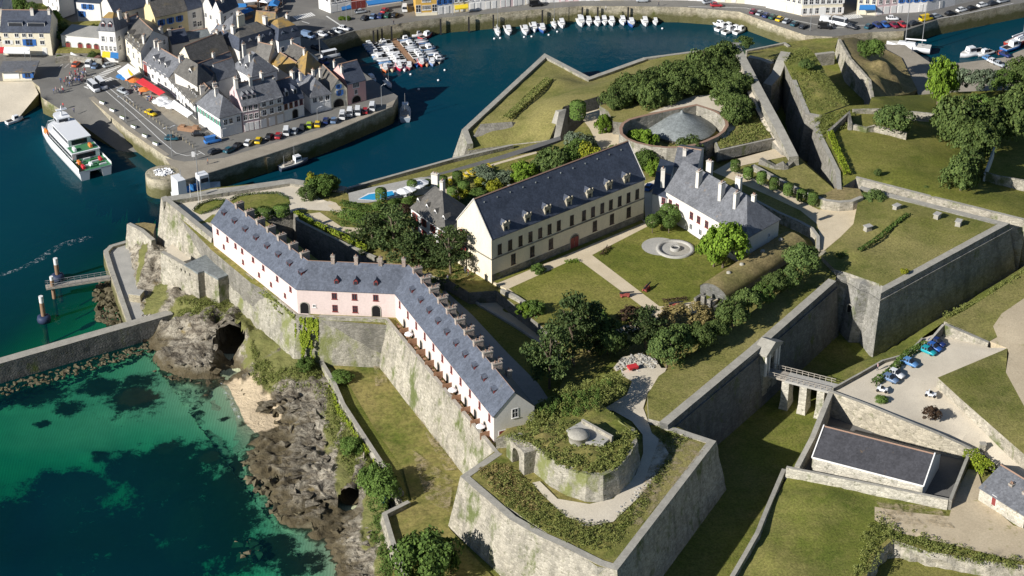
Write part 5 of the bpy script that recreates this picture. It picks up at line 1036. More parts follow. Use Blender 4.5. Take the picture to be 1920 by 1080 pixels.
th('white shop house with a bright blue ground floor', (1462,20), (1502,29), 9, h=8.5, roof='x', rh=3, wall='cream', rmat='slate', wins=[('F',4,[3.6,6],.9,1.4,'p'),('F',3,[.2],1.7,2.4,'bd')])
th('big cream stone building with regular windows on the far quay', (1503,31), (1579,28), 11, h=10, roof='hip', rh=3.5, wall='cream', rmat='slate', wins=[('F',7,[6.6,3.8],1.1,1.6,'w'),('F',[.08,.22,.36,.64,.78,.92],[.6],1.2,1.9,'w'),('F',[.5],[.2],1.5,2.6,'wd')], base=(.9,'beige'))
th('cream house behind the blue cafe awning', (1606,27), (1642,29), 9, h=9, roof='x', rh=3, wall='cream', rmat='slate', wins=[('F',3,[3.6,6.2],.9,1.5,'p')])
th('pale pink house with a blue shop front', (1642,29), (1681,25), 9, h=9, roof='x', rh=3, wall='rose_pale', rmat='slate', wins=[('F',3,[3.6,6.2],.9,1.5,'p'),('F',3,[.2],1.7,2.3,'bd')])
th('white house with pale blue shutters on the marina quay', (1681,25), (1737,22), 9, h=9, roof='x', rh=3, wall='white', rmat='slate', wins=[('F',4,[3.4,6],.9,1.4,'b'),('F',[.1,.8],[.2],1.1,2.2,'bd')])
th('white house with a bright blue trim at the end of the far quay', (1737,22), (1790,10), 9, h=9, roof='x', rh=3, wall='white', rmat='slate', wins=[('F',4,[3.4,6],.9,1.4,'b'),('F',[.5],[.2],1.1,2.2,'bd')])
th('grey white house at the top right edge of the quay', (1790,10), (1850,-4), 9, h=9, roof='x', rh=3, wall='greywhite', rmat='slate', wins=[('F',4,[3.4],.9,1.4,'p')])
# ferry kiosk on the left
k = bldg('ferry_kiosk', 'low flat roofed ticket kiosk with a white billboard at the beach head', (6,152), (60,151), 5.5, h=2.9, zb=5.0, roof='flat', wall='cream', rmat='slate_grey', cat='kiosk', wins=[('F',[.88],[.9],1.4,1.2,'b'),('R',[.5],[.9],1.4,1.2,'b')])
mb = MB(); L, D, h, sk = INFO[k.name]; mb.box(.4,-.14,.7,L*.58,-.02,2.5); mb.build('billboard', M['whitec'], k)
mb = MB(); mb.box(-.8,-.9,2.9,L+1.4,D+.8,3.3,0); mb.build('canopy', M['slate_grey'], k)
# walls of the terraced garden on the hill
sheet('garden_hill', [(104,100),(118,70),(112,44),(150,40),(205,38),(190,66),(188,100)], 6.6, M['rough'], skirt=4.5, skirt_mat=GREY, bump=.4)
sheet('hill_garden', [(-20,40),(20,8),(80,6),(112,30),(140,44),(104,60),(60,36),(20,44)], 6.2, M['rough'], bump=.4, skirt=4)
rampart('garden_wall', 'grey stone retaining wall below the arcade house', [(103,108,7.0),(130,104,7.2),(190,112,7.2)], 7.1, 5, STN, zi=5, thick=.5, batter=0, cap=CAP)
rampart('stair_wall', 'white sloping stair wall in front of the garden retaining wall', [(132,98,7.6),(150,108,6.8),(166,116,6.0)], 7, 5, M['white'], zi=5, thick=.3, batter=0)
# road paint
PM = M['mark']
def stripe(pts, w=.35, z=QZ+.03, nm='road_marking'):
    W = [P(x, y, z) for x, y in pts]; off = offset_line(W); mb = MB()
    for i in range(len(W)-1):
        a, b = W[i], W[i+1]; oa, ob = off[i]*w/2, off[i+1]*w/2
        mb.face([(a.x-oa.x,a.y-oa.y,z),(b.x-ob.x,b.y-ob.y,z),(b.x+ob.x,b.y+ob.y,z),(a.x+oa.x,a.y+oa.y,z)])
    tag(mb.build(nm, PM), kind='structure')
def zebra(a, b, n, length, w=.55, z=QZ+.03):
    A, B = P(*a, z), P(*b, z); d = (B-A).normalized(); nn = Vector((-d.y, d.x, 0)); mb = MB()
    for i in range(n):
        c = A.lerp(B, (i+.5)/n); p, q = d*w/2, nn*length/2
        mb.face([c-p-q, c+p-q, c+p+q, c-p+q])
    tag(mb.build('zebra_crossing', PM), kind='structure')
zebra((163,158), (222,122), 15, 2.4); zebra((160,165), (212,146), 11, 2.2); zebra((552,34), (588,26), 9, 3.0); zebra((1584,33), (1614,29), 8, 3.2)
for p in ([(196,168),(250,215),(300,262),(330,287),(350,292),(378,287)], [(204,164),(262,213),(322,262)], [(166,140),(200,146),(222,150)], [(212,160),(234,172)], [(232,176),(250,192)], [(372,283),(384,290)], [(360,284),(372,291)]): stripe(p, .22)
for i in range(7): stripe([(118+i*11,120-i*0.5),(110+i*11,127)], .15)
stripe([(566,40),(580,44)], .3); stripe([(612,30),(650,55)], .5); stripe([(1290,12),(1400,15),(1470,34),(1560,52),(1600,50)], .2); stripe([(1600,48),(1700,44),(1800,28),(1900,6)], .2)
sheet('town_square', [(565,38),(590,34),(625,40),(640,50),(610,62),(575,64),(555,52)], QZ+.02, M['asphalt'], bump=0)
sheet('road', [(1330,10),(1390,12),(1470,34),(1570,50),(1660,46),(1800,20),(1915,-6),(1915,-20),(1800,6),(1700,27),(1600,33),(1520,34),(1430,16),(1340,5)], QZ+.016, M['asphalt'], bump=0)
sheet('quay_edge', [(598,80),(640,68),(732,50),(828,36),(900,30),(1000,21),(1092,14),(1212,15),(1275,16),(1386,26),(1445,47),(1510,69),(1560,71),(1560,66),(1512,62),(1446,39),(1390,18),(1275,9),(1212,8),(1092,8),(1000,14),(900,23),(828,29),(732,43),(640,60)], QZ+.03, M['paving'], bump=0) if False else None
sheet('quay_pavement', [(310,296),(345,303),(420,296),(500,272),(600,243),(690,212),(742,186),(736,199),(680,223),(600,257),(500,290),(400,321),(345,337),(325,318)], QZ+.04, M['paving'], bump=0)
sheet('quay_pavement', [(166,183),(236,242),(310,293),(318,290),(240,235),(176,180)], QZ+.04, M['paving'], bump=0)
sheet('quay_pavement', [(262,176),(290,172),(320,196),(365,232),(372,240),(352,246),(316,224)], QZ+.03, M['paving'], bump=0)
# round pier head
c = P(302,327,QZ); mb = MB(); mb.lathe([(4.6,-6.5),(4.3,0),(4.1,.05)], 30); mb.lathe([(4.1,.05),(.02,.06)], 30)
c2 = P(305,324,QZ); tag(mb.build('pier_head', M['quay_stone'], None, loc=c2), 'round stone pier head at the tip of the car quay', 'pier')
rampart('mound_wall', 'pale triangular wall face below the brown mound by the lock', [(1571,73,12),(1592,110,14.2),(1628,150,13.4),(1634,186,13.4)], 13, 5, PALE, zi=9, thick=.8, batter=.1)
rampart('lock_wall', 'low dam wall across the shaded trench near the lock', [(1531,103,11),(1566,99,11)], 11, 6, GREY, zi=6, thick=1.2, batter=0, cap=CAP)
rampart('harbour_wall', 'thin dark wall between the small canal basin and the ravelin', [(1398,94,5.6),(1472,79,5.6),(1482,86,5.6)], 5.6, -1, STN, zi=4, thick=.7, batter=0, side=-1, cap=CAP)
rampart('field_wall', 'low ruined stone wall running under the lone round tree', [(1590,232,21.2),(1625,240,20.8),(1640,236,21),(1700,250,20.4)], 21, 18.5, PALE, zi=19, thick=.7, batter=.05, rough=.3)
rampart('field_wall', 'long low stone wall at the back of the outer lawn', [(1600,206,21),(1660,205,20.6),(1760,215,20)], 20.5, 18, PALE, zi=19, thick=.6, batter=.05, rough=.3)
rampart('field_wall', 'short stepped stone wall with a doorway facing the moat', [(1557,246,21),(1590,214,22),(1592,232,21.5)], 21.5, 19, GREY, zi=19, thick=.8, batter=.05, rough=.2)
rampart('field_wall', 'white edged garden wall between the big trees at the right', [(1848,326,19.5),(1866,276,19)], 19, 16, M['whitewash'], zi=17, thick=.4, batter=0)
rampart('field_wall', 'pale crooked wall below the bright lawn at the right edge', [(1845,322,19.6),(1870,330,19.4),(1930,340,19.0)], 19, 16, PALE, zi=18, thick=.5, batter=0, rough=.2)
# ================= vehicles =================
def loft(mb, secs, m=0, sm=True, cap=True):
    n = len(secs[0]); vs = [p for s_ in secs for p in s_]
    fs = [(i*n+k, i*n+(k+1)%n, (i+1)*n+(k+1)%n, (i+1)*n+k) for i in range(len(secs)-1) for k in range(n)]
    mb.poly(vs, fs, m, sm)
    if cap: mb.face(secs[0][::-1], m); mb.face(secs[-1], m)
def car_proto(kind):
    parts = {}
    if kind == 'car': L_, W_, prof, cab = 4.1, 1.72, [(-2.05,.35,.72),(-1.95,.25,.92),(-1.2,.22,.95),(.6,.22,.93),(1.5,.24,.82),(2.0,.28,.68),(2.05,.38,.6)], [(-1.75,.93),(-1.25,1.42),(.15,1.45),(.95,.92)]
    elif kind == 'van': L_, W_, prof, cab = 4.9, 1.9, [(-2.45,.35,1.05),(-2.4,.25,1.15),(-1.2,.22,1.15),(1.0,.22,1.15),(1.9,.24,1.05),(2.4,.28,.85),(2.45,.4,.7)], [(-2.38,1.12),(-2.3,2.05),(1.0,2.08),(1.75,1.12)]
    else: L_, W_, prof, cab = 6.0, 2.05, [(-3.0,.35,1.35),(-2.95,.28,1.45),(-1,.25,1.45),(1.5,.25,1.45),(2.5,.27,1.3),(2.95,.3,1.1),(3.0,.4,.9)], [(-2.95,1.42),(-2.9,2.55),(2.0,2.58),(2.6,1.4)]
    mb = MB(); secs = []
    for x, zb_, zt in prof:
        y = W_/2*(1 - (.10 if abs(x) > L_*.46 else 0)); i_ = .10
        secs.append([(x,-y+i_*.3,zb_),(x,y-i_*.3,zb_),(x,y,zb_+.2),(x,y,zt-.12),(x,y-i_,zt),(x,-y+i_,zt),(x,-y,zt-.12),(x,-y,zb_+.2)])
    loft(mb, secs, 0)
    (a, za), (b, zb2), (c_, zc), (d, zd) = cab; y0 = W_/2-.08; y1 = W_/2-.26
    mb.poly([(b,-y1,zb2),(c_,-y1,zc),(c_,y1,zc),(b,y1,zb2),(b,-y1,zb2+.05),(c_,-y1,zc+.05),(c_,y1,zc+.05),(b,y1,zb2+.05)], [(4,5,6,7),(0,1,5,4),(2,3,7,6),(1,2,6,5),(3,0,4,7)], 0)
    for s in (-1, 1):                          # pillars
        for x in ([b+.02, (b+c_)/2, c_-.02] if kind == 'car' else [b+.02, c_-.5]):
            mb.poly([(x-.06,s*(y0+.01),zd-.02),(x+.06,s*(y0+.01),zd-.02),(x+.06,s*(y1+.02),zb2+.02),(x-.06,s*(y1+.02),zb2+.02)], [(0,1,2,3)], 0)
        if kind != 'car': mb.poly([(a+.05,s*(y0+.015),zd),(c_-.6,s*(y0+.015),zd),(c_-.6,s*(y1+.03),zb2),(b,s*(y1+.03),zb2)], [(0,1,2,3)], 0) if kind == 'van' else None
    parts['body'] = mb.mesh('body', M['paint'])
    mb = MB(); mb.poly([(a,-y0,za),(d,-y0,zd),(d,y0,zd),(a,y0,za),(b,-y1,zb2),(c_,-y1,zc),(c_,y1,zc),(b,y1,zb2)], [(0,1,5,4),(1,2,6,5),(2,3,7,6),(3,0,4,7)]); parts['window'] = mb.mesh('window', M['glass'])
    mb = MB(); r = .31 if kind == 'car' else .36
    mb.lathe([(.02,-.1),(r*.6,-.11),(r*.62,-.1),(r,-.1),(r,.1),(.02,.1)], 14, 0); parts['wheel'] = mb.mesh('wheel', M['rubber'])
    mb = MB(); mb.box(-.05,-.16,-.07,.06,.16,.07); parts['headlight'] = mb.mesh('headlight', M['hullw'])
    return parts, L_, W_, r, prof
CARS = {k: car_proto(k) for k in ('car', 'van', 'minibus')}
NB = {}
def put_car(px, py, ax, col, label, z=QZ+.05, kind='car', group='cars parked in the harbour town', name=None):
    pr, L_, W_, r, prof = CARS[kind]; p = P(px, py, z); q = P(px+ax[0], py+ax[1], z)-p; a = math.atan2(q.y, q.x)
    t = empty(name or {'car':'parked_car','van':'parked_van','minibus':'minibus'}[kind], p, a, label, {'car':'car','van':'van','minibus':'minibus'}[kind], group)
    t.scale = (.9,)*3; o = link('body', pr['body'], t); o.color = (*col, 1)
    link('window', pr['window'], t)
    for x in (-.31, .31):
        for s in (-1, 1): w_ = link('wheel', pr['wheel'], t, (x*L_, s*(W_/2-.11), r)); w_.rotation_euler = (math.pi/2, 0, 0)
    for s in (-1, 1): link('headlight', pr['headlight'], t, (L_/2-.08, s*W_*.33, prof[-2][2]-.12))
CC = {'white':(.82,.83,.84),'silver':(.42,.45,.48),'dark':(.03,.035,.045),'black':(.012,.012,.014),'red':(.42,.03,.04),'maroon':(.22,.02,.05),'blue':(.03,.12,.42),'navy':(.02,.04,.16),'lightblue':(.12,.28,.55),'turquoise':(.02,.36,.42),'yellow':(.80,.55,.02),'lime':(.45,.60,.05),'teal':(.02,.10,.14),'bluegrey':(.16,.24,.38),'green':(.02,.10,.07),'orange':(.60,.12,.05),'skyblue':(.05,.22,.62),'brown':(.16,.05,.03)}
G1 = 'cars in the gravel car park'; PZ = 12.97
for x, y, c_, lb in [(1757,645,'navy','dark blue car parked farthest up beside the shaded wall'),(1750,654,'blue','bright blue car parked second from the shaded wall'),(1739,661,'turquoise','turquoise car parked beside the bright blue car'),(1705,683,'lightblue','blue car parked alone halfway along the hedge'),(1679,704,'white','white car parked beside the hedge near the bridge'),(1668,713,'bluegrey','grey blue car parked next to the white car by the hedge')]:
    put_car(x, y, (12, 5), CC[c_], lb, PZ, group=G1)
row = [(403,287,'dark',(12,-4),'dark car nearest the pier end of the quay row'),(431,284,'teal',(10,-5),'second dark car from the pier end of the quay row'),(446,276,'black',(9,-7),'black car left of the white off-roader on the quay'),(466,270,'white',(7,-8),'white off-roader parked on the quay left of a small yellow car'),(485,266,'yellow',(4,-8),'small yellow car on the quay below the corner house'),(505,259,'black',(5,-8),'black car on the quay between a yellow and a red car'),(522,257,'red',(3,-8),'red car parked on the quay below the beige house'),(553,248,'silver',(4,-8),'silver car parked right of a white van on the quay'),(567,241,'dark',(3,-9),'dark car parked left of the lime green car'),(580,237,'lime',(2,-8),'lime green car on the quay'),(596,235,'yellow',(2,-8),'yellow car right of the lime green car'),(611,229,'navy',(2,-8),'navy car below the small white hipped house'),(626,228,'bluegrey',(2,-8),'blue grey car left of the white vans'),(685,210,'red',(1,-8),'red car between two white vans near the quay tip')]
for x, y, c_, ax, lb in row: put_car(x, y, ax, CC[c_], lb, group='cars along the south quay')
for x, y, lb in [(537,250,'white van parked between a red and a silver car'),(642,220,'leftmost of the white vans near the quay tip'),(656,214,'second of the white vans near the quay tip'),(671,212,'white van left of the red car near the quay tip'),(698,204,'last white van at the quay tip')]: put_car(x, y, (1,-9), CC['white'], lb, kind='van', group='cars along the south quay')
put_car(399,267,(14,-3),CC['skyblue'],'bright blue delivery van near the corner house', kind='van')
for x, y, ax, c_, lb, k in [(231,174,(12,5),'silver','silver car driving on the quay road behind the minibuses','car'),(283,215,(12,5),'yellow','yellow car on the quay road beside the cafe terraces','car'),(322,262,(14,0),'teal','dark teal car turning at the end of the quay road','car'),(373,254,(14,0),'black','black car parked beside the wooden stall','car'),(176,168,(10,9),'white','white minibus nearer the ferry ramp','minibus'),(190,163,(10,9),'white','white minibus nearer the cafe','minibus'),
  (143,123,(6,-6),'orange','orange red car parked below the arcade house','car'),(169,122,(5,-6),'white','white van left of the crossing at the cafe','van'),(179,126,(5,-6),'bluegrey','pale blue car beside the white van at the crossing','car'),(184,118,(8,-5),'brown','dark red van behind the pale blue car','van'),(205,125,(10,-3),'silver','grey car in front of the striped cafe','car')]: put_car(x, y, ax, CC[c_], lb, kind=k)
for x, y, ax, c_, lb, k in [(677,24,(12,-2),'silver','silver car driving across the square','car'),(685,36,(8,-5),'dark','leftmost dark car of the square parking row','car'),(700,33,(5,-6),'bluegrey','pale blue car in the square parking row','car'),(714,32,(5,-6),'navy','navy car in the square parking row','car'),(728,31,(6,-5),'green','dark green car in the square parking row','car'),(741,31,(6,-5),'black','black car at the right end of the square parking row','car'),(721,22,(6,-6),'red','red car above the square parking row','car'),(759,19,(0,-8),'white','white van beside the ochre house','van'),
  (645,56,(12,2),'white','white car closest to the corner of the basin wall','car'),(631,61,(12,3),'silver','silver car in the row along the basin wall','car'),(619,64,(12,3),'black','black car in the row along the basin wall','car'),(604,67,(12,3),'white','white car in shade at the start of the basin row','car'),(578,70,(12,3),'bluegrey','blue grey van in the shade by the basin','van'),(620,108,(14,-3),'white','white box van in the narrow street by the basin','minibus'),
  (593,92,(10,4),'dark','dark car in the shaded basin street near the lichened roof','car'),(607,119,(10,4),'navy','navy car in the shaded basin street behind the box van','car'),(612,134,(10,4),'teal','teal car in the shaded basin street behind the yellow house','car')]: put_car(x, y, ax, CC[c_], lb, kind=k)
for x, y, ax, c_, lb, k in [(1005,11,(14,-1),'black','long black van driving along the far quay','van'),(1204,3,(14,0),'silver','silver car on the far quay road','car'),(1328,6,(12,-2),'silver','silver estate car beside the red car at the slipway','car'),(1343,12,(12,0),'red','red car at the top of the slipway','car'),(1413,24,(7,-5),'maroon','maroon car at the left end of the canal side row','car'),(1425,27,(7,-5),'silver','silver car second in the canal side row','car'),(1437,31,(7,-5),'navy','navy car third in the canal side row','car'),(1449,34,(7,-5),'green','dark green car in the canal side row','car'),(1462,38,(7,-5),'yellow','yellow car in the canal side row','car'),(1475,42,(7,-5),'silver','silver car right of the yellow car in the canal row','car'),(1490,47,(7,-5),'teal','teal car near the end of the canal side row','car'),(1506,52,(7,-5),'dark','dark car at the right end of the canal side row','car'),
  (1551,41,(14,2),'white','white van on the road below the cream building','van'),(1576,47,(14,3),'white','white box truck on the road by the lock','minibus'),(1547,53,(14,1),'black','black van parked below the white van by the lock','van'),(1597,53,(12,3),'dark','dark car beside the lock footbridge','car'),(1629,52,(8,-5),'teal','teal car at the left of the marina row','car'),(1645,50,(8,5),'navy','navy car second in the marina row','car'),(1659,49,(8,5),'blue','blue car in the marina row','car'),(1676,50,(8,5),'maroon','maroon car beside the blue car in the marina row','car'),(1692,49,(8,5),'red','red car in the marina row','car'),(1673,37,(12,0),'white','white car driving on the marina road','car'),(1714,46,(12,-3),'dark','dark car behind the ketch masts','car'),(1736,38,(14,-3),'yellow','yellow truck parked on the marina quay','van'),(1754,33,(12,-3),'silver','silver car right of the yellow truck','car'),(1782,28,(14,-3),'black','long black car parked on the marina quay','car'),(1803,21,(13,-3),'white','white car between two black cars on the marina quay','car'),(1822,18,(13,-3),'black','black car right of a white car on the marina quay','car'),(1842,12,(13,-3),'white','white car near the far end of the marina quay','car'),(1861,9,(13,-3),'dark','dark car near the far end of the marina quay','car'),(1880,4,(13,-3),'silver','silver car at the far end of the marina quay','car')]: put_car(x, y, ax, CC[c_], lb, kind=k, group='cars on the far quays')
for x, y, c_, lb in [(1862,118,'white','white car among the trees of the marina car park'),(1873,123,'silver','silver car among the trees of the marina car park'),(1884,105,'navy','dark blue van beside the marina boats'),(1853,113,'lightblue','pale blue car at the edge of the marina car park')]: put_car(x, y, (10,4), CC[c_], lb, 4.25, group='cars on the far quays')
put_car(1217,354,(6,-6),CC['blue'],'blue car parked in the alley between arsenal and white house', 17.03)
for x, y, lb in [(1654,733,'small white buggy near the hedge end in the car park'),(1745,742,'small white buggy alone on the open gravel')]:
    t = empty('buggy', P(x, y, PZ), R(-20), lb, 'buggy', 'white buggies in the car park'); mb = MB(); mb.box(-1.1,-.6,.3,1.1,.6,.6,0,.08); mb.box(-.2,-.5,.6,.3,.5,.75); mb.box(-.5,-.5,.6,-.3,.5,1.15); mb.build('body', M['hullw'], t)
    mb = MB(); mb.box(-.25,-.45,.75,.2,.45,.95); mb.build('seat', M['rubber'], t)
    for sx in (-.8,.8):
        for sy in (-.6,.6): w_ = link('wheel', CARS['car'][0]['wheel'], t, (sx, sy, .31)); w_.rotation_euler = (math.pi/2, 0, 0)
# ================= boats =================
def hull_mesh(L_, W_, h, m='hullw', deck='deck', open_=False):
    mb = MB(); secs = []; N = 9
    for i in range(N):
        u = i/(N-1); x = -L_/2+L_*u; w_ = W_/2*(1 if u < .55 else max(.03, 1-((u-.55)/.45)**2.0)); sh = h*(1+.35*max(0,u-.5)); w0 = w_*.72
        secs.append([(x,-w0,-.15),(x,w0,-.15),(x,w_,sh),(x,-w_,sh)])
    loft(mb, secs, 0)
    top = [(s_[3][0],s_[3][1]*.88,s_[3][2]+.01-(.18 if open_ else 0)) for s_ in secs]+[(s_[2][0],s_[2][1]*.88,s_[2][2]+.01-(.18 if open_ else 0)) for s_ in secs[::-1]]
    n = len(secs)
    for i in range(n-1): mb.face([top[i],top[i+1],top[2*n-2-i],top[2*n-1-i]], 1)
    return mb.mesh('hull', [M['paint'], M[deck]])
HM = {}
def boat_parts(kind):
    if kind in HM: return HM[kind]
    o = []
    if kind == 'cabin':
        o.append(('hull', hull_mesh(6.4,2.5,.95), True)); mb = MB(); mb.box(-.6,-.85,.95,1.5,.85,2.2,0,.22); o.append(('cabin', mb.mesh('cabin', M['hullw']), False))
        mb = MB(); mb.poly([(1.46,-.7,1.25),(1.46,.7,1.25),(1.26,.6,2.05),(1.26,-.6,2.05),(-.4,-.86,1.4),(1.1,-.86,1.4),(1.0,-.72,2.0),(-.3,-.72,2.0),(-.4,.86,1.4),(1.1,.86,1.4),(1.0,.72,2.0),(-.3,.72,2.0)], [(0,1,2,3),(4,5,6,7),(9,8,11,10)]); o.append(('window', mb.mesh('window', M['glass']), False))
        mb = MB(); mb.box(-3.0,-.8,.9,-.9,.8,1.0); o.append(('cockpit', mb.mesh('cockpit', M['rubber']), False))
    elif kind == 'dinghy':
        o.append(('hull', hull_mesh(4.6,1.8,.55,'hullw','deck',True), True)); mb = MB(); mb.box(-.3,-.75,.35,.1,.75,.5); mb.box(-1.6,-.75,.35,-1.2,.75,.5); o.append(('thwart', mb.mesh('thwart', M['wood']), False)); mb = MB(); mb.box(-2.7,-.18,.2,-2.25,.18,1.0); o.append(('outboard_motor', mb.mesh('outboard_motor', M['rubber']), False))
    elif kind == 'sail':
        o.append(('hull', hull_mesh(9.5,2.8,1.1), True)); mb = MB(); mb.box(-1.6,-.8,1.1,2.4,.8,1.6,0,.25); o.append(('cabin', mb.mesh('cabin', M['hullw']), False)); mb = MB(); mb.tube([(.8,0,1.1),(.8,0,13.5)],[.11,.07],6); o.append(('mast', mb.mesh('mast', M['metal']), False)); mb = MB(); mb.tube([(.8,0,2.3),(-3.6,0,2.5)],.16,6); o.append(('boom', mb.mesh('boom', M['whitec']), False))
    HM[kind] = o; return o
def put_boat(px, py, ax, kind, col, label, scale=1, group='boats in the basin', name=None, z=0.0, cat='boat'):
    p = P(px, py, z); q = P(px+ax[0], py+ax[1], z)-p
    t = empty(name or {'cabin':'motor_boat','dinghy':'dinghy','sail':'sailing_boat'}[kind], p, math.atan2(q.y, q.x), label, cat, group); t.scale = (scale,)*3
    for n_, me, paint in boat_parts(kind):
        o = link(n_, me, t)
        if paint: o.color = (*col, 1)
    return t
Wh = (.82,.83,.85)
row = [(137,255,'sail'),(220,250,'cabin'),(352,248,'cabin'),(420,225,'cabin'),(485,235,'cabin'),(578,200,'sail'),(637,195,'cabin'),(785,178,'cabin'),(848,178,'cabin'),(915,180,'cabin'),(968,172,'cabin'),(1028,178,'cabin'),(1113,172,'cabin'),(1182,190,'cabin'),(1288,180,'cabin'),(1370,178,'cabin')]
RL = ['white boat with a mast at the left end of the mooring row','white cabin boat beside the masted boat at the left end','white cabin boat third from the left in the mooring row','white cabin boat fourth from the left in the mooring row','white and blue hulled boat fifth from the left','white masted boat beside an orange buoy','white cabin boat right of the masted boat by the buoy','largest white cabin boat in the middle of the mooring row','white cabin boat with a dark open cockpit in the middle group','white cabin boat right of the dark cockpit boat','cream decked boat in the middle mooring group','white cabin boat at the right of the middle mooring group','white cabin boat left of the green dinghy','white cabin boat with a blue hull below the green dinghy','white cabin boat second from the right end','small white boat at the right end of the mooring row']
for (x, y, k), lb in zip(row, RL): put_boat(900+x/4.17, y/4.17, (2.0, 6), k, (.05,.12,.35) if 'blue' in lb else Wh, lb, (.62 if k == 'sail' else 1.12 if 'largest' in lb else .72 if 'small' in lb else .92)*1.05, 'boats moored along the far quay')
for x, y, c_, lb in [(75,210,(.7,.15,.05),'orange dinghy at the left end of the far quay'),(1222,148,Wh,'white dinghy tied close to the far quay wall'),(1150,146,(.02,.3,.28),'green dinghy tied close to the far quay wall')]: put_boat(900+x/4.17, y/4.17, (9, 1), 'dinghy', c_, lb, .9, 'dinghies by the far quay')
for i, (x, y) in enumerate([(1348,48),(1354,54),(1364,52),(1367,60),(1378,57),(1388,60)]): put_boat(x, y, (9,-4) if i % 2 else (8, 3), 'cabin', Wh, ['topmost white boat of the cluster near the bridge jetty','white boat at the left of the cluster near the bridge jetty','white boat in the centre of the cluster by the bridge jetty','lowest white boat of the cluster by the bridge jetty','white boat right of centre in the bridge jetty cluster','white boat touching the bridge jetty head'][i], .85, 'boat cluster near the bridge jetty')
for x, y, lb in [(1397,48,'white dinghy left of a pair beyond the bridge jetty'),(1406,50,'white dinghy right of a pair beyond the bridge jetty')]: put_boat(x, y, (9, 2), 'dinghy', Wh, lb, 1, 'boat cluster near the bridge jetty')
put_boat(1432, 60, (10, 1), 'cabin', Wh, 'white boat alone in the small canal basin', .8); put_boat(1473, 74, (10, 1), 'dinghy', (.25,.55,.55), 'pale teal dinghy by the green canal bank', 1.2)
put_boat(854, 56, (-10, 1.6), 'sail', (.16,.42,.70), 'light blue yacht with a tall mast along the far quay', 1.0); put_boat(787, 67, (-8, 2), 'cabin', Wh, 'white boat beside a red boat near the pontoon', .85); put_boat(799, 70, (9,-4), 'cabin', (.5,.04,.05), 'red and white boat near the pontoon', .85)
put_boat(28, 228, (9,-3), 'cabin', Wh, 'small white boat moored below the gravel beach', .8)
put_boat(695,152,(6,5),'cabin',(.10,.3,.6),'blue and white boat in the shade behind the pink house',1.0); put_boat(708,168,(7,4),'dinghy',Wh,'white dinghy in the shade behind the pink house',1.1); put_boat(728,160,(5,6),'sail',Wh,'small sailing boat by the shaded quay corner',.55)
put_boat(1822,104,(-10,2),'cabin',Wh,'white motor boat at the marina beside the tall bright tree',1.3); put_boat(1847,103,(-9,3),'cabin',Wh,'smaller white motor boat at the marina right of another',.9); put_boat(1884,20,(12,-4),'sail',Wh,'white yacht moored along the top right quay',1.2)
put_boat(1897,92,(9,-3),'cabin',(.05,.2,.55),'blue hulled boat at the right edge of the marina',1.2); put_boat(1913,80,(9,-4),'sail',(.4,.05,.03),'dark red old sailing ship with a tall mast at the right edge',1.3); put_boat(1880,98,(9,-3),'dinghy',(.7,.14,.05),'orange dinghy at the marina edge',1)
# white ketch: hull, cabin, two masts
t = put_boat(1703, 92, (-12,-1.5), 'sail', Wh, 'white two masted ketch beside the brown mound', 1.35, z=0.6, cat='ketch')
mb = MB(); mb.tube([(-2.8,0,1.1),(-2.8,0,10.5)],[.1,.06],6); link('mast', mb.mesh('mast', M['metal']), t)
mb = MB(); mb.box(-2.5,-.25,-.9,1.5,.25,-.1); link('keel', mb.mesh('keel', M['red']), t)
# pontoon and its small boats
pa, pb, pc = P(735,71,.5), P(775,119,.5), P(709,76,.5); mb = MB()
for a, b, w_ in ((pa, pb, 1.1), (pc, pa, 1.2)):
    d = (b-a).normalized(); n_ = Vector((-d.y, d.x, 0))*w_; q4 = [a-n_, b-n_, b+n_, a+n_]
    mb.poly(q4+[p-Vector((0,0,.45)) for p in q4], [(0,1,2,3),(0,4,5,1),(1,5,6,2),(2,6,7,3),(3,7,4,0)])
tag(mb.build('pontoon', M['wood']), 'brown wooden L shaped pontoon in the inner basin', 'pontoon')
pd = (pb-pa); cols = [Wh, Wh, Wh, (.15,.3,.55), Wh, (.5,.52,.55)]
k = 0
for side in (-1, 1):
    for i in range(13):
        u = (i+.4)/13; c_ = pa.lerp(pb, u); d = pd.normalized(); n_ = Vector((d.y, -d.x, 0))*(-side)
        L2 = 2 if True else 1
        for j in range(2):
            if side == 1 and j == 1 and i < 2: continue
            p = c_ + n_*(3.2 + j*4.4) + d*random.uniform(-.3,.3); x, y = PX((p.x, p.y, 0))[:2]; e = p+n_*2; xe, ye = PX((e.x, e.y, 0))[:2]
            kd = 'cabin' if random.random() < .55 else 'dinghy'
            wl = 'white' if True else ''
            cl = cols[k % 6]; nm = {0:'white',1:'white',2:'white',3:'blue',4:'white',5:'grey'}[k % 6]
            put_boat(x, y, (xe-x, ye-y), kd, cl, '%s %s in the %s row %s the pontoon' % (nm, 'cabin boat' if kd == 'cabin' else 'open boat', 'inner' if j == 0 else 'outer', 'left of' if side == -1 else 'right of'), .68 if kd == 'cabin' else .85, 'small boats packed around the pontoon', name='small_boat'); k += 1
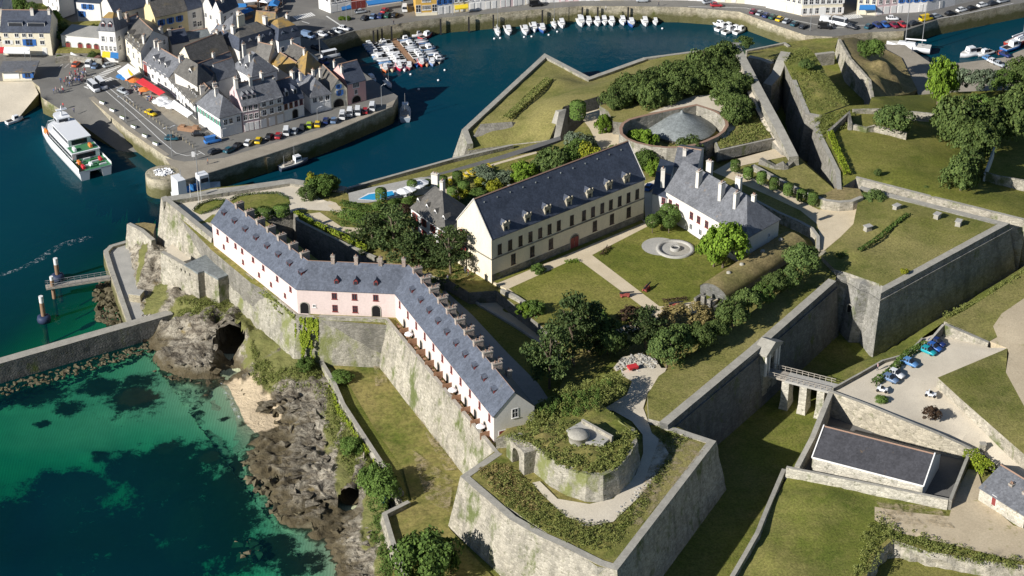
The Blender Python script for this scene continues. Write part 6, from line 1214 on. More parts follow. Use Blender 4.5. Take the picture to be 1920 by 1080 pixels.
for i, (x, y, c_, lb) in enumerate([(722,131,(.65,.2,.08),'orange boat at the lower left corner of the pontoon raft'),(735,131,(.6,.5,.35),'beige boat right of the orange boat in the raft'),(749,128,(.6,.03,.08),'crimson covered boat at the bottom of the pontoon raft'),(758,130,Wh,'white boat right of the crimson boat'),(767,126,(.35,.1,.12),'dark red boat between white and blue boats in the raft'),(781,122,(.03,.2,.55),'bright blue boat at the bottom of the pontoon raft'),(790,120,(.6,.05,.04),'red boat right of the bright blue boat'),(800,121,(.65,.35,.2),'tan boat near the right end of the raft'),(810,119,(.2,.3,.55),'pale blue boat near the right end of the raft'),(823,116,(.55,.5,.42),'wooden boat at the far right tip of the raft')]): put_boat(x, y, (1.5, 6), 'dinghy' if i % 2 else 'cabin', c_, lb, .8, 'small boats packed around the pontoon', name='small_boat')
# fishing boats
def trawler(px, py, ax, hullc, label, s=1.0):
    p = P(px, py, 0); q = P(px+ax[0], py+ax[1], 0)-p; t = empty('fishing_boat', p, math.atan2(q.y, q.x), label, 'fishing boat', 'fishing boats by the quay'); t.scale = (s,)*3
    o = link('hull', hull_mesh(11,3.6,1.5), t); o.color = (*hullc, 1)
    mb = MB(); mb.box(.2,-1.1,1.5,2.6,1.1,3.6,0,.12); link('wheelhouse', mb.mesh('wheelhouse', M['hullw']), t)
    mb = MB(); mb.poly([(2.62,-.85,2.5),(2.62,.85,2.5),(2.56,.8,3.25),(2.56,-.8,3.25),(.5,-1.1,2.6),(2.3,-1.1,2.6),(2.3,-1.04,3.2),(.5,-1.04,3.2)], [(0,1,2,3),(4,5,6,7)]); link('window', mb.mesh('window', M['glass']), t)
    for x, hh in ((.4, 7.5), (-3.6, 5.0)): mb = MB(); mb.tube([(x,0,1.5),(x,0,hh)],[.1,.06],6); link('mast', mb.mesh('mast', M['metal']), t)
    mb = MB(); mb.box(-4.2,-1.2,1.5,-1.0,1.2,1.95,0,.1); mb.box(-.8,-.5,1.5,0,.5,2.3,0,.1); link('deck_gear', mb.mesh('deck_gear', M['bluec'] if 'large' in label else M['wood_grey']), t)
    if 'large' in label: mb = MB(); mb.box(-5.3,-1.7,1.5,-3.2,1.7,3.9,0,.1); link('shelter', mb.mesh('shelter', M['hullw']), t)
    return t
trawler(372, 374, (12,-3.2), (.78,.79,.80), 'large white fishing boat moored behind the round pier head', 1.15).scale = (1.12, 1.3, 1.9)
trawler(551, 312, (10,-3), (.06,.08,.12), 'dark hulled fishing boat below the stone slip of the quay', .78)
trawler(760, 216, (.3,-10), (.35,.42,.5), 'grey fishing boat moored at the quay tip', .85)
# fast ferry: a catamaran with two passenger decks
bw, stn = P(98,231,2.6), P(179,316,2.6); d = bw-stn; L_ = d.length; wv = (P(204,305,2.6)-P(153,327,2.6)).length; W_ = wv
t = empty('ferry', (stn.x, stn.y, 0), math.atan2(d.y, d.x), 'large white catamaran ferry with green decks moored at the slipway', 'ferry')
for s in (-1, 1):
    mb = MB(); secs = []
    for i in range(8):
        u = i/7; x = L_*u*1.0; wd = W_*.16*(1 if u < .7 else max(.06, 1-((u-.7)/.3)**1.7)); y = s*W_*.33*(1 if u < .6 else 1-.0*(u-.6))
        secs.append([(x,y-wd*.7,-.6),(x,y+wd*.7,-.6),(x,y+wd,2.5),(x,y-wd,2.5)])
    loft(mb, secs); mb.build('hull', M['hullw'], t)
mb = MB(); n = 10; pts = []
for i in range(n+1): u = i/n; pts.append((L_*u, W_/2*(1 if u < .66 else max(.22, (1-((u-.66)/.34)**2.2*.75)))))
out = [(x,-y) for x, y in pts]+[(x,y) for x, y in pts[::-1]]
mb.prism(out, 2.2, 2.7, 0, 1, True)
for i in range(len(out)):
    a, b = out[i], out[(i+1)%len(out)]
    if a[0] < .1 and b[0] < .1: continue
    mb.poly([(a[0],a[1],2.7),(b[0],b[1],2.7),(b[0],b[1],3.6 if b[0] > L_*.2 else 3.3),(a[0],a[1],3.6 if a[0] > L_*.2 else 3.3),(a[0]*.995,a[1]*.985,2.7),(b[0]*.995,b[1]*.985,2.7),(b[0]*.995,b[1]*.985,3.5),(a[0]*.995,a[1]*.985,3.5)], [(0,1,2,3),(5,4,7,6),(3,2,6,7)], 0)
mb.build('main_deck', [M['hullw'], M['deckgreen']], t)
def cabin(x0, x1, w_, z0, z1, nose, nm, gl):
    o = [(x0,-w_),(x1-nose,-w_),(x1-nose*.3,-w_*.75),(x1,-w_*.35),(x1,w_*.35),(x1-nose*.3,w_*.75),(x1-nose,w_),(x0,w_)]
    mb = MB(); mb.prism(o, z0, z1, 0); mb.prism([(x0-.5 if x < x0+.1 else x+.25, y*1.04) for x, y in o], z1, z1+.18, 0, None, True); r_ = mb.build(nm, M['hullw'], t)
    mb = MB(); zg0, zg1 = z0+gl[0], z0+gl[1]
    for i in range(len(o)-1):
        a, b = Vector(o[i]), Vector(o[i+1]); e = (b-a).normalized(); nn = Vector((e.y,-e.x))*.03; a2, b2 = a+e*.25+nn, b-e*.25+nn
        mb.face([(*a2,zg0),(*b2,zg0),(*b2,zg1),(*a2,zg1)])
    mb.face([(x0-.03,-w_*.7,zg0-.4),(x0-.03,w_*.7,zg0-.4),(x0-.03,w_*.7,zg1),(x0-.03,-w_*.7,zg1)])
    mb.build('window', M['glass'], t)
cabin(L_*.20, L_*.86, W_*.42, 2.7, 4.9, 3.6, 'lower_cabin', (.8,1.7)); cabin(L_*.33, L_*.74, W_*.34, 5.08, 6.9, 1.6, 'upper_cabin', (.6,1.5)); cabin(L_*.68, L_*.80, W_*.2, 6.6, 8.2, 1.4, 'bridge', (.5,1.3))
mb = MB(); mb.box(L_*.20,-W_*.40,5.09,L_*.325,W_*.40,5.12); mb.build('aft_deck', M['deckgreen'], t)
mb = MB(); mb.tube([(L_*.72,0,8.3),(L_*.70,0,11.4)],[.35,.12],8); mb.box(L_*.69,-1.4,10.2,L_*.72,1.4,10.4); mb.build('mast', M['hullw'], t)
for i, (u, v) in enumerate([(.05,.30),(.06,.05),(.12,-.32),(.14,.3),(.24,.28),(.25,-.22)]): mb = MB(); z_ = 2.75 if u < .2 else 5.13; mb.box(L_*u-.9,W_*v-.35,z_,L_*u+.9,W_*v+.35,z_+.8,0,.08); mb.build('life_raft', M['red'] if i in (0,2) else M['whitec'] if i in (1,4) else M['orange'], t)
for s in (-1,1): mb = MB(); mb.box(L_*.78,s*W_*.42-.5,2.75,L_*.86,s*W_*.42+.3,3.9,0,.2); mb.build('rescue_boat', M['orange'], t)
for i in range(10):
    u = .03+.155*((i % 5)/4.); mb = MB(); y = W_*(-.28+.14*(i//2)); mb.box(L_*u-.15,y-.9,2.75,L_*u+.15,y+.9,3.2); mb.build('seat', M['deckgreen'] if i % 2 else M['whitec'], t)
# ================= redoubt, magazine, mounds =================
RT = 22.6
rp = [(960,836),(984,822),(1007,835),(1038,862),(1069,878),(1100,889),(1131,891),(1158,878),(1180,852),(1193,827),(1190,800),(1170,785)]
rampart('redoubt_wall', 'rounded rubble wall of the overgrown redoubt in the southern bastion', [(978,826,RT-.6),(1007,838,RT),(1038,864,RT),(1069,880,RT),(1100,890,RT),(1131,892,RT),(1158,879,RT),(1182,852,RT),(1195,827,RT),(1190,803,RT-.4),(1165,790,RT-1)], RT, 17, MOSS, zi=RT-.4, thick=.8, batter=.12, rough=.3)
sheet('redoubt_top', [(930,822,19.5),(960,812,20.5),(978,824,RT),(1007,836,RT),(1038,862,RT),(1069,878,RT),(1100,888,RT),(1131,890,RT),(1158,877,RT),(1180,850,RT),(1193,827,RT),(1188,803,RT-.4),(1165,788,RT-1),(1120,752,20.5),(1080,735,20),(1010,755,18.6),(960,795,18.6)], RT, M['rough'], skirt=16, skirt_mat=MOSS, grid=1.6, bump=.5, extra=[(1060,800,RT+.6),(1020,815,RT+.8),(1110,850,RT+.4)], freq=.35)
sheet('redoubt_gun_floor', [(1062,806),(1090,790),(1146,820),(1132,832),(1090,828)], RT+.75, M['concrete'], bump=0, skirt=RT-.5)
rampart('parapet_wall', 'short pale wall beside the stone dome on the redoubt', [(1090,787,RT+1.5),(1147,819,RT+1.5)], RT+1.5, RT-.3, PALE, zi=RT-.2, thick=.45, batter=0, cap=CAP)
mb = MB(); mb.lathe([(1.75,-.6),(1.8,.8),(2.0,.85),(1.95,1.0),(1.1,1.35),(.02,1.5)], 24); tag(mb.build('stone_dome', M['stone_cap'], None, loc=P(1085,822,RT+.6)), 'small round stone dome on top of the overgrown redoubt', 'dome')
# arched passage between barracks and redoubt
g = P(967,875,17.2); t = empty('passage_arch', g, R(-62), 'dark arched passage between the barracks gable and the redoubt', 'archway')
mb = MB(); mb.box(-3.6,0,0,-1.3,3.2,4.4); mb.box(1.3,0,0,3.2,3.2,4.9)
pts = [(1.3*math.cos(a), 2.6+1.3*math.sin(a)) for a in [math.pi*i/8 for i in range(9)]]
for i in range(8):
    a, b = pts[i], pts[i+1]; mb.poly([(a[0],0,a[1]),(b[0],0,b[1]),(b[0],0,4.6),(a[0],0,4.6),(a[0],3.2,a[1]),(b[0],3.2,b[1]),(b[0],3.2,4.6),(a[0],3.2,4.6)], [(0,1,2,3),(0,4,5,1),(4,7,6,5),(3,2,6,7)])
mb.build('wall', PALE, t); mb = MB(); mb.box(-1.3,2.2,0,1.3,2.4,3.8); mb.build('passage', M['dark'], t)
# turf roofed magazine
A0, A1, A2 = P(1312,548,17), P(1462,452,17), P(1345,562,17)
ax = (A1-A0); Lm = ax.length; am = math.atan2(ax.y, ax.x); t = empty('turf_magazine', A0, am, 'long vaulted magazine roofed with dry turf beside the courtyard', 'magazine')
Wm = 7.0; prof = [(0,1.3),(.0,1.7),(.9,2.5),(2.0,3.0),(3.5,3.2),(5.0,2.9),(6.2,2.3),(7.0,1.5),(7.0,1.3)]
mb = MB(); mb.box(0,-Wm+.1,0,Lm,-.1,1.35); mb.face([(0,-y,z) for y, z in prof]); mb.face([(Lm,-y,z) for y, z in prof]); mb.build('wall', M['stone_darkened'], t)
mb = MB(); N = 30; vs = []
for i in range(N+1):
    x = -.2+(Lm+.4)*i/N
    for y, z in prof: vs.append((x, -y, z+.12*fbm(x*.3, y*.5, 1)+.05))
n = len(prof); mb.poly(vs, [(i*n+k, (i+1)*n+k, (i+1)*n+k+1, i*n+k+1) for i in range(N) for k in range(n-1)], 0, True); mb.build('roof', M['dry'], t)
for u in (.2,.36,.62,.85): mb = MB(); mb.lathe([(.55,-.3),(.5,.35),(.2,.5),(.02,.5)], 10, 0, (Lm*u,-3.0,3.15)); mb.build('roof_vent', M['stone_cap'], t)
e = P(1316,562,17); t = empty('magazine_porch', e, am, 'roofless dark stone porch at the near end of the turf magazine', 'porch')
mb = MB(); mb.box(-3.5,-6,0,-.2,-5.4,2.0); mb.box(-3.5,-1.0,0,-.2,-.4,2.2); mb.box(-2.5,-3.9,0,-1.6,-2.9,2.3,0,.08); mb.build('wall', GREY, t)
mb = MB(); mb.box(-2.6,-2.4,0,-1.8,-1.4,2.7,0,.05); mb.build('pier', GREY, t)
# ================= vegetation =================
def leaf_mesh(name, centers, normals, size, mat, jit=.6, aspect=.7, thick=None):
    c = np.asarray(centers); n = np.asarray(normals)+rng.normal(0, jit, c.shape); n /= np.linalg.norm(n, axis=1, keepdims=True)+1e-9
    r_ = rng.normal(0, 1, c.shape); u = np.cross(n, r_); u /= np.linalg.norm(u, axis=1, keepdims=True)+1e-9; v = np.cross(n, u)
    s = size*rng.uniform(.6, 1.35, (len(c), 1)) if not hasattr(size, '__len__') else size
    q = np.stack([c-u*s-v*s*aspect, c+u*s-v*s*aspect*.6, c+u*s*.8+v*s*aspect, c-u*s*.7+v*s*aspect*1.1], 1).reshape(-1, 3)
    N = len(c); me = bpy.data.meshes.new(name); me.from_pydata(q.tolist(), [], np.arange(N*4).reshape(N, 4).tolist()); me.materials.append(mat); return me
def sph(n):
    v = rng.normal(0, 1, (n, 3)); return v/np.linalg.norm(v, axis=1, keepdims=True)
def crown(nclump, per, rc, flat=.75, low=-.35, shell=.72, seed=0):
    "clumps of leaves spread through a unit crown"
    C, Nn = [], []
    for i in range(nclump):
        d = sph(1)[0]; d[2] = abs(d[2]) if rng.random() < .8 else d[2]
        r_ = rng.uniform(shell, .98) if rng.random() < .8 else rng.uniform(.2, shell); c = d*r_*np.array([1, 1, flat]); c[2] = max(c[2], low)
        rr = rc*rng.uniform(.45, 1.45); k = int(per*rng.uniform(.6, 1.3)); s = sph(k)
        s[:,2] = np.abs(s[:,2])*np.where(rng.random(k) < .75, 1, -1); C.append(c+s*rr*np.array([1, 1, .8])*rng.uniform(.75, 1.05, (k, 1))); Nn.append(s+d*.5)
    return np.concatenate(C), np.concatenate(Nn)
CR = {}
def crown_variants(kind):
    if kind in CR: return CR[kind]
    out = []
    for v in range(3):
        if kind == 'broad': c, n = crown(50, 125, .27); me = leaf_mesh('crown', c, n, .047, M['leaf_oak'])
        elif kind == 'dark': c, n = crown(56, 115, .25); me = leaf_mesh('crown', c, n, .046, M['leaf_dark'])
        elif kind == 'bright': c, n = crown(56, 120, .25); me = leaf_mesh('crown', c, n, .044, M['leaf_bright'])
        elif kind == 'mid': c, n = crown(54, 120, .26); me = leaf_mesh('crown', c, n, .045, M['leaf_topiary'])
        elif kind == 'grey': c, n = crown(40, 80, .28); me = leaf_mesh('crown', c, n, .06, M['leaf_grey'])
        elif kind == 'gold': c, n = crown(36, 80, .30); me = leaf_mesh('crown', c, n, .06, M['leaf_yellow'])
        elif kind == 'purple': c, n = crown(36, 70, .30); me = leaf_mesh('crown', c, n, .06, M['leaf_purple'])
        elif kind == 'straw': c, n = crown(110, 90, .16, .8, 0.0, .9); me = leaf_mesh('crown', c, n, .034, M['leaf_straw'])
        elif kind == 'pine':       # irregular flat plates of needles
            C, N_ = [], []
            for i in range(34):
                z = rng.uniform(-.5, 1.0); rad = (1.0-.75*max(0, z)**1.3)*rng.uniform(.25, 1.0); a = rng.uniform(0, 6.28); c0 = np.array([math.cos(a)*rad, math.sin(a)*rad, z])
                k = 95; p = sph(k)*np.array([.34, .34, .11])*rng.uniform(.5, 1.05, (k, 1))*rng.uniform(.7, 1.2); C.append(p+c0); N_.append(np.tile([0, 0, 1.0], (k, 1)))
            me = leaf_mesh('crown', np.concatenate(C), np.concatenate(N_), .055, M['leaf_pine'], .8, .45)
        elif kind == 'ball':
            s = sph(1500); me = leaf_mesh('crown', s*rng.uniform(.90, 1.02, (1500, 1)), s, .075, M['leaf_topiary'], .45)
        elif kind == 'drum':      # clipped cylinder with a domed head
            k = 1700; a = rng.uniform(0, 6.28, k); z = rng.uniform(-1, 1, k); r_ = np.where(z > .55, np.sqrt(np.clip(1-((z-.55)/.5)**2, 0, 1)), np.where(z < -.8, .85, 1.0))
            top = rng.random(k) < .2; r_ = np.where(top, r_*np.sqrt(rng.random(k)), r_); z = np.where(top, .8+.2*(1-r_**2), z)
            p = np.stack([np.cos(a)*r_, np.sin(a)*r_, z], 1); nn = np.stack([np.cos(a), np.sin(a), np.where(z > .6, 1.2, .1)], 1); me = leaf_mesh('crown', p, nn, .085, M['leaf_topiary'], .4)
        out.append(me)
    CR[kind] = out; return out
TRK = []
for v in range(3):
    mb = MB(); b = rng.uniform(-.12, .12, 2)
    mb.tube([(0,0,0),(b[0]*.4,b[1]*.4,.4),(b[0],b[1],.75),(b[0]*1.3,b[1]*1.2,1.0)],[.055,.042,.03,.012],8)
    for k in range(5): a = k*1.26+v; mb.tube([(b[0]*.5,b[1]*.5,.42+.06*k),(math.cos(a)*.22,math.sin(a)*.22,.68+.04*k),(math.cos(a)*.4,math.sin(a)*.4,.85)],[.026,.018,.006],6)
    TRK.append(mb.mesh('trunk', M['trunk']))
TI = [0]
def tree(px, py, z, rad, hgt, kind, label, group=None, trunk=.28, name='tree', cat='tree', oval=1.0, rz=None):
    "px,py: foot of the tree; rad crown radius, hgt total height"
    TI[0] += 1; i = TI[0]; p = P(px, py, z); a = rng.uniform(0, 6.28) if rz is None else rz
    t = empty(name, p, a, label, cat, group); vs = crown_variants(kind)
    zb = hgt*trunk; rv = (hgt-zb)
    o = link('crown', vs[i % 3], t)
    if kind in ('ball', 'drum'): o.scale = (rad, rad*oval, rv/2); o.location = (0, 0, zb+rv/2)
    elif kind == 'pine': o.scale = (rad, rad*oval, rv*.62); o.location = (0, 0, zb+rv*.36)
    else: o.scale = (rad, rad*oval, rv*.80); o.location = (0, 0, zb+rv*.30)
    if trunk > .05: tr = link('trunk', TRK[i % 3], t); k = min(rad*.9, hgt*.5); tr.scale = (k*1.3, k*1.3, hgt*.92)
    return t
def bush(px, py, z, rad, hgt, kind, label, group=None, **k): return tree(px, py, z, rad, hgt, kind, label, group, trunk=0, name='bush', cat='bush', **k)
# big cedars and pines around the gardens
PG = 'dark pines of the gardens'
tree(742,478,15.5,5.6,12,'pine','broad spreading cedar between the ditch and the shuttered house',PG,.2); tree(700,470,15,4.6,9,'pine','lower spreading cedar at the edge of the inner ditch',PG,.15)
tree(770,505,15.5,4.6,9,'pine','dark cedar in front of the shuttered house',PG,.2); tree(845,512,16.6,5.0,11,'pine','tall cedar whose shadow falls on the white arsenal gable',PG,.3); tree(800,500,15.8,3.8,7,'pine','small cedar between two taller cedars',PG,.15)
tree(1075,690,16,5.2,16.5,'pine','tallest dark pine at the near corner of the courtyard',PG,.25); tree(1030,728,15,4.8,14,'pine','dense pine leaning over the shaded lower lawn',PG,.22); tree(1105,660,16.3,4.6,11,'pine','dark pine behind the tallest pine',PG,.2); tree(1140,665,16.3,4.0,8,'dark','low dark tree in the shade behind the pines',PG,.2); tree(1055,640,16.5,3.0,7,'pine','slim pine at the edge of the courtyard lawn',PG,.2)
tree(1210,655,16.8,4.2,9.5,'pine','sparse pine beside the straw coloured mound',PG,.25); tree(1250,690,17.2,4.0,8.5,'dark','bushy tree on the lawn edge above the rubble',PG,.3)
# oaks along the curtain
OG = 'evergreen oaks behind the gate curtain'
for x, y, r_, h_, lb in [(1500,522,4.0,8,'largest evergreen oak near the ruined flank'),(1476,547,2.6,5.6,'evergreen oak below the turf magazine end'),(1427,576,2.6,5.4,'evergreen oak at the middle of the magazine'),(1402,592,3.0,5.8,'evergreen oak left of the middle of the magazine'),(1372,618,3.2,7,'evergreen oak near the magazine porch'),(1342,642,2.5,5,'evergreen oak right of the straw mound'),(1312,656,2.9,5.8,'evergreen oak beneath the straw mound'),(1275,660,3.0,6,'evergreen oak closest to the rubble heap'),(1450,558,2.6,5.6,'small evergreen oak between two larger oaks')]: tree(x, y, 18.2, r_, h_, ('dark','broad','mid')[int(x) % 3], lb, OG, .3)
tree(1355,502,17,4.9,11,'bright','big bright green tree beside the fountain',None,.22,name='chestnut_tree'); tree(1338,500,17,3.4,8.5,'bright','smaller bright tree leaning on the big bright tree',None,.25,name='chestnut_tree')
# clipped ball trees by the arsenal end
for x, y, r_, h_, lb in [(1223,437,1.7,4.6,'clipped ball tree nearest the arsenal'),(1240,430,1.7,4.6,'clipped ball tree behind the front ones'),(1254,437,1.7,4.4,'front clipped ball tree of the clump'),(1262,428,1.7,4.6,'right hand clipped ball tree of the clump'),(1250,418,1.7,4.8,'rear clipped ball tree against the white house'),(1268,418,1.7,4.8,'clipped ball tree closest to the white house wall')]: tree(x, y, 17, r_, h_, 'ball', lb, 'clipped ball trees in the courtyard', .32, name='topiary_tree')
for i, (x, y) in enumerate([(1378,326),(1402,340),(1427,349),(1450,360),(1477,371),(1502,382),(1523,388)]): tree(x, y, 18.1, 1.15, 3.6, 'drum', ['clipped tree standing alone at the start of the terrace row','second clipped tree from the start of the terrace row','third clipped tree of the terrace row','middle clipped tree of the terrace row','third clipped tree from the round bastion','second clipped tree from the round bastion','clipped tree closest to the round bastion'][i], 'clipped trees in a row on the terrace', .25, name='topiary_tree')
# garden topiary
TGp = 'clipped trees of the garden'
for x, y, r_, h_, k, lb in [(773,362,1.2,3.3,'drum','clipped drum tree between the pool and white loungers'),(715,378,1.3,3.4,'drum','clipped drum tree in front of the pool'),(801,350,1.2,1.9,'ball','round clipped bush on a stone pedestal'),(830,352,1.2,3.0,'drum','clipped drum tree by the garden lawn'),(858,345,1.2,3.2,'drum','clipped drum tree behind the gravel corner'),(737,392,1.2,2.6,'ball','clipped ball below the pool terrace'),(708,398,1.3,2.6,'ball','clipped ball beside the garden slab'),(763,390,1.3,2.6,'ball','clipped ball behind the shuttered house'),(848,373,1.2,3.0,'drum','clipped drum right of the shuttered house roof'),(870,365,1.4,3.4,'drum','golden topped clipped tree in the border'),(1083,226,2.0,5.2,'drum','big clipped drum tree by the spur wall')]: tree(x, y, 16.6, r_, h_, k, lb, TGp, .15, name='topiary_tree')
for x, y, r_, h_, k, lb in [(926,362,1.9,3.2,'gold','golden round bush behind the arsenal roof'),(870,372,1.5,2.4,'gold','golden bush beside the garden gravel'),(851,383,1.3,2.0,'gold','small golden bush near the shuttered house chimney'),(900,350,1.3,2.4,'gold','golden bush at the lawn edge'),(897,372,2.6,2.4,'mid','wide clipped hedge bush below the golden bush'),(885,388,3.0,2.2,'dark','low dark hedge behind the arsenal gable'),(920,345,2.8,3.0,'grey','silver grey shrub at the rear of the garden'),(905,328,2.6,2.4,'grey','silver shrub beside the north lawn'),(945,340,2.4,2.6,'grey','grey green shrub left of the round bush'),(978,335,3.4,4.4,'bright','bright rounded bush behind the arsenal'),(1008,325,2.4,2.6,'grey','pale shrub under the big garden bush'),
  (1035,320,4.6,6.5,'dark','large dark bush behind the arsenal ridge'),(1062,315,3.6,5.5,'mid','mid green bush right of the large dark bush'),(1085,300,3.2,5.5,'mid','green bush at the bend of the tower path'),(1105,312,3.0,6,'gold','yellow green bush beside the tower path'),(1095,280,2.6,3.6,'grey','grey bush below the spur wall'),(1075,268,2.4,3.0,'grey','grey bush at the foot of the spur wall'),(1132,248,2.2,5.0,'bright','upright bright bush in the tower path'),(1150,292,2.2,2.8,'mid','low bush at the end of the tower path'),(1165,300,2.0,2.4,'bright','small bright bush above the arsenal roof end'),(1208,275,3.2,4.6,'bright','bright bush in front of the round tower roof'),(1190,268,2.2,3.6,'bright','bright bush left of the round tower roof'),(1292,297,3.8,5.5,'broad','round dark bush in front of the tower court'),(1210,312,3.0,4.2,'mid','bushes between arsenal end and white house'),(1225,325,2.2,3.6,'bright','bright bush behind the arsenal end'),(1196,318,2.2,3.6,'mid','dark green bush close to the arsenal ridge end'),
  (605,360,3.6,4.0,'mid','large rounded bush at the plaza end'),(590,350,2.2,3.4,'gold','yellow green bush beside the large rounded bush'),(578,372,2.4,3.2,'dark','dark clipped bush at the plaza end'),(618,352,2.4,3.0,'mid','small round bush on the plaza end'),(740,388,1.5,2.2,'mid','low bush in the sloping garden'),(755,400,2.2,2.2,'purple','dark purple bush behind the cedars'),
  (1009,512,1.5,2.2,'mid','round bush on the courtyard lawn near the arsenal'),(1000,588,2.4,3.2,'mid','bush behind the ruined court wall'),(985,590,2.0,2.8,'bright','ivy green bush on the ruined court wall'),(1125,612,1.9,3.8,'mid','smooth round tree at the edge of the courtyard lawn'),(1185,600,2.6,3.0,'purple','brownish shrub at the corner of the lawn'),(1430,444,1.6,1.6,'bright','small shrub under the terrace wall'),(1635,378,2.8,3.0,'dark','bush at the end of the round bastion'),(1695,512,.9,1.0,'gold','tiny yellow bush on the edge of the eastern bastion'),
  (1288,618,6.0,5.0,'straw','big straw coloured mound of dry scrub beside the porch'),(1262,640,3.6,4.0,'straw','lower straw coloured scrub below the big straw mound'),(1746,783,1.7,2.4,'purple','dark purple bush beside the car park road'),(1652,753,1.3,1.3,'mid','small green bush at the car park corner')]: bush(x, y, 20 if x > 1690 and y < 520 else 12.6 if y > 700 else 18.2 if 1620 < x < 1650 else 16.6, r_, h_, k, lb, 'garden bushes')
# wood round the tower
WG = 'oaks round the tower'
spots = [(1150,200),(1175,192),(1200,196),(1178,178),(1205,176),(1230,182),(1232,165),(1258,172),(1262,155),(1285,166),(1288,148),(1310,158),(1315,140),(1335,150),(1340,130),(1362,140),(1360,122),(1215,200),(1245,192),(1275,182),(1300,175),(1322,166)]
for i, (x, y) in enumerate(spots): tree(x, y+6, 18.5, 4.0, 6.2+(i*7 % 5)*.45, 'broad', 'evergreen oak in the wood behind the round tower', WG, .12)
for i, (x, y) in enumerate([(1352,172),(1368,185),(1358,196),(1375,205),(1390,218),(1378,228),(1350,160),(1372,165),(1388,172)]): tree(x, y+4, 19.6, 3.3, 5+(i % 3)*.5, 'broad', 'evergreen oak in the row right of the round tower', 'oaks right of the tower', .12)
for i, (x, y) in enumerate([(1378,98),(1350,105),(1395,82)]): bush(x, y+4, 14, 2.6, 2.6, 'dark', ['low dark bush at the head of the long rampart','low dark bush left of the rampart head','small bush at the top of the long rampart'][i], 'garden bushes')
# outer trees at the right
OT = 'trees of the outer grounds'
for x, y, z, r_, h_, k, lb, tk in [(1757,198,13,4.4,14,'bright','tall bright green tree beside the marina quay',.1),(1676,248,19.5,4.6,7,'dark','lone rounded dark tree on the outer lawn',.12),(1795,262,17,6.2,12,'broad','large tree at the left of the right hand wood',.1),(1825,300,18,5.4,9.5,'broad','large tree in the middle of the right hand wood',.1),(1800,362,18.5,4.4,9,'broad','dark rounded tree at the lower end of the wood',.08),(1850,262,16,5.0,10,'broad','tree behind the middle of the right hand wood',.1),(1815,330,18.5,4.0,7,'dark','low dark tree linking the wood and the lower tree',.08),(1905,255,15,6.4,12,'broad','big tree at the right edge of the view',.1),(1935,215,13,6.0,12,'broad','tree at the right edge above the big one',.1),(1840,225,14,4.2,7,'mid','tree behind the wood near the car park',.1),(1880,170,9,4.0,6,'mid','tree by the marina car park',.1),(1845,165,9,3.8,5.5,'grey','pale tree among the parked cars',.1),(1915,160,8.5,4.6,8,'broad','tree at the right edge by the marina',.1),(1805,160,9,3.2,4.5,'grey','small pale tree behind the tall bright tree',.1),(1780,170,10,2.6,3.5,'grey','low pale tree right of the tall bright tree',.1),
  (1622,105,13.5,2.6,4.6,'mid','left bush on the brown mound',.08),(1640,103,13.8,2.6,4.6,'mid','right bush on the brown mound',.08),(1645,330,19.6,.9,2.0,'dark','thin dark shrub in the outer lawn',.0),(1735,356,19,1.0,1.0,'dark','tiny shrub by the counterscarp wall',.0),(1512,128,20.6,2.0,2.4,'dark','bush on the ravelin turf',.05),
  (1030,1060,4,1,1,'mid','x',0)][:-1]: tree(x, y, z, r_, h_, k, lb, OT, tk)
for x, y, z, r_, h_, k, lb in [(800,1085,5.5,5.8,9.5,'mid','big round tree at the foot of the southern bastion'),(705,915,6.0,3.2,5.5,'mid','upper dense shrub on the terrace edge'),(722,935,6.0,3.2,5.5,'mid','lower dense shrub on the terrace edge'),(660,850,4.6,2.4,3.4,'mid','shrub on the slope under the ivy wall'),(575,692,6.2,2.0,2.8,'mid','round bush at the foot of the barracks corner'),(640,712,6.4,2.4,1.8,'mid','hedge like bush at the head of the grass terrace')]: tree(x, y, z, r_, h_, k, lb, 'shrubs of the sea terrace', .04)
for x, y, z, r_, h_, k, lb in [(35,18,6,2.6,3.6,'mid','garden tree behind the cream house'),(60,22,6.2,2.2,3.2,'dark','dark garden tree behind the cream house'),(100,45,6.4,2.6,4.4,'bright','bright tree at the corner of the cream house'),(120,72,6.4,3.2,5,'dark','dark shaded tree above the arcade'),(180,66,6.6,2.4,3.4,'bright','bright shrub beside the orange mansard'),(112,112,5,1.1,1.5,'mid','round bush in front of the garden wall'),(175,112,5,1.6,2.8,'dark','ivy bush beside the striped cafe'),(641,37,5,1.0,1.2,'bright','small bush on the square'),(652,37,5,1.0,1.2,'mid','dark bush on the square beside a lighter one')]: bush(x, y, z, r_, h_, k, lb, 'shrubs in the town')
# ---- hedges
def hedge(pts, z, w_, h_, label, mat='leaf_topiary', size=.16, dens=26, cat='hedge', name='hedge', group=None):
    W = world_pts(pts, z); C, N_ = [], []
    for a, b in zip(W[:-1], W[1:]):
        L_ = (b-a).length; k = int(dens*L_*(w_+2*h_)); d = (b-a)/max(L_, .01); n_ = Vector((-d.y, d.x, 0))
        for _ in range(k):
            f = random.uniform(-h_-w_/2, h_+w_/2); s = 1 if f > 0 else -1
            off, zz, nn = (f, h_, (0,0,1)) if abs(f) < w_/2 else (s*w_/2, h_-(abs(f)-w_/2), tuple(n_*s))
            p = a.lerp(b, random.random())+n_*off; C.append((p.x+random.gauss(0,.06), p.y+random.gauss(0,.06), p.z+zz+random.gauss(0,.07))); N_.append(nn)
    o = W[0]; me = leaf_mesh(name, np.array(C)-np.array(o), N_, size, M[mat], .5); return tag(link(name, me, None, o), label, cat, group)
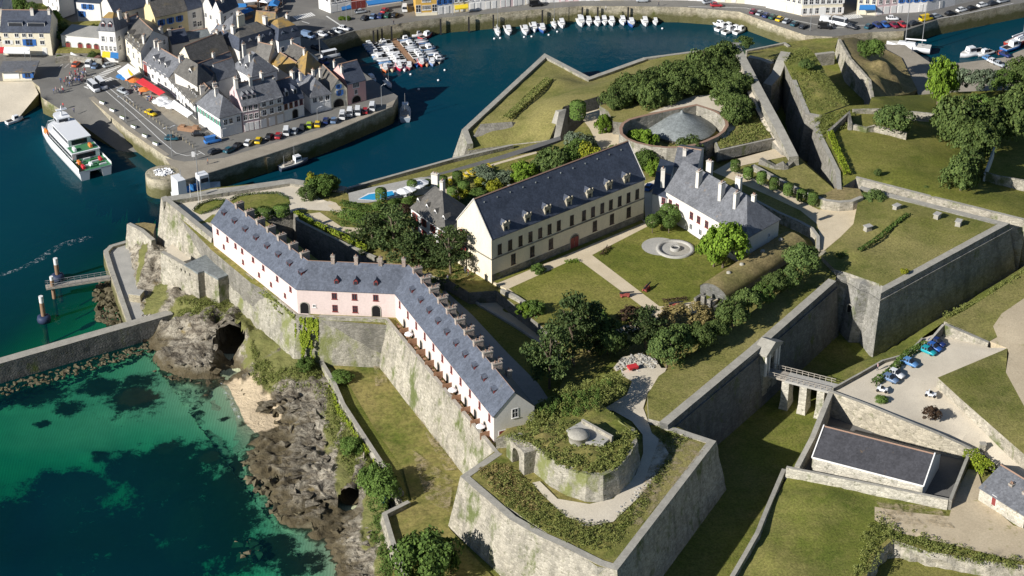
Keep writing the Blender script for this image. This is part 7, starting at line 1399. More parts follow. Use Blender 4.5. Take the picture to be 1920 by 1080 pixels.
hedge([(1637,722),(1668,702),(1700,668),(1736,648)], 12.95, 1.1, 1.1, 'long green hedge along the car park row'); hedge([(640,384),(700,396),(760,382),(775,372)], 16.5, 1.2, 1.0, 'low hedge curving below the swimming pool')
hedge([(640,404),(690,418),(740,412)], 16.5, 3.0, 1.4, 'broad clipped hedge bank above the garden path'); hedge([(553,401),(585,420),(640,444),(690,470)], 16.9, .9, .8, 'bright ivy hedge along the top of the ditch wall', 'leaf_ivy'); hedge([(1818,858),(1826,872),(1842,882),(1852,890)], 8.8, 2.6, 2.0, 'thick bright green hedge beside the barn yard', 'leaf_ivy')
hedge([(1610,472),(1650,445),(1690,412),(1703,403)], 20.1, .9, .5, 'dark green strip of uncut growth across the eastern bastion', 'leaf_topiary'); hedge([(1570,482),(1600,474),(1612,470)], 19.6, 1.6, .35, 'short dark strip of growth beside the bastion path', 'leaf_topiary')
hedge([(950,224),(985,192),(1030,150)], 11.2, 2.2, .7, 'long strip of rank grass across the northern bastion', 'leaf_brush'); hedge([(1556,250),(1570,285),(1590,330)], 20.1, 1.2, .9, 'ragged hedge along the moat edge of the outer lawn', 'leaf_ivy')
for i, pts in enumerate(([(362,396),(374,384),(398,376),(424,376)], [(430,378),(445,368),(480,364),(520,363),(543,374)], [(440,393),(470,399),(520,393),(544,382)], [(376,402),(394,397),(412,388),(424,378)])): hedge(pts, 16.6, .4, .45, ['dark box edging of the small parterre','upper box edging of the large parterre','lower box edging of the large parterre','lower box edging of the small parterre'][i], 'leaf_dark', .1, 40, 'box edging', 'box_hedge')
for x, y in [(473,413),(497,409),(528,405)]: tree(x, y, 16.6, 1.9, 2.6, 'drum', {473:'left clipped block of the hedge above the ditch',497:'middle clipped block of the hedge above the ditch',528:'right clipped block of the hedge above the ditch'}[x], 'clipped blocks above the ditch', .12, name='topiary_tree', oval=.8)
# ---- rough cover: nobody could count it
def brush(name, poly, z, n, size, hmax, mat, zf=None, clumps=None, label=None):
    W = world_pts(poly, z); xs = [p.x for p in W]; ys = [p.y for p in W]; C, N_ = [], []; tries = 0
    n = int(n*2.0); ncl = int((clumps or max(6, n//60))*2.4)
    while len(C) < n and tries < ncl*8:
        tries += 1; x, y = random.uniform(min(xs), max(xs)), random.uniform(min(ys), max(ys))
        if not inpoly(np.array([x]), np.array([y]), W)[0]: continue
        base = zf(x, y) if zf else z; r_ = random.uniform(.25, 1.0); hh = hmax*random.uniform(.2, 1)**1.3
        k = max(4, int(n/ncl)); s = sph(k); s[:,2] = np.abs(s[:,2]); C += (np.array([x, y, base])+s*np.array([r_, r_, hh])).tolist(); N_ += s.tolist()
    o = Vector(C[0]); me = leaf_mesh(name, np.array(C)-np.array(o), N_, size*.62, M[mat], .7); return tag(link(name, me, None, o), label, None, None, 'stuff')
def ztri(z0, z1, ya, yb): return lambda x, y: z0+(z1-z0)*min(1, max(0, (y-ya)/(yb-ya)))
def zcliff(x, y):
    v = clf(np.array([x]), np.array([y]))[0]; return 5.0 if np.isnan(v) else float(v)+.1
brush('scrub', [(930,822),(978,830),(1040,868),(1100,893),(1150,885),(1195,830),(1190,800),(1146,822),(1090,785),(1060,790),(1000,790)], RT, 7000, .17, .9, 'leaf_brush', None, 150)
brush('scrub', [(1000,770),(1050,735),(1110,712),(1165,700),(1170,740),(1120,765),(1150,785),(1100,775),(1050,790),(985,812)], 20.2, 9000, .18, 1.8, 'leaf_brush', None, 150)
brush('scrub', [(1000,775),(1060,745),(1110,730),(1150,720),(1120,770),(1060,790)], 20.5, 2500, .17, 2.2, 'leaf_topiary', None, 40)
brush('scrub', [(905,888),(965,880),(1000,915),(1040,955),(1110,985),(1150,980),(1190,945),(1250,860),(1262,870),(1215,945),(1150,1030),(1100,1030),(1000,985),(930,930)], SBZ+.1, 6500, .15, .75, 'leaf_brush', None, 190)
brush('dry_scrub', [(895,880),(940,868),(960,880),(1000,920),(1010,960),(950,940)], SBZ+.1, 2200, .14, .5, 'leaf_straw', None, 80)
brush('scrub', [(1225,798),(1262,802),(1300,822),(1262,850),(1240,830)], SBZ+.1, 1400, .14, .6, 'leaf_brush', None, 45)
brush('ivy', [(612,735),(632,742),(668,800),(715,880),(735,925),(700,930),(660,860),(628,800)], 4.8, 6000, .16, 1.0, 'leaf_brush', zcliff, 160)
brush('scrub', [(690,930),(722,950),(735,1010),(760,1080),(720,1090),(700,1010)], 5, 3500, .16, 1.0, 'leaf_topiary', zcliff, 90)
brush('scrub', [(596,700),(640,760),(690,840),(720,900),(700,935),(650,880),(612,800),(590,730)], 5, 5000, .15, .8, 'leaf_brush', zcliff, 130)
brush('scrub', [(470,640),(520,690),(600,690),(590,715),(520,712),(475,690)], 6, 5000, .16, .8, 'leaf_brush', zcliff, 130)
brush('scrub', [(320,560),(430,568),(440,598),(400,598),(345,590)], 7, 3200, .15, .9, 'leaf_brush', zcliff, 80)
brush('scrub', [(262,470),(300,480),(300,540),(330,590),(290,575),(262,545)], 5, 2200, .14, .5, 'leaf_straw', zcliff, 60) if False else None
brush('scrub', [(1650,960),(1680,985),(1760,1010),(1850,1040),(1990,1060),(1990,1075),(1850,1060),(1740,1040),(1660,1010),(1640,1070),(1600,1080),(1620,1000)], 8.6, 5000, .16, 1.1, 'leaf_brush', None, 110)
brush('scrub', [(1775,596),(1830,575),(1925,515),(1995,480),(1995,468),(1920,505),(1830,565),(1770,590)], 13.6, 4500, .17, 1.1, 'leaf_brush', None, 100)
brush('scrub', [(1690,262),(1720,250),(1760,262),(1760,290),(1700,290)], 19.3, 10, .1, .2, 'leaf_brush', None, 3) if False else None
brush('scrub', [(1467,100),(1512,90),(1550,145),(1590,195),(1540,212),(1515,205),(1490,150)], 20.1, 3500, .16, .35, 'leaf_brush', None, 130)
brush('scrub', [(1345,278),(1447,256),(1420,200),(1395,205),(1385,240),(1350,262)], 20.1, 2600, .18, .6, 'leaf_brush', None, 80)
brush('scrub', [(1520,225),(1560,212),(1600,205),(1600,235),(1560,245),(1540,262)], 20.1, 2000, .18, .7, 'leaf_brush', None, 60)
brush('border_plants', [(840,372),(900,340),(960,315),(1010,300),(1060,290),(1060,320),(980,345),(900,390),(870,392)], 16.6, 5500, .17, .9, 'leaf_brush', None, 150)
brush('border_plants', [(620,398),(760,385),(800,395),(790,470),(700,470),(650,440)], 16.4, 5000, .17, .9, 'leaf_topiary', None, 120)
brush('border_plants', [(800,470),(900,520),(860,545),(800,530)], 16.5, 1600, .15, .6, 'leaf_topiary', None, 40)
# wall ivy: sheets of leaves hanging on the faces
def ivy(top, z0, z1, n, label, out=.35, mat='leaf_ivy', batter=.17):
    W = [P(x, y, z0) for x, y in top]; off = offset_line(W); C, N_ = [], []
    for _ in range(n):
        i = random.randrange(len(W)-1); u = random.random(); f = random.random()**.8
        if fbm(i*2+u*2.2, f*1.6, 7)+.35*fbm(i*9+u*9, f*8, 2) < -.12+.35*f: continue
        p = W[i].lerp(W[i+1], u); o = off[i].lerp(off[i+1], u); zz = z0+(z1-z0)*f; e = batter*(z0-zz)+out*random.uniform(.4, 1)
        C.append((p.x+o.x*e, p.y+o.y*e, zz)); N_.append((o.x, o.y, .35))
    q = Vector(C[0]); me = leaf_mesh('ivy', np.array(C)-np.array(q), N_, .17, M[mat], .4); tag(link('ivy', me, None, q), label, None, None, 'stuff')
ivy([(554,591),(578,593),(598,595)], 16.6, 6.6, 6500, None, .8); ivy([(430,489),(500,545),(556,590)], 16.4, 14.2, 2600, None, .5, 'leaf_brush'); ivy([(600,595),(725,600)], 16.8, 15.6, 500, None, .4, 'leaf_brush'); ivy([(500,546),(524,565)], 13, 6.5, 2600, None, .6); ivy([(622,716),(640,760),(690,836),(722,886)], 7.0, 2.8, 7000, None, .6)
ivy([(1180,852),(1158,880)], RT, 17.5, 500, None, mat='leaf_topiary'); ivy([(740,640),(752,660)], 13, 8, 260, None); ivy([(800,712),(815,735)], 14, 8, 300, None)
# ================= people =================
def skin_mesh(name, pts, edges, mats, matf):
    me = bpy.data.meshes.new(name); me.from_pydata([p[:3] for p in pts], edges, []); o = bpy.data.objects.new(name, me); COL.objects.link(o)
    sm = o.modifiers.new('s', 'SKIN'); ss = o.modifiers.new('d', 'SUBSURF'); ss.levels = 1
    for v, p in zip(me.skin_vertices[0].data, pts): v.radius = (p[3], p[4] if len(p) > 4 else p[3])
    me.skin_vertices[0].data[0].use_root = True
    dg = bpy.context.evaluated_depsgraph_get(); ev = bpy.data.meshes.new_from_object(o.evaluated_get(dg)); bpy.data.objects.remove(o); ev.name = name
    ev.materials.clear()
    for m in mats: ev.materials.append(m)
    for p in ev.polygons: p.material_index = matf(p.center); p.use_smooth = True
    return ev
def person_mesh(stride, arm, seated=False):
    if seated:
        pts = [(0,0,.52,.13,.10),(0,0,.75,.13,.09),(0,0,1.0,.15,.10),(0,0,1.12,.06),(0,.02,1.22,.085),(0,.02,1.33,.07), (-.10,0,.50,.085),(-.11,.42,.50,.065),(-.11,.44,.06,.045),(-.11,.56,.04,.045),(.10,0,.50,.085),(.11,.42,.50,.065),(.11,.44,.06,.045),(.11,.56,.04,.045),(-.20,0,1.02,.05),(-.25,.05,.78,.04),(-.16,.30,.74,.035),(.20,0,1.02,.05),(.25,.05,.78,.04),(.16,.30,.74,.035)]
    else:
        pts = [(0,0,.95,.14,.10),(0,0,1.18,.13,.09),(0,0,1.42,.16,.10),(0,0,1.53,.055),(0,.02,1.62,.085),(0,.02,1.73,.075), (-.10,0,.88,.09),(-.11,stride*.5,.48,.065),(-.11,stride,.07,.045),(-.11,stride+.14,.04,.045),(.10,0,.88,.09),(.11,-stride*.3,.48,.065),(.11,-stride,.07,.045),(.11,-stride+.14,.04,.045),(-.21,0,1.42,.05),(-.27,-.03,1.15,.042),(-.27,arm,.90,.036),(.21,0,1.42,.05),(.27,.0,1.15,.042),(.27,arm*.5,.90,.036)]
    ed = [(0,1),(1,2),(2,3),(3,4),(4,5),(0,6),(6,7),(7,8),(8,9),(0,10),(10,11),(11,12),(12,13),(2,14),(14,15),(15,16),(2,17),(17,18),(18,19)]
    top, hip = (1.08, .62) if seated else (1.5, .93)
    return skin_mesh('person', pts, ed, [M['cloth'], M['jeans'], M['skin'], M['trunk']], lambda c: (3 if c.z > top+.17 and c.y < .05 else 2) if c.z > top else 1 if c.z < hip and abs(c.x) < .2 and not (seated and c.z > .7) else (2 if abs(c.x) > .2 and c.z < hip+.12 else 0))
PM_ = [person_mesh(.0, .08), person_mesh(.22, .14), person_mesh(.12, .25), person_mesh(0, 0, True)]
def person(px, py, z, col, label, pose=0, rz=None, group=None, world=None):
    o = link('person', PM_[pose], None, world or P(px, py, z), random.uniform(0, 6.28) if rz is None else rz); o.color = (*col, 1); return tag(o, label, 'person', group)
SH = [((.75,.75,.75),'white'),((.03,.04,.07),'dark'),((.45,.05,.06),'red'),((.08,.16,.40),'blue'),((.42,.40,.36),'beige'),((.55,.30,.35),'pink')]
for i in range(46):
    if i < 30: x, y = 128+random.random()*34, 136+random.random()*22-(0)
    elif i < 40: x, y = 112+random.random()*36, 152+random.random()*12
    else: x, y = 95+random.random()*24, 168+random.random()*9
    c_, nm = SH[i % 6]; z = QZ+.02
    if y > 163: z = 4.9
    person(x, y, z, c_, 'person in %s top standing in the crowd waiting for the ferry' % nm, i % 3, group='crowd at the head of the ferry ramp')
for x, y, c_, lb in [(119,203,(.6,.1,.1),'person in a red top walking down the ferry ramp'),(139,212,(.2,.2,.3),'person in dark clothes walking on the ferry ramp')]: person(x, y, 4.2 if x < 130 else 4.0, c_, lb, 1)
for x, y, z, c_, lb in [(1645,694,12.95,(.55,.35,.35),'person in pink top walking behind the car park hedge'),(872,512,16.6,(.1,.1,.12),'dark clothed person left of the arsenal path pair'),(878,516,16.6,(.35,.1,.1),'person in dark red beside another near the arsenal gable'),(840,528,16.6,(.3,.3,.35),'person in grey near the garden below the arsenal'),(1136,20,QZ+.05,(.75,.75,.75),'person in white walking on the far quay'),(1005+230,12,QZ+.05,(.1,.1,.12),'person in black on the far quay by the slipway'),(1710,98,4.25,(.1,.12,.2),'person standing by the white ketch'),(390,308,QZ+.06,(.4,.15,.08),'person in brown standing on the quay above the fishing boat'),(738,47,QZ+.05,(.1,.1,.12),'person in black at the quay edge above the pontoon')]: person(x, y, z, c_, lb, 1)
# ================= courtyard: fountain, cannons, flower beds =================
f0 = P(1266,468,17.02); t = empty('fountain', f0, 0, 'round sunken stone fountain with a small basin in its middle', 'fountain')
R0 = 4.15
mb = MB(); mb.lathe([(R0,-.05),(R0,.38),(R0-.75,.40),(R0-.80,-.0)], 40); mb.build('rim', M['concrete'], t)
mb = MB(); mb.lathe([(R0-.78,.0),(1.0,.02),(.02,.02)], 40, 0); mb.build('floor', M['stone_cap'], t)
mb = MB(); mb.lathe([(1.15,.02),(1.1,.65),(.85,.70),(.8,.35),(.02,.33)], 24); mb.build('basin', M['concrete'], t)
mb = MB(); mb.lathe([(.8,.36),(.02,.37)], 20); mb.build('water', M['glass'], t)
c0 = P(1238,462,17.03); mb = MB(); mb.lathe([(4.1,0),(.02,.02)], 40, 0, (0,0,0), False); tag(link('gravel_circle', mb.mesh('gravel_circle', M['concrete']), None, c0), kind='structure')
def cannon(px, py, rz, label, grp='red cannons on the lawn'):
    t = empty('cannon', P(px, py, 17.02), rz, label, 'cannon', grp)
    mb = MB()
    for s in (-1, 1): mb.poly([(-1.1,s*.32-.06,.25),(.9,s*.32-.06,.25),(.9,s*.32-.06,.95),(.1,s*.32-.06,.95),(-1.1,s*.32-.06,.5),(-1.1,s*.32+.06,.25),(.9,s*.32+.06,.25),(.9,s*.32+.06,.95),(.1,s*.32+.06,.95),(-1.1,s*.32+.06,.5)], [(0,1,2,3,4),(5,9,8,7,6),(0,5,6,1),(1,6,7,2),(2,7,8,3),(3,8,9,4),(4,9,5,0)])
    mb.box(-.9,-.3,.3,.8,.3,.5); mb.build('carriage', M['cannon_red'], t)
    mb = MB(); mb.tube([(-1.2,0,.85),(-1.0,0,.9),(1.9,0,1.05)],[.12,.24,.15],10); mb.build('barrel', M['rubber'], t)
    for x in (-.75,.65):
        for s in (-1, 1): mb = MB(); mb.lathe([(.02,-.06),(.24,-.06),(.24,.06),(.02,.06)], 12); w_ = mb.build('wheel', M['cannon_red'], t, loc=(x,s*.45,.24)); w_.rotation_euler = (math.pi/2,0,0)
M['cannon_red'] = m_plain('cannon_red', (.36,.09,.075), .7, .2)
cannon(1172,556,R(5),'red cannon lying beside the courtyard path'); cannon(1212,544,R(60),'red cannon with a dark barrel standing on the open lawn'); cannon(1264,575,R(10),'red cannon at the end of the courtyard path'); 
t = empty('red_barrow', P(1186,694,17.3), .4, 'small red handcart beside the rubble heap', 'cart'); mb = MB(); mb.box(-.9,-.6,.45,.9,.6,1.0,0,-.1); mb.build('body', M['red'], t); mb = MB(); mb.tube([(0,-.65,.35),(0,-.55,.35)],.35,12); mb.tube([(0,.55,.35),(0,.65,.35)],.35,12); mb.build('wheel', M['rubber'], t)
def flowerbed(pts, label, mats=('leaf_topiary','leaf_straw')): hedge(pts, 17.02, .9, .5, label, mats[0], .1, 40, 'flower bed', 'flower_bed')
flowerbed([(1128,480),(1142,464)], 'oval bed of reddish shrubs at the start of the courtyard path', ('leaf_purple',)); flowerbed([(1058,493),(1085,490)], 'low planted bed beside the courtyard path junction', ('leaf_bright',)); flowerbed([(1242,566),(1288,562)], 'row of red flowers at the lower end of the lawn', ('leaf_purple',))
# rubble
def rubble(name, poly, z, n, smin, smax, mat, kind='stuff', flat=.6):
    W = world_pts(poly, 3.0 if callable(z) else z); mb = MB(); k = 0
    while k < n:
        x = random.uniform(min(p.x for p in W), max(p.x for p in W)); y = random.uniform(min(p.y for p in W), max(p.y for p in W))
        if not inpoly(np.array([x]), np.array([y]), W)[0]: continue
        k += 1; s = random.uniform(smin, smax); v = sph(8)*s*rng.uniform(.6, 1.1, (8, 1)); v[:,2] *= flat
        bm = bmesh.new()
        for q in v: bm.verts.new((x+q[0], y+q[1], (z(x, y) if callable(z) else z)+q[2]+s*.2))
        bmesh.ops.convex_hull(bm, input=bm.verts); bm.verts.index_update()
        mb.poly([tuple(a.co) for a in bm.verts], [[a.index for a in f.verts] for f in bm.faces]); bm.free()
    return tag(mb.build(name, mat), None, None, None, kind)
sheet('rubble_ground', [(1150,690),(1165,670),(1200,662),(1228,672),(1240,690),(1200,705),(1160,702)], 17.2, M['gravel2'], bump=.1)
rubble('rubble', [(1150,692),(1172,668),(1205,662),(1232,680),(1222,696),(1180,702)], 17.25, 260, .18, .5, M['concrete'])
rubble('rubble', [(1205,905),(1250,850),(1256,856),(1215,915),(1165,965),(1155,960)], SBZ+.2, 90, .12, .35, M['concrete'])
rubble('rubble', [(1075,965),(1100,975),(1140,975),(1135,990),(1080,985)], SBZ+.2, 40, .12, .35, M['stone_grey'])
rubble('shore_rocks', [(182,536),(208,528),(226,560),(238,606),(205,612),(180,600)], -.15, 240, .5, 1.5, M['wetrock'], flat=.55) if 'wetrock' in M else None
M['wetrock'] = m_ground('weedy_rock', (.07,.06,.03), (.20,.17,.11), .5, 3, .3, .5, (.05,.05,.015))
rubble('shore_rocks', [(182,536),(208,528),(226,560),(238,606),(205,612),(180,600)], -.15, 240, .5, 1.5, M['wetrock'], flat=.55)
rubble('shore_rocks', [(-60,745),(0,725),(180,672),(300,640),(300,655),(180,692),(0,745),(-60,765)], -.2, 330, .3, .9, M['wetrock'], flat=.5)
rubble('shore_rocks', [(450,860),(500,830),(545,905),(600,960),(590,1000),(520,975),(470,905)], -.1, 160, .5, 1.7, M['wetrock'], flat=.6)
rubble('shore_rocks', [(290,690),(400,712),(395,724),(330,722),(285,705)], -.25, 30, .3, .9, M['wetrock'], flat=.5)
rubble('shore_rocks', [(448,700),(490,735),(486,752),(455,740)], .4, 40, .4, 1.2, M['cliff'], flat=.7)
rubble('shore_rocks', [(440,1010),(490,1020),(480,1060),(450,1050)], -.7, 14, .6, 1.6, M['wetrock'], flat=.6)
def zc2(x, y):
    v = clf(np.array([x]), np.array([y]))[0]; return -9 if np.isnan(v) else float(v)
rubble('rock_slabs', [(478,735),(545,735),(605,760),(612,860),(640,905),(600,960),(540,960),(500,880),(520,820)], zc2, 120, .7, 2.3, M['cliff'], flat=.36)
rubble('rock_slabs', [(285,640),(340,618),(400,640),(405,690),(330,690)], zc2, 40, .6, 1.9, M['cliff'], flat=.4)
rubble('rock_slabs', [(620,960),(690,960),(700,1080),(640,1100)], zc2, 50, .5, 1.8, M['cliff'], flat=.4)
rubble('loose_stones', [(262,578),(298,572),(302,590),(268,596)], 3.3, 40, .2, .5, M['wood_grey'], flat=.5)
# ================= sea marks, gangway, quay things =================
for i, (bx, by, top) in enumerate([(109,524,5.6),(83,602,6.4)]):
    t = empty('mooring_pile', P(bx, by, 0), 0, ['rusty steel mooring post with a black fender ring beyond the footbridge','rusty steel mooring post with a black fender ring, alone in open water'][i], 'mooring post', 'mooring posts')
    mb = MB(); mb.tube([(0,0,-6),(0,0,top-1.6)],.5,16); mb.build('post', M['rust'], t); mb = MB(); mb.tube([(0,0,top-1.6),(0,0,top)],.5,16); mb.build('cap', M['wood_white'], t)
    mb = MB(); mb.lathe([(.55,-.2),(1.45,-.1),(1.55,.6),(1.4,1.25),(.9,1.45),(.55,1.45)], 20); mb.build('fender', M['navy'], t)
a, b = P(90,537,3.3), P(206,517,3.6); d = b-a; Lg = d.length; t = empty('landing_footbridge', a, math.atan2(d.y, d.x), 'narrow railed footbridge from the landing quay out to a single pile', 'footbridge')
mb = MB(); mb.box(-.5,-.9,-.4,Lg,.9,0); mb.build('deck', M['wood_grey'], t)
for s in (-.9, .9):
    mb = MB()
    for k in range(int(Lg/1.5)+1): mb.box(k*1.5-.04,s-.04,0,k*1.5+.04,s+.04,1.05)
    mb.box(-.5,s-.05,.98,Lg,s+.05,1.06); mb.box(-.5,s-.03,.5,Lg,s+.03,.56); mb.build('railing', M['metal'], t)
mb = MB(); mb.tube([(1.0,0,-8),(1.0,0,1.5)],.42,14); mb.build('post', M['rust'], t); mb = MB(); mb.tube([(1.0,0,1.5),(1.0,0,2.4)],.43,14); mb.build('cap', M['wood_white'], t)
mb = MB(); mb.box(-1.4,-1.1,0,1.4,1.1,1.9,0); mb.box(-1.5,-1.2,1.9,1.5,1.2,2.05,1); tag(mb.build('concrete_hut', [M['quay_stone'], M['concrete']], None, loc=P(257,562,3.3), rz=-.25), 'small flat roofed concrete hut on the landing quay', 'hut')
# flagpoles
for i, (x, y) in enumerate([(373,383),(378,380),(358,377)]):
    t = empty('flagpole', P(x, y, 16.6), 0, ['left white flagpole of the pair on the plaza','right white flagpole of the pair on the plaza','flagpole with a blue flag at the plaza edge'][i], 'flagpole', 'flagpoles on the plaza'); mb = MB(); mb.tube([(0,0,0),(0,0,7 if i < 2 else 4.5)],[.07,.04],6); mb.build('pole', M['wood_white'], t)
    if i == 2: mb = MB(); mb.poly([(.05,0,4.4),(.8,.25,4.1),(.9,-.1,2.7),(.05,0,2.9)], [(0,1,2,3)]); mb.build('flag', M['bluec'], t)
# pool, loungers
sheet('pool_coping', [(670,374),(690,362),(735,356),(748,360),(745,367),(700,376)], 16.64, M['white'], bump=0)
W = world_pts([(673,373),(692,364),(735,358),(745,361),(742,366),(700,375)], 16.67); mb = MB(); mb.face([p for p in W]); tag(mb.build('swimming_pool', M['pool']), 'small bright blue swimming pool on the garden terrace', 'pool')
def parasol(px, py, z, col, label, r=1.5, h=2.3, group=None):
    t = empty('parasol', P(px, py, z), random.uniform(0, 1), label, 'parasol', group); mb = MB(); mb.tube([(0,0,0),(0,0,h+.1)],.03,6); mb.build('pole', M['metal'], t)
    mb = MB(); n = 8; ring = [(r*math.cos(2*math.pi*k/n), r*math.sin(2*math.pi*k/n), h-.45) for k in range(n)]; rg2 = [(p[0],p[1],p[2]-.15) for p in ring]
    mb.poly([(0,0,h+.05)]+ring+rg2, [(0,1+k,1+(k+1)%n) for k in range(n)]+[(1+k,1+n+k,1+n+(k+1)%n,1+(k+1)%n) for k in range(n)]); mb.build('canopy', M[col], t)
for x, y, lb in [(757,362,'leftmost white parasol by the pool'),(768,358,'second white parasol by the pool'),(783,351,'white parasol beside the clipped drum tree'),(791,346,'right hand white parasol near the walk')]: parasol(x, y+10, 16.62, 'whitec', lb, 1.7, 2.4, 'white parasols by the pool')
def lounger(px, py, z, rz, mat, label, grp):
    t = empty('sun_lounger', P(px, py, z), rz, label, 'sun lounger', grp); mb = MB(); mb.box(-.95,-.32,.28,.35,.32,.36); mb.poly([(.35,-.32,.30),(1.0,-.32,.75),(1.0,.32,.75),(.35,.32,.30),(.35,-.32,.38),(.98,-.32,.83),(.98,.32,.83),(.35,.32,.38)], [(0,3,2,1),(4,5,6,7),(0,1,5,4),(2,3,7,6),(1,2,6,5)]); mb.build('seat', M[mat], t)
    for x in (-.8,.3):
        for s in (-.26,.26): mb = MB(); mb.box(x-.03,s-.03,0,x+.03,s+.03,.28); mb.build('leg', M['wood_white'], t)
YL = [(842,350),(848,347),(874,336),(882,331),(888,328),(920,318),(912,352)]
for i, (x, y) in enumerate(YL): lounger(x, y-4, 16.62, 2.4, 'yellowc', ['yellow lounger nearest the gravel corner','second yellow lounger from the gravel corner','left yellow lounger of three on the north lawn','middle yellow lounger of three on the north lawn','right yellow lounger of three on the north lawn','yellow lounger under the silver shrubs','yellow lounger among the borders'][i], 'yellow sun loungers in the garden')
for i, (x, y) in enumerate([(742,366),(750,366),(758,368),(798,352),(806,348)]): lounger(x, y, 16.64, 2.0, 'whitec', ['white lounger closest to the pool end','white lounger second from the pool end','white lounger below the parasols','white lounger behind the drum tree','white lounger near the walk wall'][i], 'white sun loungers by the pool')
# long white awning roof behind the arsenal
W = world_pts([(952,347),(1010,333),(1062,318),(1064,322),(1015,340),(956,353)], 19.0); mb = MB(); mb.poly(W+[p-Vector((0,0,.12)) for p in W], [tuple(range(6)), tuple(range(11,5,-1))]+[(i,(i+1)%6,6+(i+1)%6,6+i) for i in range(6)], 0)
for p in W: mb.tube([p-Vector((0,0,2.6)), p], .06, 6, 1)
tag(mb.build('pergola', [M['whitec'], M['wood_white']]), 'long flat white canopy in the garden behind the arsenal', 'canopy')
# furniture on the barracks terrace
a, b = PKF[2], PKF[3]; dv = (b-a).normalized(); nv = Vector((dv.y, -dv.x, 0)); ang = math.atan2(dv.y, dv.x); base = Vector((PKO.x, PKO.y, 16.5))
pl = MB(); pl.box(-.05,-1.9,0,.05,0,1.55); plm = pl.mesh('divider', M['wood'])
tb = MB(); tb.box(-.35,-.35,.66,.35,.35,.72); tbm = tb.mesh('tabletop', M['wood']); lg = MB(); lg.box(-.05,-.05,0,.05,.05,.66); lgm = lg.mesh('leg', M['wood'])
cs = MB(); cs.box(-.25,-.25,.38,.25,.25,.45); csm = cs.mesh('seat', M['wood']); cb = MB(); cb.box(-.25,.2,.45,.25,.26,.95); cbm = cb.mesh('backrest', M['wood']); cl = MB(); cl.box(-.03,-.03,0,.03,.03,.38); clm = cl.mesh('leg', M['wood'])
for k in range(11):
    u = .05+.091*k; p = base+a.lerp(b, u)+nv*.05
    if k > 0: tag(link('divider', plm, None, p, ang), 'brown wooden partition between terrace bays of the barracks', 'partition', 'wooden partitions of the barracks terrace')
    if k == 10: continue
    q = base+a.lerp(b, u+.045)+nv*1.05
    t = empty('terrace_table', q, ang, 'wooden table with chairs in a bay of the barracks terrace', 'table', 'tables on the barracks terrace'); link('tabletop', tbm, t); link('leg', lgm, t)
    for s in (-1, 1):
        c_ = empty('terrace_chair', q+dv*(s*.75), ang+s*math.pi/2, 'wooden chair at a table on the barracks terrace', 'chair', 'chairs on the barracks terrace'); c_.rotation_euler[2] = ang-s*math.pi/2
        link('seat', csm, c_); link('backrest', cbm, c_)
        for dx in (-.2,.2):
            for dy in (-.2,.2): link('leg', clm, c_, (dx, dy, 0))
for k, lb in [(1,'white parasol on the upper part of the barracks terrace'),(6,'white parasol on the middle of the barracks terrace'),(9,'white parasol at the lower end of the barracks terrace')]:
    q = base+a.lerp(b, .05+.091*(k+.6))+nv*1.0; x, y = PX(q)[:2]; parasol(x, y, 16.5, 'whitec', lb, .9, 2.2)
parasol(941,806,16.6,'whitec','white parasol in front of the barracks gable',1.0,2.2)
# awnings and cafe terraces on the quay
def awning(pts, z0, z1, mat, label, posts=True, stripe_=None):
    "pts: back-left, back-right, front-right, front-left photo px at heights z0 (back) and z1 (front)"
    W = [P(*pts[0], z0), P(*pts[1], z0), P(*pts[2], z1), P(*pts[3], z1)]; o = W[0]; t = empty('awning', o, 0, label, 'awning'); mb = MB(); n = 10
    for i in range(n):
        f, g = i/n, (i+1)/n; q = [W[0].lerp(W[1],f)-o, W[0].lerp(W[1],g)-o, W[3].lerp(W[2],g)-o, W[3].lerp(W[2],f)-o]; m = 0 if not stripe_ or f < stripe_[1] else 1
        mb.face(q, m); mb.face([v-Vector((0,0,.04)) for v in q[::-1]], m); mb.face([q[3], q[2], q[2]-Vector((0,0,.35)), q[3]-Vector((0,0,.35))], m)
    mb.build('canopy', [M[mat], M[stripe_[0]] if stripe_ else M[mat]], t)
    if posts:
        for p in (W[2], W[3]): mb = MB(); e = p-o; mb.tube([e-Vector((0,0,p.z-QZ)), e], .05, 6); mb.build('post', M['metal'], t)
awning([(268,146),(310,173),(300,178),(255,152)], 8.0, 7.4, 'red', 'long red awning along the white terrace house'); awning([(240,119),(263,134),(238,148),(220,133)], 8.2, 7.6, 'whitec', 'big awning half white and half yellow at the cafe corner', True)
awning([(236,124),(250,140),(239,147),(221,134)], 8.0, 7.5, 'yellowc', 'bright yellow awning in front of the white one'); awning([(192,96),(222,99),(222,108),(191,105)], 8.3, 7.8, 'yellowc', 'yellow and blue striped blind of the corner cafe', False, ('bluec', .5))
awning([(326,187),(362,212),(352,219),(318,197)], 8.0, 7.4, 'whitec', 'long cream awning over a cafe terrace on the quay'); awning([(8,88),(55,89),(56,99),(6,98)], 8.4, 7.4, 'whitec', 'white awning along the cream dormered house'); awning([(-20,88),(8,88),(8,98),(-20,98)], 8.4, 7.4, 'red', 'red awning at the left edge beside the white awning')
awning([(686,2),(752,-8),(756,0),(690,9)], 8.6, 7.8, 'bluec', 'long bright blue awning across the square'); awning([(1612,9),(1641,9),(1642,17),(1611,17)], 8.4, 7.6, 'bluec', 'blue awning of the cream quay house'); awning([(852,10),(877,7),(878,14),(853,17)], 8.0, 7.2, 'yellowc', 'yellow awning on the far quay')
awning([(640,13),(657,9),(659,15),(641,19)], 8, 7.4, 'bluec', 'dark blue awning of the white corner shop')
PGp = 'cafe parasols on the quay'
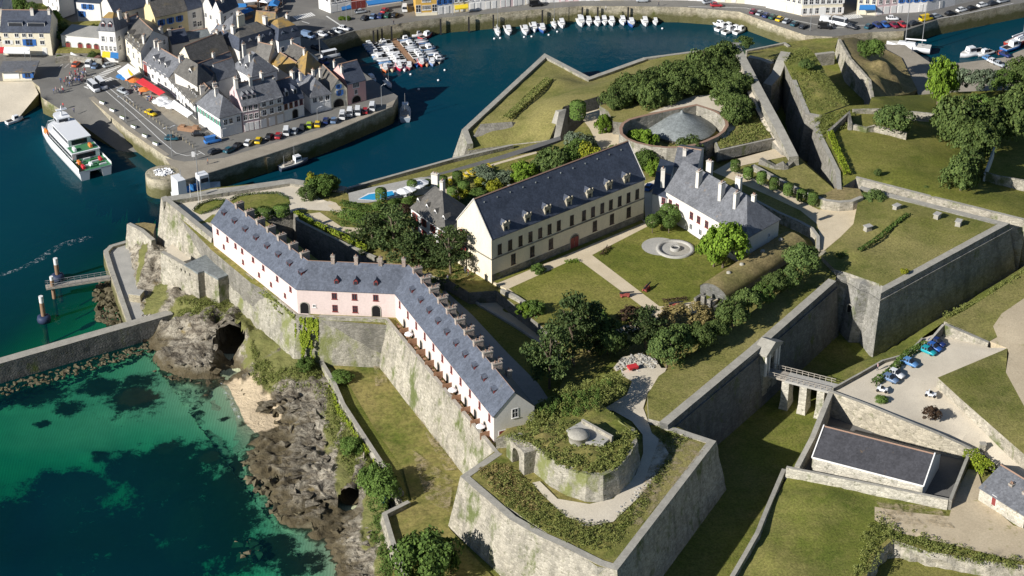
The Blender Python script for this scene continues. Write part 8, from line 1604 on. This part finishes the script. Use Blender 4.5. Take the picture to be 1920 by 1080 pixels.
for x, y, c_, lb in [(253,163,'orange','orange parasol nearest the yellow awning'),(272,180,'orange','orange parasol below the red awning'),(246,160,'orange','smaller orange parasol at the cafe corner'),(230,155,'bluec','blue parasol left of the yellow awning'),(238,158,'bluec','blue parasol under the corner of the yellow awning'),(305,198,'whitec','white parasol left of the cream awning'),(315,205,'whitec','second white parasol left of the cream awning'),(308,208,'whitec','front white parasol of the cafe terrace'),(322,212,'whitec','white parasol beside the end of the cream awning'),(298,203,'whitec','outermost white parasol of the cafe terrace')]: parasol(x, y, QZ, c_, lb, 1.7, 2.5, PGp)
MG = 'market stalls in the shaded street'
for i, (x, y, c_) in enumerate([(452,24,'bluec'),(470,14,'whitec'),(486,8,'bluec'),(462,34,'bluec'),(500,14,'whitec'),(515,20,'bluec'),(520,6,'whitec'),(478,2,'red'),(503,2,'whitec')]):
    t = empty('market_stall', P(x, y, QZ), .3*i, '%s canopied market stall, number of the row counted along the shaded street' % {'bluec':'blue','whitec':'white','red':'red'}[c_] if False else ['blue canopied stall beside the tall white house','white canopied stall in the middle of the market','blue canopied stall high in the market street','front blue canopied stall of the market','white canopied stall near the open square','blue canopied stall beside the orange roofed house','white canopied stall at the top edge by the square','red canopied stall at the top of the market','white canopied stall at the top edge of the market'][i], 'market stall', MG)
    mb = MB(); mb.poly([(-2,-1.5,2.3),(2,-1.5,2.3),(2,1.5,2.3),(-2,1.5,2.3),(-1.6,0,3.0),(1.6,0,3.0)], [(0,1,5,4),(2,3,4,5),(1,2,5),(3,0,4)]); mb.build('canopy', M[c_], t)
    for sx in (-1.9,1.9):
        for sy in (-1.4,1.4): mb = MB(); mb.box(sx-.04,sy-.04,0,sx+.04,sy+.04,2.3); mb.build('post', M['metal'], t)
    mb = MB(); mb.box(-1.7,-1.1,.0,1.7,-.4,.9); mb.build('counter', M['wood'], t)
# cafe tables with seated guests
TBm = MB(); TBm.tube([(0,0,0),(0,0,.72)],.04,6); TBm.lathe([(.42,.72),(.42,.76),(.02,.76)],12); tbm2 = TBm.mesh('cafe_table', M['wood_grey'])
for i in range(16):
    u = i/15; x, y = 248+u*52+random.uniform(-3, 3), 166+u*34+random.uniform(-4, 4); p = P(x, y, QZ+.05)
    tag(link('cafe_table', tbm2, None, p), 'small round cafe table on the quay terrace', 'table', 'cafe tables on the quay')
    for s in (0, 1):
        aa = random.uniform(0, 6.28); q = p+Vector((math.cos(aa)*.65, math.sin(aa)*.65, 0)); c_, nm = random.choice(SH); person(0, 0, 0, c_, 'person in %s top sitting at a cafe table on the quay' % nm, 3, aa+math.pi/2, 'guests of the quay cafe', q)
# lamp posts, planters, benches
def lamp(px, py, hh, label, arms=2, z=QZ):
    t = empty('street_lamp', P(px, py, z), .6, label, 'street lamp', 'street lamps'); mb = MB(); mb.tube([(0,0,0),(0,0,hh)],[.10,.06],8); mb.build('post', M['metal'], t)
    for k in range(arms): s = 1-2*k; mb = MB(); mb.tube([(0,0,hh-.1),(s*.7,0,hh+.25),(s*1.3,0,hh+.2)],.045,6); mb.box(s*1.3-.3,-.12,hh+.12,s*1.3+.3,.12,hh+.28); mb.build('lamp_head', M['hullw'], t)
for x, y, hh, n, lb in [(237,229,7.5,2,'double armed street lamp behind the silver car'),(323,293,8,2,'double armed street lamp at the bend of the quay road'),(716,203,6.5,1,'single street lamp at the quay tip'),(596,236,5,1,'street lamp beside the yellow car on the quay'),(600,102,6,1,'street lamp in the shaded basin street'),(650,40,5,1,'white post lamp on the square'),(1519,58,8,1,'tall street lamp beside the canal side cars'),(50,128,5,1,'street lamp behind the ferry kiosk')]: lamp(x, y, hh, lb, n)
pm = MB(); pm.box(-.9,-.3,0,.9,.3,.6,0,.05); pm.box(-.8,-.2,.6,.8,.2,.63,1); pmm = pm.mesh('planter', [M['hullw'], M['leaf_topiary']])
for i, (x, y) in enumerate([(192,194),(211,208),(230,222),(251,239),(272,256),(292,271)]): tag(link('planter', pmm, None, P(x, y, QZ+.05), R(-40)), 'white stone planter box in the line along the ferry side of the quay', 'planter', 'white planters along the quay')
bm_ = MB(); bm_.tube([(0,0,0),(0,0,.8)],[.14,.12],8); bmm = bm_.mesh('bollard', M['quay_stone'])
for i in range(22): u = i/21; tag(link('bollard', bmm, None, P(232+u*130, 186+u*90, QZ+.04)), 'low stone bollard between the quay road and the cafe terraces', 'bollard', 'stone bollards along the quay road')
t = empty('timber_stall', P(355,245,QZ), -.3, 'brown timber stall with stacked crates near the corner house', 'stall'); mb = MB(); mb.box(-3,-.8,0,3,.8,1.0); mb.build('counter', M['wood'], t); mb = MB(); mb.box(1.2,-.6,1.0,2.6,.6,1.7); mb.box(-2.4,-.5,1.0,-1.2,.5,1.4); mb.build('crate', M['wood'], t)
tag(rubble('net_heap', [(288,319),(300,316),(318,318),(326,324),(312,330),(292,329)], QZ+.15, 70, .35, .7, M['whitec'], None, .7), 'heap of white fishing net bags on the round pier head', 'net heap')
mb = MB(); mb.box(-.4,-.05,.9,.4,.05,2.3,0); mb.box(-.06,-.04,0,.06,.04,.9,1); tag(mb.build('notice_board', [M['whitec'], M['metal']], None, loc=P(363,300,QZ+.05), rz=.2), 'white notice board at the edge of the quay', 'sign')
# slip of the south quay
sheet('quay_slip', [(498,287,4.5),(600,261,1.2),(606,266,1.0),(500,297,4.4)], 3, M['paving'], skirt=-1, skirt_mat=M['quay_stone'], bump=0)
# stone vents on the eastern bastion
for i, (x, y) in enumerate([(1627,430),(1681,391),(1757,407),(1797,420)]):
    t = empty('stone_vent', P(x, y, 19.9), .5+i*.2, ['low stone vent block nearest the sandy track','stone vent block at the end of the dark green strip','small pale stone vent block in the middle of the bastion','stone vent block farthest right on the bastion'][i], 'vent', 'stone vent blocks on the eastern bastion'); mb = MB(); mb.box(-.8,-.6,-.4,.8,.6,.8,0,.1); mb.build('wall', M['stone_cap'], t); mb = MB(); mb.box(-.9,-.7,.8,.9,.7,.95); mb.build('cap', M['concrete'], t)
# door openings in the walls
def opening(px, py, z, w_, h_, rz, label, out=.5): 
    o = link('dark_doorway', window_mesh(w_, h_, 'archd'), None, P(px, py, z), rz); tag(o, label, 'doorway'); o.location += Vector((math.sin(rz), -math.cos(rz), 0))*out
opening(706,668,6.2,1.3,2.0,R(-3),'small dark doorway at the foot of the short rubble wall',.5); opening(1598,580,12,1.0,1.8,R(-35),'dark arched embrasure in the flank of the eastern bastion',1.4); opening(1441,137,13.2,1.6,2.6,R(-20),'dark arched doorway beside the moat dam',.3)
opening(333,606,4.4,.8,1.5,R(-50),'small dark doorway in the rock beside the jetty',.6); opening(452,395+60,17,.0001,.0001,0,'x') if False else None
for i, (x, y) in enumerate([(430,270),(640,306)]): pass
# mooring buoys
bu = MB(); bu.lathe([(.02,-.2),(.35,0),(.3,.3),(.02,.42)], 10); bum = bu.mesh('mooring_buoy', M['hullw'])
for x, y in [(927,73),(938,72),(983,70),(997,69),(1029,66),(1045,60),(1242,54),(770,140),(834,132),(785,168),(822,151)]: tag(link('mooring_buoy', bum, None, P(x, y, .05)), 'small white mooring buoy floating in the basin', 'buoy', 'white mooring buoys')
for x, y, lb in [(1028,40,'orange buoy left of a masted boat'),(1072,39,'orange buoy left of the largest white boat')]: mb = MB(); mb.lathe([(.02,-.3),(.6,0),(.55,.45),(.02,.65)], 12); tag(mb.build('large_buoy', M['orange'], None, loc=P(x, y, .1)), lb, 'buoy', 'orange buoys')
# timber fender posts on the far quay wall
fp = MB(); fp.box(-.25,-.15,-2,.25,.15,5.0); fpm = fp.mesh('fender_post', M['rubber'])
for x, y in [(700,57),(708,55),(716,53),(734,49),(826,35),(879,31),(925,27),(1017,18.5),(1092,13),(1121,13),(1178,13)]: p = P(x, y, 5); p.z = 0; p.y -= .25; tag(link('fender_post', fpm, None, p, .05), 'dark timber fender post against the far quay wall', 'post', 'fender posts on the quay wall')
